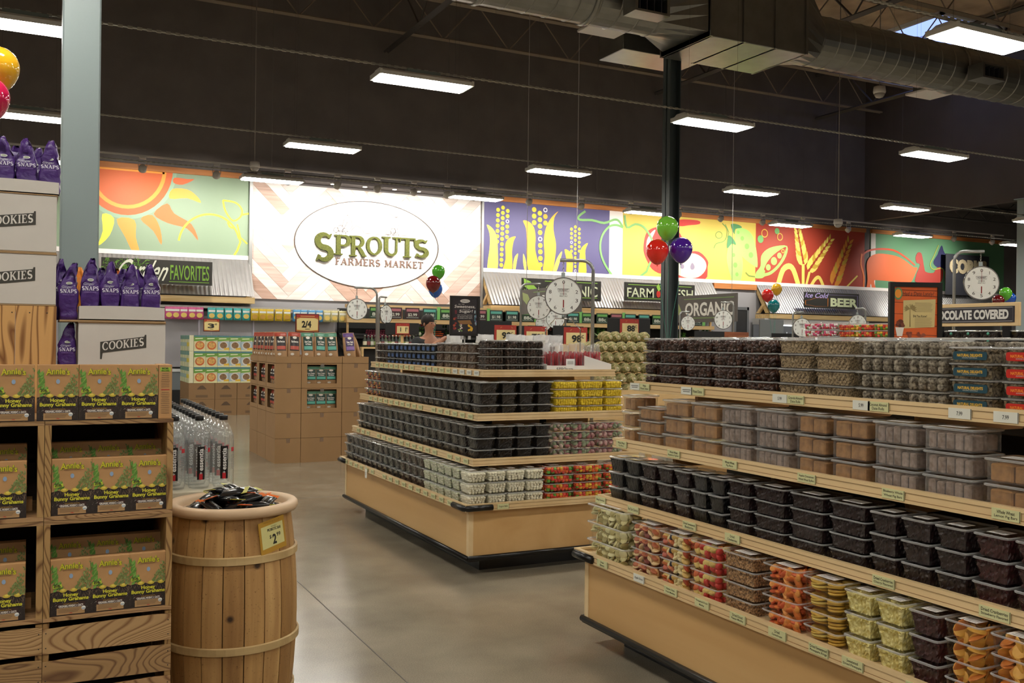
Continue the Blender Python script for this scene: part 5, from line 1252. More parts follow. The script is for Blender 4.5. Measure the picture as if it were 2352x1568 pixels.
for ci, (x0, x1, nm) in enumerate(((.041, .449, 'right'), (-.371, .0395, 'left'))):
    for k in range(4):
        lv = ['bottom', 'second', 'third', 'top'][k]
        crate(x0, x1, CY0, CY0+.40, ZL_[k]+.001, ZL_[k+1], f'burnt pine crate, {lv} of the four in the {nm} front column', boards=k < 2 and True)
        crate(x0, x1, CY0+.41, CY0+.81, ZL_[k]+.001, ZL_[k+1], f'burnt pine crate, {lv} of the four in the {nm} back column')
for k in (2, 3):
    z = ZL_[k]+.0145; lv = {2: 'third', 3: 'top'}[k]
    for i in range(3):
        x = .041+.02+BW_/2+.0008+i*(BW_-.0048)
        snack_box(.0625+BW_/2+i*.1292-i*.006, CY0+.012, z, f'kraft snack box, front row, {ORD[i]} from left in the {lv} right crate')
        snack_box(.0625+BW_/2+i*.1292-i*.006, CY0+.17, z+.04, f'kraft snack box, shaded back row, {ORD[i]} from left in the {lv} right crate')
    MB_ = tag(MB().box((.063, CY0+.155, z-.001), (.427, CY0+.23, z+.0385), KR).build('riser_carton'), f'flat kraft carton under the back row of boxes, {lv} right crate', 'carton')
    for i in range(3):
        x = .008-.02-BW_/2-i*.1245
        snack_box(x, CY0+.012, z, f'kraft snack box, front row, {ORD[i]} from right in the {lv} left crate')
        snack_box(x, CY0+.17, z+.04, f'kraft snack box, shaded back row, {ORD[i]} from right in the {lv} left crate')
    tag(MB().box((-.365, CY0+.155, z-.001), (.006, CY0+.23, z+.0385), KR).build('riser_carton'), f'flat kraft carton under the back row of boxes, {lv} left crate', 'carton')
for i, x in enumerate((-.054, .079, .2075, .3345)): snack_box(x, CY0+.015, 1.3345, f'kraft snack box on top of the crates, {ORD[i]} from left of the four facing front')
snack_box(-.186, CY0+.015, 1.3345, 'kraft snack box on top of the crates, cut off at the left edge')
o = inst(sbm[0], 'snack_box', None, (.4445, CY0+.079, 1.3345), pi/2); tag(o, 'kraft snack box turned sideways showing its narrow printed side, right end of the top row', 'box')
b = MB(); fr = frame((-BW_/2-.0, 0, 0), (0, -1, 0), (0, 0, 1)); fr = frame((-BW_/2, BD_/2, 0), (0, -1, 0), (0, 0, 1))
b.flat([(-.017, .166), (.017, .166), (.017, .18), (-.017, .18)], fr, mat('9cc43c', .5), .0006); b.text('SOIL', 0, .1765, .024, .006, fr, INK, .001, bold=.05); b.text('MATTERS', 0, .169, .026, .004, fr, INK, .001, bold=.03)
for k in range(22):
    if k in (8, 9): continue
    y = .157-k*.0066; L_ = .011+.004*hsh(k, 2); b.flat([(-L_, y), (L_, y), (L_, y+.0022), (-L_, y+.0022)], fr, mat('8a6a4a', .6), .0006)
b.flat([(-.014, .1), (.014, .1), (.014, .103), (-.014, .103)], fr, mat('b5322c', .5), .0006)
b.build('side_print', o)

# --- white cookie cartons
WC = mat('c9c4bc', .6, var=.04, scale=8); KRE = mat('a98a62', .75)
def cookie_carton(x0, x1, y0, d, z0, z1, label, logo=True):
    w_, h = x1-x0, z1-z0; t = thing('cookie_carton', label, 'carton', ((x0+x1)/2, y0, z0), 'white cookie cartons')
    MB().box((-w_/2, 0, .004), (w_/2, d, h-.004), WC, bev=.002).build('carton', t)
    MB().box((-w_/2-.002, -.002, h-.0035), (w_/2+.002, d, h), KRE).build('lid_edge', t); MB().box((-w_/2, -.001, 0), (w_/2, d, .0035), KRE).build('base_edge', t)
    if logo:
        fr = frame((w_*.01, -.0006, h*.5), (1, 0, 0), (0, 0, 1)); b = MB(); c_ = mat('3c3a34', .6); Lw = w_*.265
        b.prism([(-Lw, -.027), (Lw, -.005), (Lw, .045), (Lw-.006, .045), (Lw-.008, .038), (-Lw, .016)][::1], fr, c_, .0004)
        b.prism([(-Lw, -.05), (-Lw+.006, -.05), (-Lw+.009, -.026), (-Lw, -.026)], fr, c_, .0004)
        b.text('COOKIES', -.001, .0085, Lw*1.8, .033, lambda x, y, z=0: fr(x, y+x*.13, z), mat('d8d4cc', .5), .001, serif=True); b.build('printed_logo', t)
    return t
BY = 3.95
PUR = mat('4a2a74', .34, var=.18, scale=22, bump=.9); PURD = mat('2c1748', .4); WLB = mat('b8b4c4', .5)
def cookie_bag(x, y, z, w_, h, d, label, lean=0, twist=0, grp='purple cookie bags', mcol=None, text=True):
    t = thing('cookie_bag', label, 'bag', (x, y, z), grp, twist); b = MB(); n = 12; mm = 20; V = []
    mcol = mcol or PUR; sd = int(x*977+z*131)
    def sec(f):
        s = 1 if f < .55 else 1-.74*((f-.55)/.45)**1.15; dd = d*(1-.93*max(0, (f-.5)/.5)**1.1); return w_/2*s*(1+.03*sin(f*9+sd)), dd/2
    def xoff(f): return lean*max(0, f-.55)**1.5
    def fy(x_, f):
        hx, hy = sec(f); u = max(-1, min(1, (x_-xoff(f))/hx)); return -hy*(1-abs(u)**5)**.2-.004*sin(f*pi)*(1-u*u)
    for k in range(n+1):
        f = k/n; hx, hy = sec(f)
        for i in range(mm):
            a = 2*pi*i/mm; c_, s_ = cos(a), sin(a); e = .4
            X = hx*abs(c_)**e*(1 if c_ >= 0 else -1)+xoff(f); Y = hy*abs(s_)**e*(1 if s_ >= 0 else -1)
            wob = .0034*(hsh(i*.5//1, k+sd)-.5)*2*(1 if 0 < k < n else 0)*(1+.8*(f > .55)); V.append((X+wob, Y+wob*(1+2*(f > .6)), h*f+(.004*sin(i*1.3) if k == n else 0)))
    F = [(k*mm+i, k*mm+(i+1) % mm, (k+1)*mm+(i+1) % mm, (k+1)*mm+i) for k in range(n) for i in range(mm)]+[tuple(range(mm))[::-1], tuple(n*mm+i for i in range(mm))]
    b.add(V, F, mcol, True); b.build('pouch', t)
    if text:
        pf = lambda X, Z, e=0: Vector((X+xoff(Z/h), fy(X+xoff(Z/h), Z/h)-.0022-e, Z))
        b = MB(); b.text('Ginger', -w_*.08, h*.572, w_*.56, h*.055, pf, WLB, .0, shear=.25); b.text('SNAPS', .0, h*.505, w_*.86, h*.072, pf, mat('dcd8e6', .5), .0, serif=True); b.text('COOKIES WITH GINGER', 0, h*.44, w_*.62, h*.018, pf, mat('9a7cc4', .5)); b.build('lettering', t)
        b = MB(); b.flat(ell(.0, h*.645, w_*.17, h*.024, 14), pf, mat('d4d2cc', .5)); b.flat(ell(0, h*.645, w_*.13, h*.016, 12), pf, mat('8f9a84', .5), .0004); b.build('oval_logo', t)
        b = MB(); 
        for k in range(8): z_ = h*(.06+.065*k); 
        b.add([(-sec(.05)[0]*1.03-.004, -d*.28, h*.05), (-sec(.05)[0]*1.03-.004, d*.25, h*.05), (-sec(.55)[0]*1.03-.004, d*.15, h*.55), (-sec(.55)[0]*1.03-.004, -d*.2, h*.55)], [(0, 1, 2, 3)], mat('c4c4c8', .5)); b.build('side_panel', t)
    return t
# right stack: two cartons and an open tray
cookie_carton(.155, .467, BY, .28, 1.3345, 1.493, 'white cookie carton, lower one behind the snack boxes', True)
cookie_carton(.155, .467, BY, .28, 1.494, 1.676, 'white carton reading cookies, under the tray of purple bags')
tag(MB().box((.09, BY-.005, 1.6765), (.467, BY+.28, 1.683), KRE).build('cardboard_sheet'), 'thin kraft cardboard sheet between the cookie carton and the open tray', 'cardboard')
def open_tray(x0, x1, y0, d, z0, h, label):
    w_ = x1-x0; t = thing('open_tray', label, 'tray', ((x0+x1)/2, y0, z0), 'white open cookie trays')
    b = MB(); b.box((-w_/2, 0, 0), (w_/2, d, .004), WC)
    for y in (0, d-.004):
        P = [(-w_/2, 0), (w_/2, 0), (w_/2, h*.94), (w_*.25, h*.985), (0, h), (-w_*.25, h*.985), (-w_/2, h*.94)]; n = 7
        b.add([(a, y, c_) for a, c_ in P]+[(a, y+.004, c_) for a, c_ in P], [tuple(range(n)), tuple(range(n, 2*n))[::-1]]+[(q, n+q, n+(q+1) % n, (q+1) % n) for q in range(n)], WC)
    for s in (-1, 1): b.box((min(s*w_/2, s*(w_/2-.004)), .004, .004), (max(s*w_/2, s*(w_/2-.004)), d-.004, h*.94), WC)
    b.build('tray', t)
open_tray(.157, .463, BY, .27, 1.6835, .056, 'open white tray of purple bags on the right cookie carton')
for i, (x, ln_, hh) in enumerate(((.196, .03, .232), (.267, .01, .222), (.340, .015, .215), (.417, -.02, .218))): cookie_bag(x, BY+.048, 1.688, .068, hh, .05, f'purple ginger cookie bag in the front row of the right tray, {ORD[i]} from left', ln_)
for i, (x, ln_) in enumerate(((.232, .04), (.305, .05), (.385, -.05))): cookie_bag(x, BY+.115, 1.688, .068, .2, .05, f'purple cookie bag in the second row of the right tray, {ORD[i]} from left', ln_)
for i, (x, c_) in enumerate(((.175, 'e08a2c'), (.25, '2a5f5c'), (.3, 'd8813a'), (.36, '26605e'), (.42, '1f4f50'))): cookie_bag(x, BY+.19, 1.688, .068, .205, .05, f'{("orange", "teal", "orange", "teal", "dark teal")[i]} cookie bag peeking out at the back of the tray, {ORD[i]} from left', .02*(i-2), 0, 'cookie bags at the back of the right tray', mat(c_, .35, bump=.2, scale=14), False)
# bags in the gap between the stacks
tag(MB().box((.081, BY+.0, 1.3345), (.15, BY+.1, 1.47), WC).build('cookie_carton'), 'narrow white carton under the lower purple bag in the gap', 'carton')
cookie_bag(.118, BY+.045, 1.4705, .064, .2, .05, 'purple ginger cookie bag, lower one in the gap between the carton stacks', .05)
cookie_bag(.120, BY+.045, 1.6835, .066, .215, .05, 'purple ginger cookie bag, upper one in the gap between the carton stacks', .08)
cookie_bag(.092, BY+.13, 1.6835, .066, .235, .05, 'purple cookie bag half hidden behind the upper one in the gap', .02, .5)
# left stack: crate on end, two cartons and a tray
LYY = 3.95
t = thing('wooden_crate', 'scorched pine crate standing on end under the left cookie cartons', 'crate', (-.13, LYY, 1.3345), 'burnt pine display crates')
LW = wood('7a4c20', 'cfa062', 'Z', 2.6, rings=14, rough=.5, name='scorched_board')
for i in range(3): MB().box((-.2+i*.1367, 0, 0), (-.2+i*.1367+.1355, .014, .398), LW).build('slat', t)
MB().box((-.2, .0145, 0), (-.18, .3, .398), LW).build('side_panel', t); MB().box((.19, .0145, 0), (.21, .3, .398), LW).build('side_panel', t); MB().box((-.179, .0145, .38), (.189, .3, .398), LW).build('top_board', t)
for i in range(7): nb = MB(); nb.lathe([(.0025, 0), (.0025, .0012)], mat('2a2520', .5), 6, M=Matrix.Translation((-.17+i*.058, 0, .372)) @ Matrix.Rotation(pi/2, 4, 'X')); nb.build('nail', t)
cookie_carton(-.235, .077, LYY, .28, 1.7335, 1.928, 'white carton reading cookies, lower one on the left stack')
cookie_carton(-.235, .077, LYY, .28, 1.929, 2.148, 'white carton reading cookies, upper one on the left stack')
open_tray(-.225, .083, LYY, .27, 2.1485, .05, 'open white tray of purple bags on top of the left stack')
for i, (x, ln_) in enumerate(((.052, .02), (-.026, -.01), (-.1, -.02), (-.175, 0))): cookie_bag(x, LYY+.05, 2.153, .07, .205, .05, f'purple ginger cookie bag in the front row of the left tray, {ORD[i]} from right', ln_)
for i, (x, ln_) in enumerate(((.0, .05), (-.07, .03))): cookie_bag(x, LYY+.12, 2.153, .07, .185, .05, f'purple cookie bag in the second row of the left tray, {ORD[i]} from right', ln_)

# ------------------------------------------------------------------ barrel
bx, by = .775, 4.168; BHt = .93
t = thing('wooden_barrel', 'wooden barrel with pale rim and hoops, full of wrapped snack bars', 'barrel', (bx, by, 0))
def br(z): f = (z/BHt-.5)*2; return .272-.038*f*f
SW = [wood(a, c, 'Z', 3.0, rough=.65, name='stave_wood', knots=True) for a, c in (('9a7040', 'c39a60'), ('a87e4c', 'cfa86e'), ('8c6438', 'b48a52'))]
NS = 20
for i in range(NS):
    b = MB(); a0 = 2*pi*i/NS+.008; a1 = 2*pi*(i+1)/NS-.008; V = []; nz = 9; off = .0015*hsh(i, 3)
    for k in range(nz):
        z = .01+(BHt-.05)*k/(nz-1); R = br(z)+off
        for q in range(4):
            a = a0+(a1-a0)*q/3; V.append((R*cos(a), R*sin(a), z))
        V.append(((R-.02)*cos(a1), (R-.02)*sin(a1), z)); V.append(((R-.02)*cos(a0), (R-.02)*sin(a0), z))
    F = [(k*6+q, k*6+(q+1) % 6, (k+1)*6+(q+1) % 6, (k+1)*6+q) for k in range(nz-1) for q in range(6)]+[(0, 1, 2, 3, 4, 5)[::-1], tuple((nz-1)*6+q for q in range(6))]
    b.add(V, F, SW[i % 3]); b.build('stave', t)
HM = wood('a88c5c', 'c9ae7c', 'X', 2, rough=.6, name='hoop_wood'); RM = mat('cdb08e', .5, var=.05, scale=5)
for zc in (.135, .362, .722):
    b = MB(); b.lathe([(br(zc-.017)+.002, zc-.017), (br(zc)+.011, zc-.014), (br(zc)+.011, zc+.014), (br(zc+.017)+.002, zc+.017)], HM, 48, caps=False, smooth=False); b.build('hoop', t)
b = MB(); b.lathe([(.2, BHt-.03), (.262, BHt-.04), (.272, BHt-.025), (.270, BHt-.008), (.262, BHt), (.235, BHt), (.222, BHt-.012), (.218, BHt-.05)], RM, 56, caps=False); b.build('rim', t)
b = MB(); b.lathe([(.219, BHt-.07), (.219, BHt-.05)], CWD, 40); b.build('inner_lid', t)
# price card on the barrel
ang = atan2(-4.168+.0, -.775)+radians(26); PCc = mat('c9a64a', .4, var_h='d9cf92', scale=6)
pf0 = at(662, 1200, D=3.86); cdir = Vector((pf0.x-bx, pf0.y-by, 0)).normalized(); Rr = br(.82)+.006
org = Vector((cdir.x*Rr, cdir.y*Rr, .815)); uu = Vector((-cdir.y, cdir.x, 0)); _vv = Vector((cdir.x*-.03+uu.x*.0, cdir.y*-.03+uu.y*.0, 1)).normalized(); fr = frame(org, uu*cos(.12)+_vv*sin(.12), _vv*cos(.12)-uu*sin(.12))
b = MB(); b.prism([(-.066, -.073), (.066, -.066), (.066, .066), (-.066, .06)], fr, mat('b58a34', .4), .003); b.flat([(-.056, -.052), (.058, -.045), (.056, .045), (-.056, .04)], fr, mat('d2cc8c', .4), .0034); b.build('price_card', t)
b = MB(); b.text('Healthy Living for Less', .0, .055, .085, .008, fr, mat('8a6a2c', .5), .0036, shear=.2); b.text('GOOD BELLY', .01, .034, .03, .005, fr, INK, .0038); b.text('PROBIOTIC BAR', .01, .022, .07, .012, fr, INK, .0038, bold=.03)
b.text('2', .008, -.02, .02, .042, fr, INK, .0038, bold=.04); b.text('$', -.012, -.008, .009, .017, fr, INK, .0038, bold=.02); b.text('99', .03, -.005, .02, .017, fr, INK, .0038, bold=.02); b.build('card_lettering', t)
# wrapped bars
def bar_mesh(cm_, ce):
    b = MB(); L, W2, H2 = .056, .03, .017; V = []; n = 10
    for k in range(7):
        f = k/6; x = -L+2*L*f; s = sin(pi*min(1, max(0, (f-.0)/1)))**.35 if 0 < f < 1 else 0
        for i in range(n):
            a = 2*pi*i/n; V.append((x, W2*cos(a)*(1 if s == 0 else .92+.08*s)*(1+.05*hsh(i, k)), H2*sin(a)*(s if s > .05 else .06)))
    F = [(k*n+i, k*n+(i+1) % n, (k+1)*n+(i+1) % n, (k+1)*n+i) for k in range(6) for i in range(n)]
    b.add(V, F, cm_, True)
    return b
barm = mat('17181a', .22, coat=.4)
BAR = {}
for nm, ce in (('orange', 'd86a28'), ('yellow', 'a9a632')):
    m0 = bar_mesh(barm, ce).mesh('wrapper'); b = MB(); m_ = mat(ce, .3)
    for s in (-1, 1):
        b.box((min(s*.05, s*.074), -.03, -.0012), (max(s*.05, s*.074), .03, .0016), m_, bev=.001)
        m1 = b.mesh('wrapper_end') if s < 0 else m1; b = MB() if s < 0 else b
    m1 = (m1, b.mesh('wrapper_end')); b = MB(); fr = frame((0, 0, .0174), (1, 0, 0), (0, 1, 0)); b.text('GOODBELLY', 0, .002, .06, .012, fr, mat('d8d8d4', .3)); b.text('probiotic bar', 0, -.01, .04, .005, fr, mat('c9b08a', .3)); BAR[nm] = (m0, m1, b.mesh('lettering'))
r_ = random.Random(11); k = 0
for lay, (cnt, R0, zz) in enumerate(((10, .165, .0), (9, .135, .024), (7, .09, .05), (4, .045, .072))):
    for i in range(cnt):
        a = 2*pi*i/cnt+lay*.4; x, y = bx+R0*cos(a), by+R0*sin(a); nm = 'orange' if r_.random() < .4 else 'yellow'; me = BAR[nm]
        o = inst(me[0], 'snack_bar', None, (x, y, BHt-.036+zz)); o.rotation_euler = (r_.uniform(-.35, .35), r_.uniform(-.35, .35) if lay > 0 else r_.uniform(-.1, .1), a+r_.uniform(.6, 1.5))
        pos = 'front' if sin(a+.6) < -.5 else 'back' if sin(a+.6) > .5 else 'left' if cos(a) < 0 else 'right'
        tag(o, f'black wrapped snack bar with {nm} ends, {["bottom", "second", "third", "top"][lay]} layer, {ORD[i]} round the barrel heap', 'snack bar', 'wrapped snack bars heaped on the barrel'); inst(me[1][0], 'wrapper_end', o); inst(me[1][1], 'wrapper_end', o); inst(me[2], 'lettering', o); k += 1

# ------------------------------------------------------------------ water bottles and table
t = thing('low_table', 'low black table with a cream edge carrying the water bottles', 'table', (.62, 5.25, 0))
MB().box((-.33, -.8, .905), (.236, .85, .93), mat('cfc6ae', .5), bev=.003).build('table_top', t)
for sx_ in (-.31, .22):
    for sy_ in (-.78, .79): MB().box((sx_, sy_, 0), (sx_+.04, sy_+.04, .905), BLK).build('leg', t)
b = MB(); b.box((-.3, -.76, .1), (.25, -.75, .905), BLK); b.build('front_panel', t); MB().box((.24, -.75, .1), (.25, .8, .905), BLK).build('side_panel', t)
WAT = clear('bottle_plastic', .07, (.985, .99, .99), .04); 
def bottle():
    b = MB(); b.lathe([(.03, 0), (.044, .004), (.049, .02), (.0485, .06), (.049, .1), (.049, .205), (.0475, .235), (.04, .262), (.028, .285), (.0165, .302), (.0155, .312), (.018, .314), (.018, .318)], WAT, 28, caps=True)
    b.lathe([(.0485, .07), (.0492, .072), (.0485, .074)], WAT, 28, caps=False)
    w2 = MB(); w2.lathe([(.028, .004), (.0425, .007), (.0472, .022), (.047, .205), (.0455, .232), (.0385, .258)], clear('water', .02, (.99, .995, .995), .02, .6), 24, caps=True)
    c_ = MB(); c_.lathe([(.019, .311), (.0195, .313), (.0195, .33), (.018, .333)], mat('101011', .35), 20)
    l = MB(); R = .0497
    def cyl(a_c): return lambda x, y, z=0: Vector(((R+z)*sin(x/R+a_c), -(R+z)*cos(x/R+a_c), y))
    fr = cyl(-.06); bk = mat('0b0b0c', .4)
    for i in range(6):
        x0 = -.017+i*.034/6; l.flat([(x0, .045), (x0+.034/6, .045), (x0+.034/6, .195), (x0, .195)], fr, bk, .0002)
    for i in range(3):
        x0 = -.0075+i*.005; l.flat([(x0, .045), (x0+.005, .045), (x0+.005, .072), (x0, .072)], fr, mat('b3202a', .4), .0006)
    wv = mat('e4e4e2', .4); l.box((0, 0, 0), (0, 0, 0), wv)
    l.flat([(-.0055, .074), (.0055, .074), (.0055, .0762), (-.0055, .0762)], fr, wv, .001); l.flat([(-.001, .0695), (.001, .0695), (.001, .081), (-.001, .081)], fr, wv, .001)
    rot = lambda x, y, z=0: fr(-y, x, z); l.text('essentia', .136, .0, .1, .02, rot, wv, .0009, bold=.02); l.text('overachieving H2O', .158, -.0135, .045, .0035, rot, wv, .0009)
    fr2 = cyl(.85); rd_ = mat('b8323a', .4)
    for i in range(3): l.flat([(-.0105+i*.007, .168), (-.0035+i*.007, .168), (-.0035+i*.007, .187), (-.0105+i*.007, .187)], fr2, rd_, .0004)
    for i in range(9): l.flat([(-.012, .15-i*.008), (.012, .15-i*.008), (.012, .1512-i*.008), (-.012, .1512-i*.008)], fr2, mat('5a5f60', .5), .0004)
    return b.mesh('water_bottle'), w2.mesh('water'), c_.mesh('cap'), l.mesh('label')
bm = bottle()
for c_ in range(4):
    for r in range(13):
        o = inst(bm[0], 'water_bottle', None, (.797-c_*.1075, 4.545+r*.1075, .9305), (hsh(c_, r)-.5)*.5 if r else (0, .05, -.05, 0)[c_]*2); tag(o, f'clear water bottle with black cap, {ORD[c_]} column from right, {ORD[r]} from the front', 'bottle', 'water bottles in rows behind the barrel')
        inst(bm[1], 'water', o); inst(bm[2], 'cap', o); inst(bm[3], 'label', o)

# ================================================================== MIDDLE DISTANCE, LEFT: CHIP DISPLAY
CB = mat('a07d55', .75, var=.06, scale=3); TP = clear('packing_tape', .1, (.9, .85, .75), .15)
cx0, cyf = 2.82, 12.383; XS_ = [2.82, 3.16, 3.71, 4.08]; ZS = [0, .325, .652, .978, 1.306]; YS_ = [12.383, 12.94, 13.47, 14.0]
def pack(b, w_, h, d, m, sd=0, n=7, mm=14):
    V = []
    for k in range(n+1):
        f = k/n; s = 1-.1*abs(f-.5); dd = d*(max(.04, sin(pi*min(.97, max(.03, f))))**.5)
        for i in range(mm):
            a = 2*pi*i/mm; V.append((w_/2*s*cos(a)*(1+.04*(hsh(i, k+sd)-.5)), dd/2*(sin(a))*(1+.12*(hsh(i, k*2+sd)-.5)), h*f))
    F = [(k*mm+i, k*mm+(i+1) % mm, (k+1)*mm+(i+1) % mm, (k+1)*mm+i) for k in range(n) for i in range(mm)]+[tuple(range(mm))[::-1], tuple(n*mm+i for i in range(mm))]
    b.add(V, F, m, True)
CK = {}
def chip_proto(kind):
    if kind in CK: return CK[kind]
    top, pan, stripe = {'red': ('a8402c', '2a2224', 'c2584a'), 'green': ('4f8a70', '1f4038', '62b0a0'), 'purple': ('5e4080', '463560', '9070b0')}[kind]
    kb = mat('b08a62', .35, var=.12, scale=12, bump=.2); b = MB(); pack(b, .19, .285, .085, kb, len(kind)); m0 = b.mesh('pouch')
    fr = frame((0, -.043, 0), (1, 0, 0), (0, 0, 1)); b = MB()
    cf = lambda x, y, z=0: Vector((x, -.0425*max(.2, sin(pi*min(.97, max(.03, y/.285))))**.5*sqrt(max(.1, 1-(x/.105)**2))-.0015-z, y))
    def grid(x0, x1, y0, y1, m, z):
        for i in range(4):
            for j in range(3): 
                a, c_ = x0+(x1-x0)*i/4, x0+(x1-x0)*(i+1)/4; e, f = y0+(y1-y0)*j/3, y0+(y1-y0)*(j+1)/3; b.flat([(a, e), (c_, e), (c_, f), (a, f)], cf, m, z)
    grid(-.088, .088, .24, .28, mat(top, .35), .0); grid(-.066, .066, .095, .235, mat(pan, .35), .0012); grid(-.06, .06, .105, .14, mat(stripe, .35), .0022)
    b.flat(ell(0, .225, .03, .014, 12), cf, mat('e2dcd0', .4), .003); b.flat(ell(-.03, .06, .026, .012, 12), cf, mat('e2dcd0', .4), .002)
    b.text({'red': 'Barbecue', 'green': 'Sour Cream', 'purple': 'Sea Salt'}[kind], 0, .185, .1, .022, cf, mat('e8e4da', .4), .003, bold=.03)
    b.text({'red': '', 'green': '& Onion', 'purple': '& Vinegar'}[kind], 0, .16, .08, .018, cf, mat('e8e4da', .4), .003, bold=.03)
    CK[kind] = (m0, b.mesh('front_print')); return CK[kind]
def chip_bag(x, y, z, kind, label, rz=0, tilt=-.15, sc=1):
    me = chip_proto(kind); o = inst(me[0], 'chip_bag', None, (x, y, z)); o.rotation_euler = (tilt+.05*(hsh(x*31, y*17)-.5), .12*(hsh(x*13, y*29)-.5) if sc > 1 else 0, rz); o.scale = (sc*.76, sc*.9, sc*1.12) if sc > 1 else (sc,)*3; tag(o, label, 'chip bag', 'chip bags in the cardboard display'); inst(me[1], 'front_print', o); return o
def carton(x0, x1, y0, y1, z0, z1, label, win=None, grp='brown cartons of the chip display'):
    """cardboard carton; win='front' or 'left' cuts a display window in that side"""
    w_, d, h = x1-x0-.006, y1-y0-.006, z1-z0-.004; t = thing('cardboard_carton', label, 'carton', ((x0+x1)/2, (y0+y1)/2, z0), grp); W2, D2 = w_/2, d/2; th = .005
    b = MB()
    b.box((-W2, -D2, 0), (W2, D2, th), CB); b.box((-W2, -D2, h-th), (W2, D2, h), CB); b.box((-W2, D2-th, th), (W2, D2, h-th), CB); b.box((W2-th, -D2, th), (W2, D2-th, h-th), CB)
    def wall(side):
        full = win != side
        if side == 'front': q = lambda a, c_, e, f: b.box((a, -D2, e), (c_, -D2+th, f), CB); lo, hi = -W2, W2-th
        else: q = lambda a, c_, e, f: b.box((-W2, a, e), (-W2+th, c_, f), CB); lo, hi = -D2+th, D2-th
        if full: q(lo, hi, th, h-th)
        else:
            m0, m1 = lo+(hi-lo)*.14, hi-(hi-lo)*.12
            q(lo, hi, th, h*.18); q(lo, hi, h*.95, h-th); q(lo, m0, h*.18, h*.95); q(m1, hi, h*.18, h*.95)
    wall('front'); wall('left'); b.build('carton', t)
    b = MB(); b.box((-.02, -D2-.0006, h*.82), (.03, -D2, h-.001), TP); b.box((-.02, -D2, h), (.03, D2, h+.0005), TP); b.build('tape', t)
    return t
TN = ['bottom', 'second', 'third', 'fourth']
for k in range(4):
    for i in range(3):
        win = 'front' if (i == 1 and k >= 2) else 'left' if (i == 0 and k >= 2) else None
        carton(XS_[i], XS_[i+1], YS_[0], YS_[1]-.004, ZS[k], ZS[k+1], f'brown carton, {TN[k]} tier, {ORD[i]} from left in the front of the chip display', win)
        if win == 'front':
            for q in range(3): chip_bag(XS_[1]+.14+q*.135+.0, YS_[0]+.07, ZS[k]+.012, 'green', f'green chip bag in the carton window, {TN[k]} tier, {ORD[q]} from left', .1*(q-1), -.05, .97)
        if win == 'left':
            for q in range(3): chip_bag(XS_[0]+.075, YS_[0]+.13+q*.14, ZS[k]+.012, 'red', f'dark red chip bag in the corner carton side window, {TN[k]} tier, {ORD[q]} from the corner', -pi/2, 0, .97)
    for j in (1, 2):
        carton(XS_[0], XS_[2], YS_[j], YS_[j+1]-.004, ZS[k], ZS[k+1], f'brown carton, {TN[k]} tier, {ORD[j]} from the corner on the left side of the chip display', 'left' if k >= 2 else None)
        if k >= 2:
            for q in range(3): chip_bag(XS_[0]+.075, YS_[j]+.13+q*.14, ZS[k]+.012, 'red', f'dark red chip bag in the {("", "second", "third")[j]} side window, {TN[k]} tier, {ORD[q]} from the near side', -pi/2, 0, .97)
def lipped(x0, x1, y0, y1, z0, label):
    w_, d = x1-x0-.006, y1-y0-.006; t = thing('cardboard_tray', label, 'tray', ((x0+x1)/2, (y0+y1)/2, z0), 'brown trays on top of the chip display'); b = MB(); W2, D2 = w_/2, d/2
    b.box((-W2, -D2, 0), (W2, D2, .004), CB); b.box((-W2, -D2, .004), (W2, -D2+.005, .085), CB); b.box((-W2, D2-.005, .004), (W2, D2, .085), CB); b.box((-W2, -D2+.005, .004), (-W2+.005, D2-.005, .085), CB); b.box((W2-.005, -D2+.005, .004), (W2, D2-.005, .085), CB); b.build('tray', t)
zt = ZS[4]+.001
for i in range(3): lipped(XS_[i], XS_[i+1], YS_[0], YS_[1]-.004, zt, f'brown cardboard tray, {ORD[i]} from left in front on top of the chip display')
for j in (1, 2): lipped(XS_[0], XS_[2], YS_[j], YS_[j+1]-.004, zt, f'brown cardboard tray, {ORD[j]} from the corner along the left of the chip display')
for i, (x, kd) in enumerate(((2.915, 'red'), (3.075, 'red'), (3.27, 'green'), (3.43, 'green'), (3.60, 'green'), (3.85, 'purple'))):
    chip_bag(x, YS_[0]+.09, zt+.03, kd, f'{kd} chip bag standing in the top trays, {ORD[i]} from left along the front', .12*(hsh(i, 1)-.5), -.2, 1.2)
for i in range(9):
    chip_bag(2.90+.0, YS_[0]+.25+i*.155, zt+.03, 'red', f'red chip bag standing in the top trays, {ORD[i]} from the corner along the left side', -pi/2+.9, -.16, 1.2)
chip_bag(4.01, YS_[0]+.2, zt+.03, 'purple', 'kraft chip bag turned away at the right end of the top trays', 1.6, -.3, 1.2)
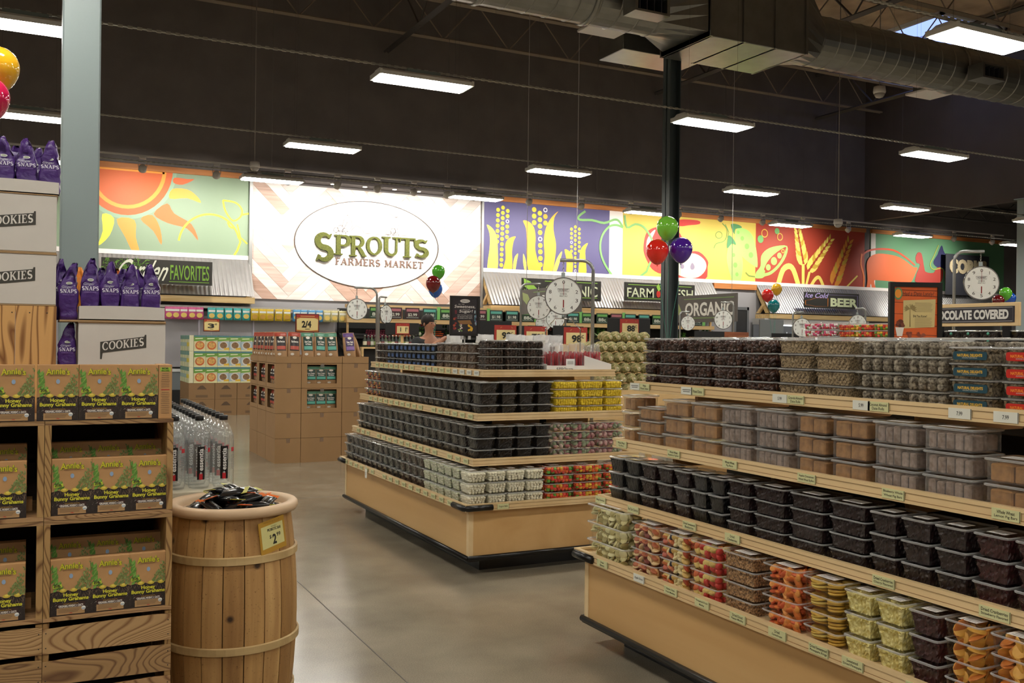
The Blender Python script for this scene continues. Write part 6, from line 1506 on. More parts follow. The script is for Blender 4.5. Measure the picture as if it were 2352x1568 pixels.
# framed price signs on stems
def price_sign(u0, u1, v0, v1, Y, label, big, small=None, zf=None, stem=True, board=None):
    a, c_ = at(u0, v1, Y=Y), at(u1, v0, Y=Y); w_, h = c_.x-a.x, c_.z-a.z; t = thing('price_sign', label, 'price sign', ((a.x+c_.x)/2, Y, a.z)); 
    fr = frame((-0, -.012, h/2), (1, 0, 0), (0, 0, 1))
    if board: MB().box((-w_*board, -.004, -.0), (w_*board, .02, h*1.02), mat('141517', .6)).build('blackboard', t)
    MB().box((-w_/2, -.012, 0), (w_/2, .012 if not board else -.004, h), mat('5c1f1a', .5), bev=.004).build('frame', t)
    b = MB(); b.flat([(-w_*.46, -h*.44), (w_*.46, -h*.44), (w_*.46, h*.44), (-w_*.46, h*.44)], fr, mat('b8722e', .5), .001); b.flat([(-w_*.44, -h*.36), (w_*.0, -h*.41), (w_*.44, -h*.36), (w_*.45, h*.2), (w_*.3, h*.27), (-w_*.3, h*.27), (-w_*.45, h*.2)], fr, mat('e2cf8e', .5), .002)
    b.flat([(-w_*.46, h*.3), (w_*.46, h*.3), (w_*.46, h*.45), (-w_*.46, h*.45)], fr, mat('a8302a', .5), .0025); b.build('card', t)
    b = MB(); b.text(big, -w_*.04, -h*.06, w_*.4, h*.36, fr, INK, .004, bold=.04)
    if small: b.text(small, w_*.25, h*.06, w_*.14, h*.17, fr, INK, .004, bold=.02)
    b.flat([(-w_*.3, h*.35), (w_*.3, h*.35), (w_*.3, h*.38), (-w_*.3, h*.38)], fr, mat('e0c070', .5), .004); b.flat([(-w_*.1, -h*.33), (w_*.1, -h*.33), (w_*.1, -h*.3), (-w_*.1, -h*.3)], fr, INK, .004); b.build('lettering', t)
    if stem and zf is not None: MB().tube([(0, .0, zf-a.z), (0, .0, .0)], .005, mat('c8c8c8', .3, .8), 6).build('stem', t)
    return t
price_sign(678, 733, 721, 763, 12.7, 'two for four dollars price sign above the chip display', '2/4', None, 1.31)
# ------------------------------------------------------------------ cereal stack
q0 = at(444, 900, Y=20.6); q1 = at(571, 900, Y=20.6); cX0 = q0.x; NW = 6; cw = (q1.x-q0.x)/4.72; zb = at(500, 879, Y=20.6).z; zt_ = at(500, 770, Y=20.6).z; ch = (zt_-zb)/3-.004
def cereal_mesh(c_):
    b = MB(); b.box((-cw/2+.002, 0, 0), (cw/2-.002, .09, ch), mat('cfc9a8', .5)); m0 = b.mesh('carton'); b = MB(); fr = frame((0, 0, 0), (1, 0, 0), (0, 0, 1)); W2 = cw/2-.003
    top, mid, bowl = c_
    b.flat([(-W2, ch*.8), (W2, ch*.8), (W2, ch), (-W2, ch)], fr, mat('4f7f86', .5), .001); b.flat([(-W2, ch*.62), (W2, ch*.7), (W2, ch*.88), (-W2, ch*.9)], fr, mat(top, .5), .002)
    b.flat([(-W2, ch*.08), (W2, ch*.08), (W2, ch*.62), (-W2, ch*.62)], fr, mat(mid, .5), .001); b.flat([(-W2, 0), (W2, 0), (W2, ch*.12), (-W2, ch*.08)], fr, mat('e0dca8', .5), .002)
    b.flat(ell(0, ch*.36, W2*.78, ch*.27, 20), fr, mat(bowl, .5), .003); b.flat(ell(0, ch*.38, W2*.62, ch*.2, 18), fr, mat('d9a860' if bowl != 'd8d4cc' else '8a6a48', .6, var=.5, scale=40), .004)
    if bowl == 'd8d4cc': b.flat([(W2*.1, ch*.1), (W2, ch*.1), (W2, ch*.24), (W2*.1, ch*.2)], fr, mat('e0b63a', .5), .005)
    b.flat([(-W2*.8, ch*.76), (W2*.5, ch*.78), (W2*.5, ch*.84), (-W2*.8, ch*.82)], fr, mat('e6ecc8', .5), .004); return m0, b.mesh('front_print')
CA = cereal_mesh(('6a9a3c', 'd8cfa0', 'c8602c')); CB_ = cereal_mesh(('7aa84a', 'a8bcc8', 'd8d4cc'))
for k in range(3):
    for i in range(NW):
        me = CA if i < 2 else CB_
        o = inst(me[0], 'cereal_box', None, (cX0+cw*(i+.5), 20.6, zb+k*(ch+.004))); tag(o, f'cereal box with {"orange" if i < 2 else "white"} bowl, {["bottom", "middle", "top"][k]} tier, {ORD[i]} from left', 'cereal box', 'cereal boxes on the far carton stack'); inst(me[1], 'front_print', o)
    for j in range(7):
        Y_ = 20.61+j*.19; b = MB(); b.box((-.085, .0, 0), (-.0, .18, ch), mat('c9cf9c' if j % 2 else 'd9d6b4', .5)); b.box((-.0865, .01, ch*.3), (-.085, .17, ch*.55), mat('dcc830' if j < 2 else '9ab8b4', .5)); b.box((-.0865, .01, ch*.75), (-.085, .17, ch), mat('5f8f86', .5))
        o = b.build('cereal_box', None, (cX0-.003, Y_+.0, zb+k*(ch+.004))); tag(o, f'cereal box seen edge-on, {["bottom", "middle", "top"][k]} tier, {ORD[j]} from the near corner', 'cereal box', 'cereal boxes seen edge-on on the far stack')
CBD = mat('8c6c48', .75); dk = mat('5a4632', .7)
for k in range(2):
    z0, z1 = k*zb/2, (k+1)*zb/2-.004
    for i, (a, c_) in enumerate(((0, .33), (.335, .62), (.625, 1.0))):
        x0 = cX0-.09+(q1.x+.35-cX0+.09)*a; x1 = cX0-.09+(q1.x+.35-cX0+.09)*c_; t = thing('printed_carton', f'printed brown carton, {["bottom", "upper"][k]} tier, {ORD[i]} from left under the cereal boxes', 'carton', ((x0+x1)/2, 20.6, z0), 'cartons under the cereal boxes')
        w_ = x1-x0; MB().box((-w_/2, 0, 0), (w_/2, 1.3, z1-z0), CBD).build('carton', t); b = MB(); fr = frame((0, 0, 0), (1, 0, 0), (0, 0, 1)); H = z1-z0
        b.flat([(-.1, H*.62), (.1, H*.62), (.06, H*.75), (.02, H*.86), (-.03, H*.84), (-.07, H*.72)], fr, dk, .002); b.flat([(-.12, H*.12), (.12, H*.12), (.12, H*.27), (-.12, H*.27)], fr, mat('6e563c', .7), .002); b.build('printed_logo', t)
price_sign(467, 505, 732, 761, 20.65, 'three dollar price sign above the cereal stack', '3', '49', zt_)

# ================================================================== BACK OF THE STORE
# chest freezer line with grey splash panel
GP = mat('a8a6aa', .28, .2, var=.05, scale=1)
t = thing('refrigerated_case', 'grey refrigerated case behind the cereal and chip displays', 'freezer', (4.0, 24.2, 0)); xl, xr = -8.6, 3.2
MB().box((xl, 0, .0), (xr, .3, .35), mat('151515', .5)).build('kick_plate', t); MB().box((xl, .0, .36), (xr, .35, .8), mat('6f767a', .4)).build('front_panel', t); MB().box((xl, -.03, .8), (xr, .05, .87), mat('d2d4d4', .3)).build('bumper_rail', t)
MB().box((xl, .5, .9), (xr, .55, 2.3), GP).build('splash_panel', t); MB().box((xl, .17, 2.36), (xr, .6, 2.42), mat('b8b4ae', .5)).build('top_rail', t)
b = MB()
for u in (457, 582): p = at(u, 760, Y=24.68); b.box((p.x-4.0-.02, .47, .9), (p.x-4.0+.02, .5, 2.3), mat('d8d4e4', .2, .6))
b.build('upright_strip', t)
# hanging pouches
cols = [('pink', 'c9558a', 5), ('teal', '3fb0ae', 5), ('yellow', 'd9b92c', 5), ('blue', '4f97c9', 4), ('clear yellow', 'c9c08a', 5)]
u = 392; i0 = 0
us = [388, 404, 422, 441, 458, 486, 505, 525, 545, 565, 585, 603, 620, 640, 659, 681, 697, 715, 733, 751, 768, 786, 800]
names = ['pink']*5+['teal']*5+['yellow']*5+['blue']*4+['clear yellow']*4; ch_ = dict((a, c_) for a, c_, _ in cols)
cnt = {}
PM = {}
for nme in set(names):
    b = MB(); pack(b, .2, .3, .07, mat(ch_[nme], .3, var=.15, scale=20, bump=.15), 3); m0 = b.mesh('pouch'); b = MB(); fr = frame((0, -.037, 0), (1, 0, 0), (0, 0, 1))
    b.flat(ell(0, .1, .07, .06, 14), fr, mat('e6c86a' if nme != 'yellow' else 'c89a3a', .4)); b.flat([(-.08, .19), (.08, .19), (.08, .24), (-.08, .24)], fr, mat('eef0e8', .4), .001); PM[nme] = (m0, b.mesh('front_print'))
pegm = MB().tube([(0, -.04, .29), (0, .1, .31)], .004, mat('c8c8c8', .3, .8), 4).mesh('peg')
for i, uu_ in enumerate(sorted(us)):
    nme = names[i]; p = at(uu_, 706, Y=24.25); cnt[nme] = cnt.get(nme, 0)+1
    o = inst(PM[nme][0], 'snack_pouch', None, (p.x, 24.24, 2.075)); tag(o, f'{nme} snack pouch hanging above the grey case, {ORD[cnt[nme]-1]} of its colour from left', 'pouch', 'snack pouches hung along the rail'); inst(PM[nme][1], 'front_print', o); inst(pegm, 'hang_peg', o)
# produce wall
PWm = wood('c9a26a', 'e2c490', 'X', 1.2, name='pine_shelf')
t = thing('produce_case', 'long wooden refrigerated produce case along the back wall', 'produce case', (11, 24.0, 0)); x0, x1 = 7.3-11, at(1640, 740, Y=24).x-11
MB().box((x0, 0, 0), (x1, .9, .82), mat('1c1b1a', .6)).build('base', t)
MB().box((x0, -.02, .82), (x1, .06, .92), PWm).build('bumper_board', t)
zA = at(1000, 707, Y=24.0).z; zB = at(1000, 739, Y=24.0).z
MB().box((x0, 0, zA-.05), (x1, .2, zA+.04), PWm).build('top_board', t); MB().box((x0, -.02, zB-.06), (x1, .6, zB+.05), PWm).build('middle_board', t); MB().box((x0, .75, .9), (x1, .9, zA-.05), mat('1a1a18', .7)).build('back_panel', t)
for k, (y, z) in enumerate(((.1, 1.08), (.32, 1.42), (.5, 1.72))): MB().add([(x0, y, z-.0), (x1, y, z), (x1, y+.42, z+.13), (x0, y+.42, z+.13), (x0, y, z-.06), (x1, y, z-.06), (x1, y+.42, z+.07), (x0, y+.42, z+.07)], [(0, 1, 2, 3), (7, 6, 5, 4), (0, 4, 5, 1), (3, 2, 6, 7), (0, 3, 7, 4), (1, 5, 6, 2)], mat('24221f', .6)).build('produce_deck', t)
for i in range(9):
    x = x0+.03+(x1-x0-.1)*i/8; MB().box((x, .1, .9), (x+.05, .16, zA-.05), PWm).build('upright', t)
# hanging produce price cards between the two boards
PC = [mat(c_, .5) for c_ in ('24352f', '3a2226', '203a24', '2e2a28')]; PG = mat('7cc068', .5)
cm0 = {}
for i, (bc, ac) in enumerate((('24352f', '5fb0a0'), ('3a2226', 'b06a72'), ('1f3a22', '6fae5a'))):
    b = MB(); b.box((-.2, -.006, 0), (.2, .006, .3), mat(bc, .5)); fr = frame((0, -.007, 0), (1, 0, 0), (0, 0, 1)); b.flat([(-.17, .2), (.17, .2), (.17, .27), (-.17, .27)], fr, mat(ac, .5), .001); b.text(('$1.98', '$2.99', '88c')[i], 0, .11, .26, .09, fr, mat('d8dccc', .5), .001, bold=.02); b.flat([(-.17, .03), (.17, .03), (.17, .05), (-.17, .05)], fr, mat('8a948c', .5), .001); cm0[i] = b.mesh('card')
b = MB(); b.box((-.055, -.004, 0), (.055, .004, .34), PG); gcard = b.mesh('green_strip')
n = int((x1-x0)/.5)
for i in range(n):
    x = 11+x0+.3+i*(x1-x0-.5)/n
    o = inst(cm0[(i*5+i//3) % 3], 'price_card', None, (x, 23.97, zB+.06)); tag(o, f'small {("teal", "red", "green")[(i*5+i//3) % 3]} topped produce price card, {ORD[i] if i < 27 else str(i+1)+"th"} from left above the middle board', 'price card', 'produce price cards over the case')
    if i % 3 == 1: inst(gcard, 'divider', o, (.27, 0, -.0))
# produce heaps: every fruit its own object, shared meshes
def blob(c_, r, sc=(1, 1, 1), sub=1, var=0.2):
    b = MB(); b.sphere((0, 0, 0), r, mat(c_, .45, var=var, scale=30), sub, sc); return b.mesh('fruit')
def leafy(c_, r, sd):
    b = MB(); m = mat(c_, .7, var=.4, scale=25); rr = random.Random(sd)
    for k in range(26):
        a = rr.uniform(0, 6.28); e = rr.uniform(-.3, 1.4); d = Vector((cos(a)*cos(e), sin(a)*cos(e), sin(e))); s = d.cross(Vector((0, 0, 1))).normalized()*r*.28; c0 = d*r*.35
        b.add([c0, c0+d*r*.45+s, c0+d*r, c0+d*r*.45-s], [(0, 1, 2, 3)], m)
    b.sphere((0, 0, 0), r*.55, m, 0); return b.mesh('leaves')
FRU = {'red onion': (blob('7c2f44', .05), .05, 'onion'), 'tomato': (blob('b8362a', .045), .045, 'tomato'), 'peach': (blob('c9704a', .045), .045, 'peach'), 'carrot': (blob('d8652c', .05, (1.5, .7, .6)), .05, 'carrot'), 'potato': (blob('b98a66', .05, (1.2, .9, .8)), .05, 'potato'),
       'lettuce': (leafy('5f9a3c', .1, 1), .09, 'lettuce'), 'dark kale bunch': (leafy('2f5a2a', .11, 2), .09, 'kale'), 'radish bunch': (leafy('8a4a4c', .09, 3), .09, 'radish'), 'white cabbage': (blob('d6dcc0', .09), .09, 'cabbage')}
def heap(kind, u0, u1, Y, z, rows, cols_, lab):
    me, r, cat = FRU[kind]; a, c_ = at(u0, 750, Y=Y), at(u1, 750, Y=Y); n = cols_; k = 0
    for j in range(rows):
        for i in range(n-(j % 2)):
            x = a.x+(c_.x-a.x)*(i+.5+.5*(j % 2))/n; k += 1; sp = (c_.x-a.x)/n; sc_ = min(1.25, sp/(2.02*r))
            o = inst(me, kind.replace(' bunch', '').replace(' ', '_').replace('dark_', ''), None, (x, Y+j*r*1.15, z+r+j*r*1.1), hsh(i, j)*6); o.scale = (sc_,)*3; tag(o, f'{kind} {lab}, {ORD[i]} from left in {("the front", "the second", "the third", "the fourth")[j]} row', cat, f'{kind} heap in the produce case')
heap('red onion', 842, 892, 24.35, 1.66, 4, 9, 'left of the small oblique scale'); heap('peach', 900, 944, 24.35, 1.70, 3, 7, 'above the blackboard sign'); heap('white cabbage', 944, 968, 24.35, 1.72, 2, 3, 'left of the person'); heap('lettuce', 962, 980, 24.35, 1.66, 3, 3, 'behind the head of the person')
heap('carrot', 993, 1022, 24.3, 1.66, 4, 6, 'right of the person'); heap('dark kale bunch', 1022, 1034, 24.4, 1.72, 3, 2, 'left of the framed sugar poster'); heap('tomato', 966, 992, 24.55, 2.0, 2, 6, 'above the person')
heap('dark kale bunch', 1105, 1200, 24.45, 1.9, 2, 8, 'right of the framed sugar poster'); heap('radish bunch', 1205, 1290, 24.45, 1.9, 2, 8, 'behind the big hanging scale'); heap('lettuce', 1300, 1390, 24.45, 1.85, 2, 8, 'right of the big hanging scale')
heap('lettuce', 1545, 1585, 24.3, 1.6, 3, 4, 'right of the dark column'); heap('potato', 1588, 1620, 24.3, 1.66, 3, 6, 'below the organic hanging sign'); heap('dark kale bunch', 1620, 1645, 24.3, 1.7, 3, 3, 'below the organic hanging sign')
# bottles rack under the onions
bdk = [mat(c_, .35) for c_ in ('23301c', '3a2a20', '4a5a3c', '2a2a2c')]; bt = {}
for i in range(4):
    b = MB(); b.lathe([(.05, 0), (.052, .02), (.052, .17), (.02, .22), (.02, .27)], bdk[i], 12); m0 = b.mesh('jar_bottle'); b = MB(); b.lathe([(.022, .27), (.022, .29)], mat('c8c8c4', .3, .5), 10); m1 = b.mesh('cap'); b = MB(); b.lathe([(.053, .05), (.053, .14)], mat(('d8d2b8', '8aa05a', 'c8c8b8', '7a3a3a')[i], .5), 12, caps=False); bt[i] = (m0, m1, b.mesh('paper_label'))
for i in range(15):
    p = at(838+i*8.0, 790, Y=22.5); me = bt[(i*3) % 4]
    o = inst(me[0], 'dressing_bottle', None, (p.x, 22.5, 1.451)); tag(o, f'{["dark green", "brown", "olive", "black"][(i*3) % 4]} dressing bottle below the onions, {ORD[i]} from left', 'bottle', 'dressing bottles on the rack'); inst(me[1], 'cap', o); inst(me[2], 'paper_label', o)
p = at(838, 790, Y=22.5); p2 = at(960, 790, Y=22.5)
t = thing('bottle_rack', 'dark rack of dressing bottles below the red onions', 'rack', (p.x-.1, 22.4, 0)); MB().box((0, 0, 1.41), (p2.x-p.x+.3, .3, 1.45), PWm).build('shelf', t); MB().box((0, .28, 0), (p2.x-p.x+.3, .3, 1.41), mat('1c1b1a', .6)).build('back_panel', t)
for s in (0, p2.x-p.x+.26): MB().box((s, 0, 0), (s+.04, .28, 1.41), PWm).build('end_panel', t)
# framed blackboards on stands in the produce area
def blackboard(u0, u1, v0, v1, Y, label, price=None, cents=None):
    a, c_ = at(u0, v1, Y=Y), at(u1, v0, Y=Y); w_, h = c_.x-a.x, c_.z-a.z; t = thing('blackboard_sign', label, 'price sign', ((a.x+c_.x)/2, Y, 0)); z = a.z
    MB().box((-w_/2, -.01, z), (w_/2, .01, z+h), mat('141517', .6), bev=.003).build('board', t); MB().box((-.02, -.008, 0), (.02, .008, z), PWm).build('post', t); MB().box((-.2, -.15, 0), (.2, .15, .03), BLK).build('foot', t)
    if price:
        hw = h*.62; fr0 = frame((0, -.011, z+h*.5), (1, 0, 0), (0, 0, 1)); cf = lambda x, y, q=0: fr0(x, y, q+.05*(1-(x/hw)**2))
        b = MB(); 
        for k in range(6): a0, a1 = -hw+k*hw/3, -hw+(k+1)*hw/3; b.flat([(a0, -h*.46), (a1, -h*.46), (a1, h*.46), (a0, h*.46)], cf, mat('a83228', .5), 0); 
        for k in range(6): a0, a1 = (-hw+k*hw/3)*.84, (-hw+(k+1)*hw/3)*.84; b.flat([(a0, -h*.38), (a1, -h*.38), (a1, h*.22), (a0, h*.22)], cf, mat('e2cf96', .5), .003)
        b.build('curled_card', t); b = MB(); b.text(price, -hw*.05, -h*.06, hw*.8, h*.34, cf, INK, .006, bold=.04); b.text(cents or 'c', hw*.5, h*.04, hw*.24, h*.15, cf, INK, .006); b.flat([(-hw*.6, h*.3), (hw*.6, h*.3), (hw*.5, h*.37), (-hw*.5, h*.37)], cf, mat('c07a50', .5), .004); b.build('lettering', t)
    return t
blackboard(885, 962, 742, 768, 13.4, 'wide blackboard sign with a one ninety-eight card, left of the person', '1', '98')
blackboard(1395, 1493, 732, 772, 10.45, 'wide blackboard sign with an eighty-eight cent card above the pineapples', '88', 'c')
blackboard(1146, 1174, 745, 790, 12.6, 'small price sign behind the framed sugar poster, leftmost of three curled cards', '98', 'c')
blackboard(1212, 1246, 748, 795, 12.6, 'small price sign below the reversed scale, middle of three curled cards', '78', 'c')
blackboard(1302, 1340, 750, 800, 12.6, 'small price sign under the big hanging scale, rightmost of three curled cards', '98', 'c')
blackboard(1100, 1175, 738, 800, 13.6, 'large wood framed blackboard stand right of the framed sugar poster')
blackboard(1270, 1310, 748, 800, 13.2, 'green lettered blackboard left of the rightmost curled card'); blackboard(1190, 1216, 748, 800, 13.2, 'dark blackboard between the left and middle curled cards')
blackboard(1595, 1700, 762, 800, 14.0, 'dark stand sign right of the second organic sign'); blackboard(1772, 1835, 766, 800, 12, 'wooden stand sign left of the pink candies')
p = at(1664, 780, Y=11.5); price_sign(1664, 1719, 763, 800, 11.5, 'blue poster in a wooden frame right of the dark column', '', None) if False else None
def small_poster():
    a, c_ = at(1664, 800, Y=11.5), at(1719, 763, Y=11.5); w_, h = c_.x-a.x, c_.z-a.z; t = thing('framed_notice', 'blue notice in a reddish wooden frame right of the dark column', 'sign', ((a.x+c_.x)/2, 11.5, 0)); z = a.z
    MB().box((-w_/2, -.01, z), (w_/2, .01, z+h), wood('7a4028', 'a8623c', 'X', 3), bev=.003).build('frame', t); b = MB(); fr = frame((0, -.011, z+h/2), (1, 0, 0), (0, 0, 1))
    b.flat([(-w_*.4, -h*.5), (w_*.4, -h*.5), (w_*.4, h*.05), (-w_*.4, h*.05)], fr, mat('3a5c9a', .5), .001); b.flat(ell(0, -h*.2, w_*.15, h*.16, 12), fr, mat('a8c8e0', .5), .002); b.text('DID YOU KNOW', 0, h*.2, w_*.7, h*.14, fr, mat('c98a5a', .5), .001); b.build('print', t)
    MB().box((-.015, -.008, 0), (.015, .008, z), PWm).build('post', t); MB().box((-.2, -.15, 0), (.2, .15, .03), BLK).build('foot', t)
small_poster()
# right-hand back: drink coolers under the beer awning, dark doorway
t = thing('drinks_cooler', 'open drinks cooler with bright bottles under the beer awning', 'cooler', (at(1880, 760, Y=24.3).x, 24.3, 0)); wc = at(2030, 760, Y=24.3).x-at(1795, 760, Y=24.3).x
MB().box((-wc/2, .1, 0), (wc/2, .6, .6), mat('8c8c8e', .5)).build('base', t); MB().box((-wc/2, .55, .6), (wc/2, .6, 2.3), mat('6e7072', .5)).build('back_panel', t); MB().box((-wc/2, .0, 2.3), (wc/2, .6, 2.5), mat('c8c8c8', .4)).build('canopy', t)
for z in (1.0, 1.4, 1.8): MB().box((-wc/2, .15, z), (wc/2, .55, z+.02), mat('d8d8d8', .4)).build('shelf', t)
MB().box((-wc/2, .12, 2.26), (wc/2, .16, 2.3), emit('cooler_tube', (1, 1, 1), 5)).build('lamp_tube', t)
r_ = random.Random(4); ct = t.location.x
dm0 = []
for c_ in ('c8c8cc', 'b83a34', '8aa8b8', 'e0dcd4', '5a6a7a'):
    b = MB(); b.lathe([(.04, 0), (.042, .01), (.042, .16), (.018, .2), (.018, .24)], mat(c_, .3), 10); dm0.append(b.mesh('bottle'))
for j, z in enumerate((1.421, 1.821)):
    for i in range(24):
        ix = r_.randrange(5); o = inst(dm0[ix], 'drink_bottle', None, (ct-wc/2+.1+i*(wc-.2)/24, 24.6, z)); tag(o, f'{["silver", "red", "pale blue", "white", "slate"][ix]} drink bottle in the cooler, {ORD[i]} from left on the {["lower", "upper"][j]} visible shelf', 'bottle', 'drink bottles in the cooler')
a, c_ = at(1694, 800, Y=24.8), at(1720, 712, Y=24.8)
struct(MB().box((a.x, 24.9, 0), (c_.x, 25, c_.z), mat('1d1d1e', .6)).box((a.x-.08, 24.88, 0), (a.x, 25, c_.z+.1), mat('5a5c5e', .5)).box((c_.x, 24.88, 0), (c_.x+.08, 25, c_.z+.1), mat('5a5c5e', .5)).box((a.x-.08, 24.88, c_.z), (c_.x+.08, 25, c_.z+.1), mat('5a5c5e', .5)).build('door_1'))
# stand-alone grey wall left of the beer awning
a, c_ = at(1745, 800, Y=23.9), at(1800, 735, Y=23.9)
tag(MB().box((a.x, 23.9, 0), (c_.x, 23.95, c_.z), mat('7f8384', .5)).build('partition_panel'), 'grey partition panel below the corner of the beer awning', 'partition')

# ------------------------------------------------------------------ pineapples
PYB = [mat('6f7a3c', .7, var_h='c9b48a', scale=26, bump=.6), mat('7f8a44', .7, var=.5, scale=45)]
b = MB(); R = .058; V = []; F = []
for k in range(9):
    f = k/8; z = (f-.5)*.19; r0 = R*(sin(pi*(.12+.76*f)))**.6
    for i in range(14): e = 1+.17*((i+k) % 2); a = 2*pi*(i+.5*(k % 2))/14; V.append((r0*e*cos(a), z, r0*e*sin(a)))
F = [(k*14+i, (k+1)*14+i, (k+1)*14+(i+1) % 14, k*14+(i+1) % 14) for k in range(8) for i in range(14)]+[tuple(range(14)), tuple(112+i for i in range(14))[::-1]]
b.add(V, F, PYB[0]); pm0 = b.mesh('pineapple_body')
b = MB()
for i in range(14): a = i*2.4; d = Vector((cos(a)*.45, 1, sin(a)*.45)).normalized(); s = d.cross(Vector((0, 0, 1))).normalized()*.01; c0 = Vector((0, .09, 0)); b.add([c0-s, c0+d*.06+s, c0+d*.13], [(0, 1, 2)], mat('6f8a4c', .6)); 
pm1 = b.mesh('crown')
b = MB(); b.lathe([(.018, 0), (.015, .006)], mat('c9c2a0', .7), 8, M=Matrix.Translation((0, -.094, 0)) @ Matrix.Rotation(pi/2, 4, 'X')); pm2 = b.mesh('cut_base')
YP = 9.2; a = at(1395, 850, Y=YP); c_ = at(1480, 850, Y=YP); zb_ = 1.02; k = 0
for j in range(5):
    for i in range(9):
        x = a.x-.1+i*.142+.071*(j % 2); z = zb_+.065+j*.122; o = inst(pm0, 'pineapple', None, (x, YP+.1+j*.03, z), (hsh(i, j)-.5)*.3); tag(o, f'pineapple with base facing out, {ORD[i]} from left in the {("lowest", "second", "middle", "fourth", "top")[j]} row of the heap', 'pineapple', 'pineapples heaped behind the displays'); inst(pm1, 'crown', o); inst(pm2, 'cut_base', o)
for i in range(5):
    x = a.x+.25+i*.14; o = inst(pm0, 'pineapple', None, (x, YP+.45, zb_+.065+5*.122), (hsh(i, 9)-.5)*.6); tag(o, f'pineapple on the crest of the heap, {ORD[i]} from left', 'pineapple', 'pineapples heaped behind the displays'); inst(pm1, 'crown', o); inst(pm2, 'cut_base', o)
t = thing('produce_bin', 'wooden bin under the pineapple heap', 'bin', (a.x+.5, YP, 0)); MB().box((-.72, -.0, .9), (.72, .9, .95), PWm).build('bin_floor', t)
for b0, b1 in (((-.72, -.03, .55), (.72, -.0, 1.08)), ((-.72, .9, .55), (.72, .93, 1.6)), ((-.75, -.03, .55), (-.72, .93, 1.08)), ((.72, -.03, .55), (.75, .93, 1.08))): MB().box(b0, b1, PWm).build('bin_side', t)
for sx_ in (-.72, .66):
    for sy_ in (0, .84): MB().box((sx_, sy_, 0), (sx_+.06, sy_+.06, .55), PWm).build('leg', t)
# low onions and tomatoes table just behind the middle display
t = thing('produce_table', 'low produce table of onions and tomatoes between the chip display and the gondola', 'table', (4.75, 12.2, 0)); MB().box((-.35, -.4, 1.1), (.7, .5, 1.14), PWm).build('table_top', t)
for sx_ in (-.3, .62):
    for sy_ in (-.35, .42): MB().box((sx_, sy_, 0), (sx_+.04, sy_+.04, 1.1), PWm).build('leg', t)
on = blob('d8c890', .05, var=.1); sw = blob('c08a5a', .045, (1.3, .9, .9)); tom = blob('a82e22', .045)
for j in range(4):
    for i in range(5):
        for kd, me, cc, nm, xx, z0 in (('yellow onion', on, 'onion', 'yellow_onion', 4.55, 1.25), ('red tomato', tom, 'tomato', 'tomato', 4.45, 1.141)):
            o = inst(me, nm, None, (xx+i*.1+.05*(j % 2), 11.95+j*.09, z0+.05+j*.07)); tag(o, f'{kd} left of the middle display, {ORD[i]} from left in row {("one", "two", "three", "four")[j]} from the front', cc, f'{kd}s on the low produce table')
tag(MB().lathe([(.08, 0), (.1, .06), (.105, .07), (.09, .065), (.07, .01)], mat('5a3a2a', .6), 18).build('bowl', None, (4.44, 11.86, 1.141+.11)), 'small brown bowl among the yellow onions', 'bowl')

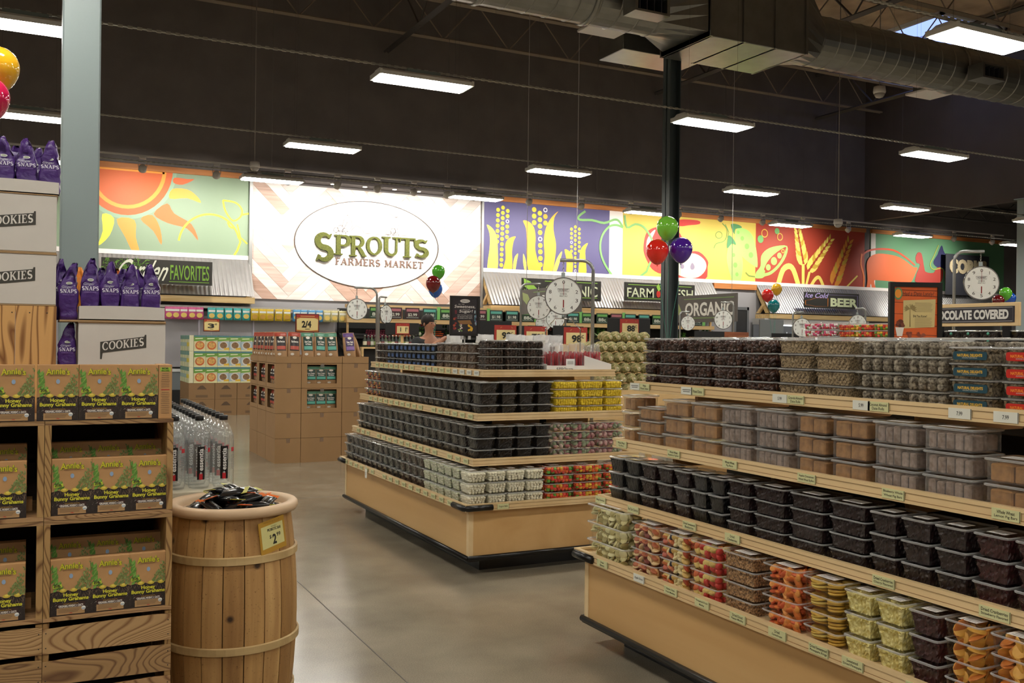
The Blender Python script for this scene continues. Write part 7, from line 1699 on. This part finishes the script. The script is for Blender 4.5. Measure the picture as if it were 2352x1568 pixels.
# ------------------------------------------------------------------ hanging scales
CHR = mat('c4c4c2', .12, .95); FACE = mat('e9ece8', .3); RED = mat('8c1f22', .4)
def scale(u, v, D, r, yaw, label, arm_u, arm_v, post_u, zf=1.0, cone=True, mirror=False, d_=None, basket=False, words=True):
    p = at(u, v, D=D); t = thing('hanging_scale', label, 'scale', (p.x, p.y, p.z), 'hanging produce scales', yaw)
    M = Matrix.Rotation(pi/2, 4, 'X'); b = MB(); b.lathe([(r*.97, -r*.03), (r*1.02, 0), (r*1.02, r*.06), (r*.97, r*.1), (r*.93, r*.32), (r*.85, r*.36)], CHR, 36, M=M @ Matrix.Rotation(pi, 4, 'X') @ Matrix.Translation((0, 0, -r*.0))); b.build('drum', t)
    fr = frame((0, -.0, 0), (1, 0, 0), (0, 0, 1)); b = MB(); b.flat(ell(0, 0, r*.975, r*.975, 36), fr, FACE, r*.035)
    b.build('dial', t); b = MB(); b.strip(ell(0, 0, r*1.0, r*1.0, 40)+[(r, 0)], r*.06, fr, CHR, r*.045); b.build('bezel', t)
    b = MB()
    for k in range(10):
        a = pi/2-2*pi*k/10*(-1 if mirror else 1); b.text(str(k), r*.76*cos(a), r*.76*sin(a), r*.03 if k == 1 else r*.14, r*.19, fr, INK, r*.04+.001, bold=.0)
    for k in range(50): a = 2*pi*k/50; b.flat([(r*.6*cos(a)-.0006*r*8*sin(a)*.3, r*.6*sin(a)+.0006*r*8*cos(a)*.3), (r*.6*cos(a)+.0015*sin(a), r*.6*sin(a)-.0015*cos(a)), (r*.63*cos(a), r*.63*sin(a))], fr, mat('7a7c7a', .6), r*.038)
    if words:
        b.text('HOBART', 0, r*.33, r*.5, r*.09, fr, mat('3a3a3c', .4), r*.05, bold=.02); b.strip([(-r*.32, r*.4), (r*.32, r*.4), (r*.28, r*.24), (-r*.28, r*.24), (-r*.32, r*.4)], r*.02, fr, mat('5a5a5c', .4), r*.045)
        b.text('ESTIMATED', 0, r*.12, r*.36, r*.075, fr, INK, r*.045); b.text('WEIGHT ONLY', 0, -r*.0, r*.44, r*.075, fr, INK, r*.045)
    b.build('numerals', t)
    b = MB(); b.flat([(-r*.012, r*.05), (r*.012, r*.05), (r*.008, r*.8), (-r*.008, r*.8)], fr, RED, r*.06); b.flat([(-r*.03, -r*.62), (r*.03, -r*.62), (r*.03, -r*.2), (-r*.03, -r*.2)], fr, RED, r*.05); b.build('needle', t)
    # hanger, chain, arm and post
    w2 = (at(arm_u, arm_v, D=D)-p); pz = w2.z; R_ = Matrix.Rotation(-yaw, 4, 'Z')
    b = MB(); b.box((-r*.1, r*.1, r*.98), (r*.1, r*.2, r*1.3), mat('9aa4a4', .4)); b.build('lug', t)
    b = MB(); n = 5; z0 = r*1.3; z1 = pz
    for k in range(n): zz = z0+(z1-z0)*(k+.5)/n; hh = (z1-z0)/n*.62; b.tube([((hh if k % 2 else 0)*.4*cos(a), r*.15+(0 if k % 2 else hh*.4)*cos(a), zz+hh*sin(a)) for a in [2*pi*q/10 for q in range(10)]], .0025, CHR, 4, closed=True)
    b.build('chain', t)
    q = R_ @ (at(post_u, arm_v, D=D)-p); L = q.x; b = MB(); bend = min(abs(L)*.35, .12); s = 1 if L > 0 else -1
    pts = [(-s*.03, r*.15, pz), (L-s*bend, r*.15, pz)]+[(L-s*bend+s*bend*sin(a), r*.15, pz-bend+bend*cos(a)) for a in (radians(20), radians(45), radians(70), radians(90))]+[(L, r*.15, -p.z+zf)]
    b.tube(pts, .016 if r > .12 else .013, mat('a4a6a4', .3, .7), 10); b.build('post', t)
    MB().box((L-.1, r*.15-.1, -p.z+zf-.02), (L+.1, r*.15+.1, -p.z+zf), BLK).build('post_foot', t)
    if basket:
        b = MB(); b.tube([(0, 0, -r*1.02), (0, 0, -r*1.2)], .012, mat('6a7270', .4), 8); b.build('hook', t); b = MB(); z = -r*1.22; b.tube([(-r*.95, 0, z-r*2.0), (-r*.95, 0, z-r*.55), (-r*.4, 0, z), (r*.4, 0, z), (r*.95, 0, z-r*.55), (r*.95, 0, z-r*2.0)], .006, CHR, 6)
        b.build('bail', t); b = MB(); b.lathe([(r*.5, z-r*2.4), (r*.95, z-r*2.05), (r*1.0, z-r*2.0), (r*.93, z-r*2.03)], CHR, 24); b.build('pan', t)
    return t
cf_ = lambda u: -atan2(1, 1)*0
scale(1294, 680, 8.4, .163, -.38, 'big round hanging scale in front of the organic sign, nearest in the middle', 1294, 597, 1365, 0, basket=True)
scale(1237, 706, 12.5, .155, -.38, 'round hanging scale with reversed numerals, left of the big one', 1237, 652, 1197, 0, mirror=True)
scale(1276, 733, 15.5, .15, -.38, 'small hanging scale partly hidden below the big one', 1276, 700, 1300, 0); scale(1248, 742, 18, .15, -.3, 'smallest hanging scale mostly hidden below the reversed one', 1248, 715, 1235, 0)
scale(820, 710, 13.2, .145, -.05, 'hanging scale left of the red and blue balloons, in front of the sign wall', 820, 660, 873, 0)
scale(887, 722, 14.2, .14, .55, 'narrow-looking turned hanging scale just right of the left one', 891, 682, 846, 0)
scale(1661, 734, 15.4, .152, -.3, 'hanging scale in front of the second organic sign', 1661, 694, 1688, 0); scale(1580, 742, 17, .13, -.3, 'small hanging scale just right of the dark column', 1580, 716, 1562, 0)
scale(1970, 743, 15.2, .14, -.4, 'hanging scale behind the bright gummy stacks', 1970, 708, 1990, 0); scale(1842, 752, 15.4, .15, -.4, 'hanging scale behind the pink candy stacks', 1842, 717, 1822, 0)
scale(2254, 650, 9.3, .162, -.62, 'round hanging scale above the chocolate covered sign', 2262, 577, 2197, 0)

# ------------------------------------------------------------------ posters
def poster(u, vt, vb, w_, h, D, rz, label, kind):
    p = at(u, vb, D=D); t = thing('framed_poster', label, 'poster', (p.x, p.y, p.z), None, rz); fk = mat('1b1512' if kind == 1 else '101010', .35); e = .022
    for nm, a, c_ in (('frame_bar', (-w_/2, -.01, 0), (w_/2, .01, e)), ('frame_bar', (-w_/2, -.01, h-e), (w_/2, .01, h)), ('frame_bar', (-w_/2, -.01, e), (-w_/2+e, .01, h-e)), ('frame_bar', (w_/2-e, -.01, e), (w_/2, .01, h-e))): MB().box(a, c_, fk).build(nm, t)
    MB().box((-w_/2+e, -.004, e), (w_/2-e, .008, h-e), mat('241d22' if kind == 1 else 'cf5c22', .5)).build('sheet', t); L, H = w_-2*e, h-2*e; fr = frame((0, -.005, h/2), (1, 0, 0), (0, 0, 1)); b = MB(); wm = mat('dcd6d0', .5)
    if kind == 1:
        b.flat(ell(0, H*.43, L*.2, H*.055, 18), fr, wm, .0004); b.text('SPROUTS', 0, H*.43, L*.28, H*.04, fr, mat('4a4a4c', .5), .0008, serif=True)
        b.text('ALL THE', -L*.15, H*.335, L*.24, H*.025, fr, wm, .0004); b.text('Sweetness,', 0, H*.265, L*.84, H*.1, fr, wm, .0004, shear=.2, bold=.01); b.text('HOLD THE', .05*L, H*.185, L*.3, H*.025, fr, wm, .0004); b.text('Sugar!', .04*L, H*.125, L*.54, H*.11, fr, wm, .0004, shear=.2, bold=.01)
        for k, s in enumerate(('ENJOY OUR BULK SELECTION', 'OF SUGAR FREE AND', 'NO ADDED SUGAR TREATS')): b.text(s, 0, H*(.02-.045*k), L*.6, H*.025, fr, wm, .0004)
        b.flat([(-L*.3, -H*.14), (L*.22, -H*.12), (L*.3, -H*.24), (-L*.2, -H*.24)][::-1], fr, mat('8a6238', .6), .0004)
        for k in range(14): b.flat(ell(-L*.25+L*.17*hsh(k, 1)-.0, -H*.45+H*.25*hsh(k, 2)*(1-abs(hsh(k, 1)-.5)), L*.035, H*.02, 7), fr, mat(('d8d4c8', '7a9a5a', 'a85a7a')[k % 3], .5), .0006+.0001*k)
        for k in range(10): b.flat(ell(L*.15+L*.14*hsh(k, 5), -H*.42+H*.15*hsh(k, 6), L*.045, H*.03, 8), fr, mat('d9a82c', .5), .0006+.0001*k)
        for k in range(16): b.flat(ell(L*(.4+.06*hsh(k, 7)), H*(-.25+.4*hsh(k, 8)), L*.03, H*.03, 6), fr, mat(('4a7a8a', '9ab0b8', '6a5a7a')[k % 3], .5), .0006+.0001*k)
        for k in range(12): b.flat(ell(-L*(.36+.08*hsh(k, 7)), H*(-.4+.55*hsh(k, 8)), L*.05, H*.03, 6), fr, mat(('8a2a22', '6a1f2a', 'a84a2c')[k % 3], .5), .0006+.0001*k)
    else:
        for k, y in enumerate((-.42, -.24, -.02, .2, .33, .44)): b.flat([(-L/2, H*y), (L/2, H*(y-.015)), (L/2, H*(y-.005)), (-L/2, H*(y+.008))], fr, mat('5a2412', .6), .0003)
        b.flat([(-L*.29, -H*.3), (L*.44, -H*.27), (L*.46, H*.27), (-L*.29, H*.24)], fr, mat('c2b27c', .55), .0006)
        b.flat(ell(-L*.41, H*.37, L*.1, H*.12, 18), fr, mat('5f8a5a', .5), .0006); b.flat(ell(-L*.41, H*.37, L*.075, H*.085, 18), fr, mat('e0902c', .5), .0009)
        b.text('Had a Date Lately?', .06*L, H*.36, L*.72, H*.1, fr, mat('4a2f24', .5), .0008, shear=.1); b.text('Did You Know?', L*.1, -H*.06, L*.32, H*.045, fr, INK, .001, bold=.02)
        for k in range(20):
            y = H*(.19-.024*k) if k < 8 else H*(-.1-.022*(k-8))
            if k >= 17: continue
            b.flat([(-L*.02, y), (L*(.34+.06*hsh(k, 1)), y), (L*(.34+.06*hsh(k, 1)), y+H*.007), (-L*.02, y+H*.007)], fr, mat('8a7c5a', .6), .001)
        pm = mat('8a7a4c', .6); b.flat([(-L*.145, -H*.27), (-L*.115, -H*.27), (-L*.125, H*.08), (-L*.14, H*.08)], fr, pm, .001)
        for k in range(11): a = radians(-25+k*23); b.flat([(-L*.13, H*.08), (-L*.13+L*.1*cos(a)-.003*sin(a), H*.08+H*.07*sin(a)+.004), (-L*.13+L*.16*cos(a), H*.07+H*.1*sin(a)), (-L*.13+L*.1*cos(a)+.003*sin(a), H*.08+H*.06*sin(a)-.004)], fr, pm, .0012+.0001*k)
        b.flat([(-L*.47, -H*.28), (-L*.27, -H*.28), (-L*.31, -H*.45), (-L*.43, -H*.45)][::-1], fr, mat('d8d4d0', .4), .002)
        for k in range(7): b.flat(ell(-L*.37+L*.16*(hsh(k, 3)-.5), -H*.25+H*.09*hsh(k, 4), L*.06, H*.035, 8, k), fr, mat(('5a2a1c', '43201a', '6e3a28')[k % 3], .4), .0012+.0001*k)
        for k in range(10): b.flat(ell(-L*.2+L*.4*hsh(k, 5), -H*.44+H*.05*hsh(k, 6), L*.05, H*.03, 8, k), fr, mat(('7a3a28', '8a4a38')[k % 2], .4), .0012+.0001*k)
    b.build('print', t)
    MB().box((-.03, -.012, -.03), (-.01, .012, .0), mat('b8b8b8', .3)).build('clip', t); MB().box((.03, -.012, -.03), (.05, .012, .0), mat('b8b8b8', .3)).build('clip', t)
    MB().tube([(0, .0, -.001), (0, .0, -(p.z-1.40))], .006, mat('b8b8b8', .3, .8), 6).build('stem', t)
poster(1067, 682, 771, .25, .325, 7.75, -.2, 'dark framed poster about sweetness without sugar on the middle display', 1)
poster(2101, 649, 789, .253, .285, 4.42, -.38, 'orange framed date poster with a palm tree on the right display', 2)
# chocolate covered header sign
a, c_ = at(2115, 750, X=6.3), at(2340, 692, X=6.3); zc0 = at(2338, 748, X=6.3).z; zc1 = at(2338, 693, X=6.3).z
yA, yB = a.y, c_.y; t = thing('header_sign', 'long wood framed sign reading chocolate covered on the tall gondola', 'sign', (6.3, (yA+yB)/2, zc0)); L, H = yA-yB, zc1-zc0; e = .03
MB().box((0, -L/2, 0), (.03, L/2, H), MAPR, bev=.003).build('wood_frame', t); MB().box((-.004, -L/2+e, e*.9), (.0, L/2-e, H-e*.9), mat('2a262c', .5)).build('panel', t)
fr = lambda x, y, z=0: Vector((-.0045-z, L/2-x, y)); b = MB(); b.text('CHOCOLATE COVERED', L*.5, H*.5, L*.82, H*.42, fr, mat('d6d4ce', .5), 0, bold=.05); b.build('lettering', t)
b = MB(); q = [(e*1.5, e*1.2), (L-e*1.5, e*1.2), (L-e*1.5, H-e*1.2), (e*1.5, H-e*1.2), (e*1.5, e*1.2)]; b.strip(q, .003, fr, mat('b8b4b0', .5), .0); b.build('border_line', t)
for y in (-L*.38, L*.3): MB().box((.005, y-.03, -(zc0-1.6)), (.025, y+.03, 0), BLK).build('bracket_post', t)

# ------------------------------------------------------------------ balloons
def balloon(u, v, D, r, c_, label, grp, zend=1.7, clear_=False, rib='3fa08a', text=False, anchor=None):
    p = at(u, v, D=D); m = mat(c_, .09, coat=.5, spec=.6); b = MB(); pr = []
    for k in range(17):
        a = pi*k/16; z = -cos(a); rr = sin(a)*(1 if z > 0 else 1-.2*(-z)**1.6); pr.append((max(r*rr, .002), r*(z*1.0 if z > 0 else z*1.28)))
    t = thing('balloon', label, 'balloon', (p.x, p.y, p.z), grp); b.lathe(pr, m, 28); b.build('bladder', t)
    b = MB(); b.lathe([(r*.03, -r*1.27), (r*.09, -r*1.38), (.002, -r*1.36)], m, 10); b.build('knot', t)
    L = p.z-zend; tgt = Vector((0, 0, -L)) if anchor is None else (Vector(anchor)-p)
    b = MB(); b.tube([Vector((0, 0, -r*1.33)).lerp(tgt, f)+Vector((.02*sin(f*7)*(1-f), .0, 0)) for f in (0, .1, .25, .4, .55, .7, .85, 1)]+[Vector((tgt.x, tgt.y, .03-p.z))], .0022, mat(rib, .4), 4); b.box((tgt.x-.03, tgt.y-.03, -p.z), (tgt.x+.03, tgt.y+.03, .05-p.z), m); b.build('ribbon', t)
    if text:
        cf = lambda x, y, z=0: Vector((r*1.002*sin(x/r-.1), -r*1.002*cos(x/r-.1)*sqrt(max(0, 1-(y/r)**2)), y)); b = MB(); b.text('SPROUTS', r*.55, r*.05, r*.7, r*.16, cf, mat('d8d0e8', .4), 0, serif=True); b.build('printed_logo', t)
G = 'balloon cluster in front of the dark column'; A = at(1535, 800, D=12.2)
balloon(1533, 521, 12.2, .14, '7ccf40', 'bright green balloon on top of the cluster at the dark column', G, anchor=A); balloon(1510, 575, 12.0, .143, 'e6281e', 'bright red balloon at the dark column', G, anchor=A); balloon(1564, 571, 12.1, .148, '4a1c96', 'deep purple balloon at the dark column', G, anchor=A, text=True)
G = 'balloon cluster in front of the sign wall'; A = at(998, 790, D=17.5)
balloon(1007, 623, 17.6, .122, '4fae2c', 'green balloon in front of the herringbone sign', G, anchor=A); balloon(995, 650, 17.2, .136, '6e0f14', 'dark red balloon in front of the herringbone sign', G, anchor=A); balloon(1000, 663, 17.6, .132, '1c5fc4', 'blue balloon in front of the herringbone sign', G, anchor=A)
G = 'balloon cluster at the beer awning'; A = at(1778, 800, D=20)
balloon(1763, 677, 20, .125, 'd02420', 'red balloon at the corner of the beer awning', G, anchor=A); balloon(1784, 663, 20.3, .115, 'd9a81c', 'golden yellow balloon at the corner of the beer awning', G, anchor=A); balloon(1777, 701, 19.8, .125, '0e7880', 'teal balloon at the corner of the beer awning', G, anchor=A)
G = 'balloon cluster above the chocolate sign'; A = at(2305, 800, D=20)
balloon(2310, 673, 20, .125, '58b030', 'green balloon beside the right edge column', G, anchor=A); balloon(2293, 690, 19.8, .12, '641014', 'dark red balloon beside the right edge column', G, anchor=A); balloon(2320, 684, 20.4, .12, '1c54b8', 'blue balloon beside the right edge column', G, anchor=A)
G = 'balloon cluster at the left edge'; A = Vector((-1.35, 5.9, 1.0))
balloon(-6, 154, 6.6, .142, 'd9a420', 'golden yellow balloon at the left edge of the photo', G, anchor=A); balloon(-30, 222, 6.4, .142, 'c41c4c', 'crimson balloon below the yellow one at the left edge', G, anchor=A)

# ------------------------------------------------------------------ the shop worker
def skin_chain(verts, edges, radii, name, m, parent, sub=1):
    me = bpy.data.meshes.new(name); me.from_pydata(verts, edges, []); o = bpy.data.objects.new(name, me); C.objects.link(o)
    sk = o.modifiers.new('s', 'SKIN'); o.modifiers.new('u', 'SUBSURF').levels = sub
    me.skin_vertices.new() if not me.skin_vertices else None
    for i, r in enumerate(radii): me.skin_vertices[0].data[i].radius = r if isinstance(r, tuple) else (r, r)
    me.skin_vertices[0].data[0].use_root = True
    bpy.context.view_layer.update(); m2 = bpy.data.meshes.new_from_object(o.evaluated_get(bpy.context.evaluated_depsgraph_get())); bpy.data.objects.remove(o)
    m2.materials.clear(); m2.materials.append(m); m2.polygons.foreach_set('use_smooth', [True]*len(m2.polygons)); return inst(m2, name, parent)
ph = at(985, 745, D=11.6); py = ph.z
pt = thing('person', 'dark-haired person in a black T-shirt working at the produce, arm raised', 'person', (ph.x, ph.y, 0), None, .35)
SKN = mat('a8765c', .5); CLO = mat('17181b', .8); HAIR = mat('1d1512', .7)
hz = py; sh = hz-.185
body = [(0, 0, .98), (0, 0, 1.15), (0, 0, 1.36), (0, 0, sh-.03), (0, 0, sh+.06), (0, -.01, hz-.07), (0, -.01, hz), (0, -.01, hz+.06)]
skin_chain(body+[(-.1, 0, .93), (-.11, -.01, .5), (-.11, 0, .09), (-.11, -.1, .04), (.1, 0, .93), (.11, -.01, .5), (.11, 0, .09), (.11, -.1, .04),
                 (-.19, 0, sh-.02), (-.3, -.08, sh-.22), (-.08, -.3, sh-.02), (-.0, -.33, sh+.04), (.19, 0, sh-.02), (.24, -.02, sh-.3), (.2, -.22, sh-.4), (.17, -.3, sh-.4)],
           [(0, 1), (1, 2), (2, 3), (3, 4), (4, 5), (5, 6), (6, 7), (0, 8), (8, 9), (9, 10), (10, 11), (0, 12), (12, 13), (13, 14), (14, 15), (3, 16), (16, 17), (17, 18), (18, 19), (3, 20), (20, 21), (21, 22), (22, 23)],
           [(.15, .11), (.14, .1), (.16, .11), (.13, .09), .05, (.05, .055), (.066, .08), (.05, .06), .09, .06, .04, .035, .09, .06, .04, .035, .055, .043, .032, .026, .055, .043, .032, .026], 'body', SKN, pt)
# clothes over the body
skin_chain([(0, 0, .95), (0, 0, 1.15), (0, 0, 1.36), (0, 0, sh-.02), (-.19, 0, sh-.02), (-.26, -.05, sh-.14), (.19, 0, sh-.02), (.225, -.01, sh-.18)], [(0, 1), (1, 2), (2, 3), (3, 4), (4, 5), (3, 6), (6, 7)], [(.175, .13), (.16, .12), (.18, .13), (.145, .1), .075, .062, .075, .062], 'shirt', CLO, pt)
skin_chain([(0, 0, .97), (-.1, 0, .9), (-.11, -.01, .5), (-.11, 0, .1), (.1, 0, .9), (.11, -.01, .5), (.11, 0, .1)], [(0, 1), (1, 2), (2, 3), (0, 4), (4, 5), (5, 6)], [(.16, .125), .105, .075, .06, .105, .075, .06], 'trousers', mat('2a2d34', .8), pt)
b = MB(); b.sphere((0, .022, hz+.045), .09, HAIR, 2, (.88, .98, .92)); V_ = []; b.build('hair', pt)
b = MB(); fc = -.0985
b.sphere((0, fc-.006, hz-.01), .013, SKN, 1, (.8, 1.2, 1.4)); b.build('nose', pt)
b = MB(); 
for s in (-1, 1): b.sphere((s*.03, fc+.012, hz+.012), .009, mat('1a1412', .4), 1, (1.2, .6, .6)); b.box((s*.03-.014, fc+.0, hz+.028), (s*.03+.014, fc+.006, hz+.034), HAIR)
b.build('eyes', pt); b = MB(); b.sphere((0, fc+.012, hz-.048), .02, mat('7a4438', .5), 1, (1, .4, .3)); b.build('mouth', pt)
b = MB()
for s in (-1, 1): b.sphere((s*.075, .0, hz+.0), .018, SKN, 1, (.4, .8, 1.2))
b.build('ears', pt)
def hand(base, d, up, curl, nm):
    d = Vector(d).normalized(); up = Vector(up).normalized(); s = d.cross(up).normalized(); P = Vector(base)
    b = MB(); b.sphere(P+d*.04, .042, SKN, 2, (.8, .8, .5))
    for k, L in enumerate((.07, .08, .074, .06)):
        q = P+d*.065+s*(.03-.02*k); b.tube([q, q+d*L*.5-up*curl*.01, q+d*L*.85-up*curl*.03, q+d*L*.95-up*curl*.05], [.009, .0085, .0075, .006], SKN, 6)
    q = P+s*.035+d*.02; b.tube([q, q+s*.025+d*.02, q+s*.03+d*.05-up*.01], [.011, .01, .008], SKN, 6); b.build('hand', pt)
hand((0, -.34, sh+.045), (.45, -.8, .2), (0, .1, 1), .6, 'hand'); hand((.17, -.31, sh-.4), (0, -1, -.1), (0, 0, 1), .6, 'hand')
for s in (-1, 1): MB().box((s*.11-.05, -.2, 0), (s*.11+.05, .08, .085), mat('121212', .5), bev=.02).build('shoe', pt)
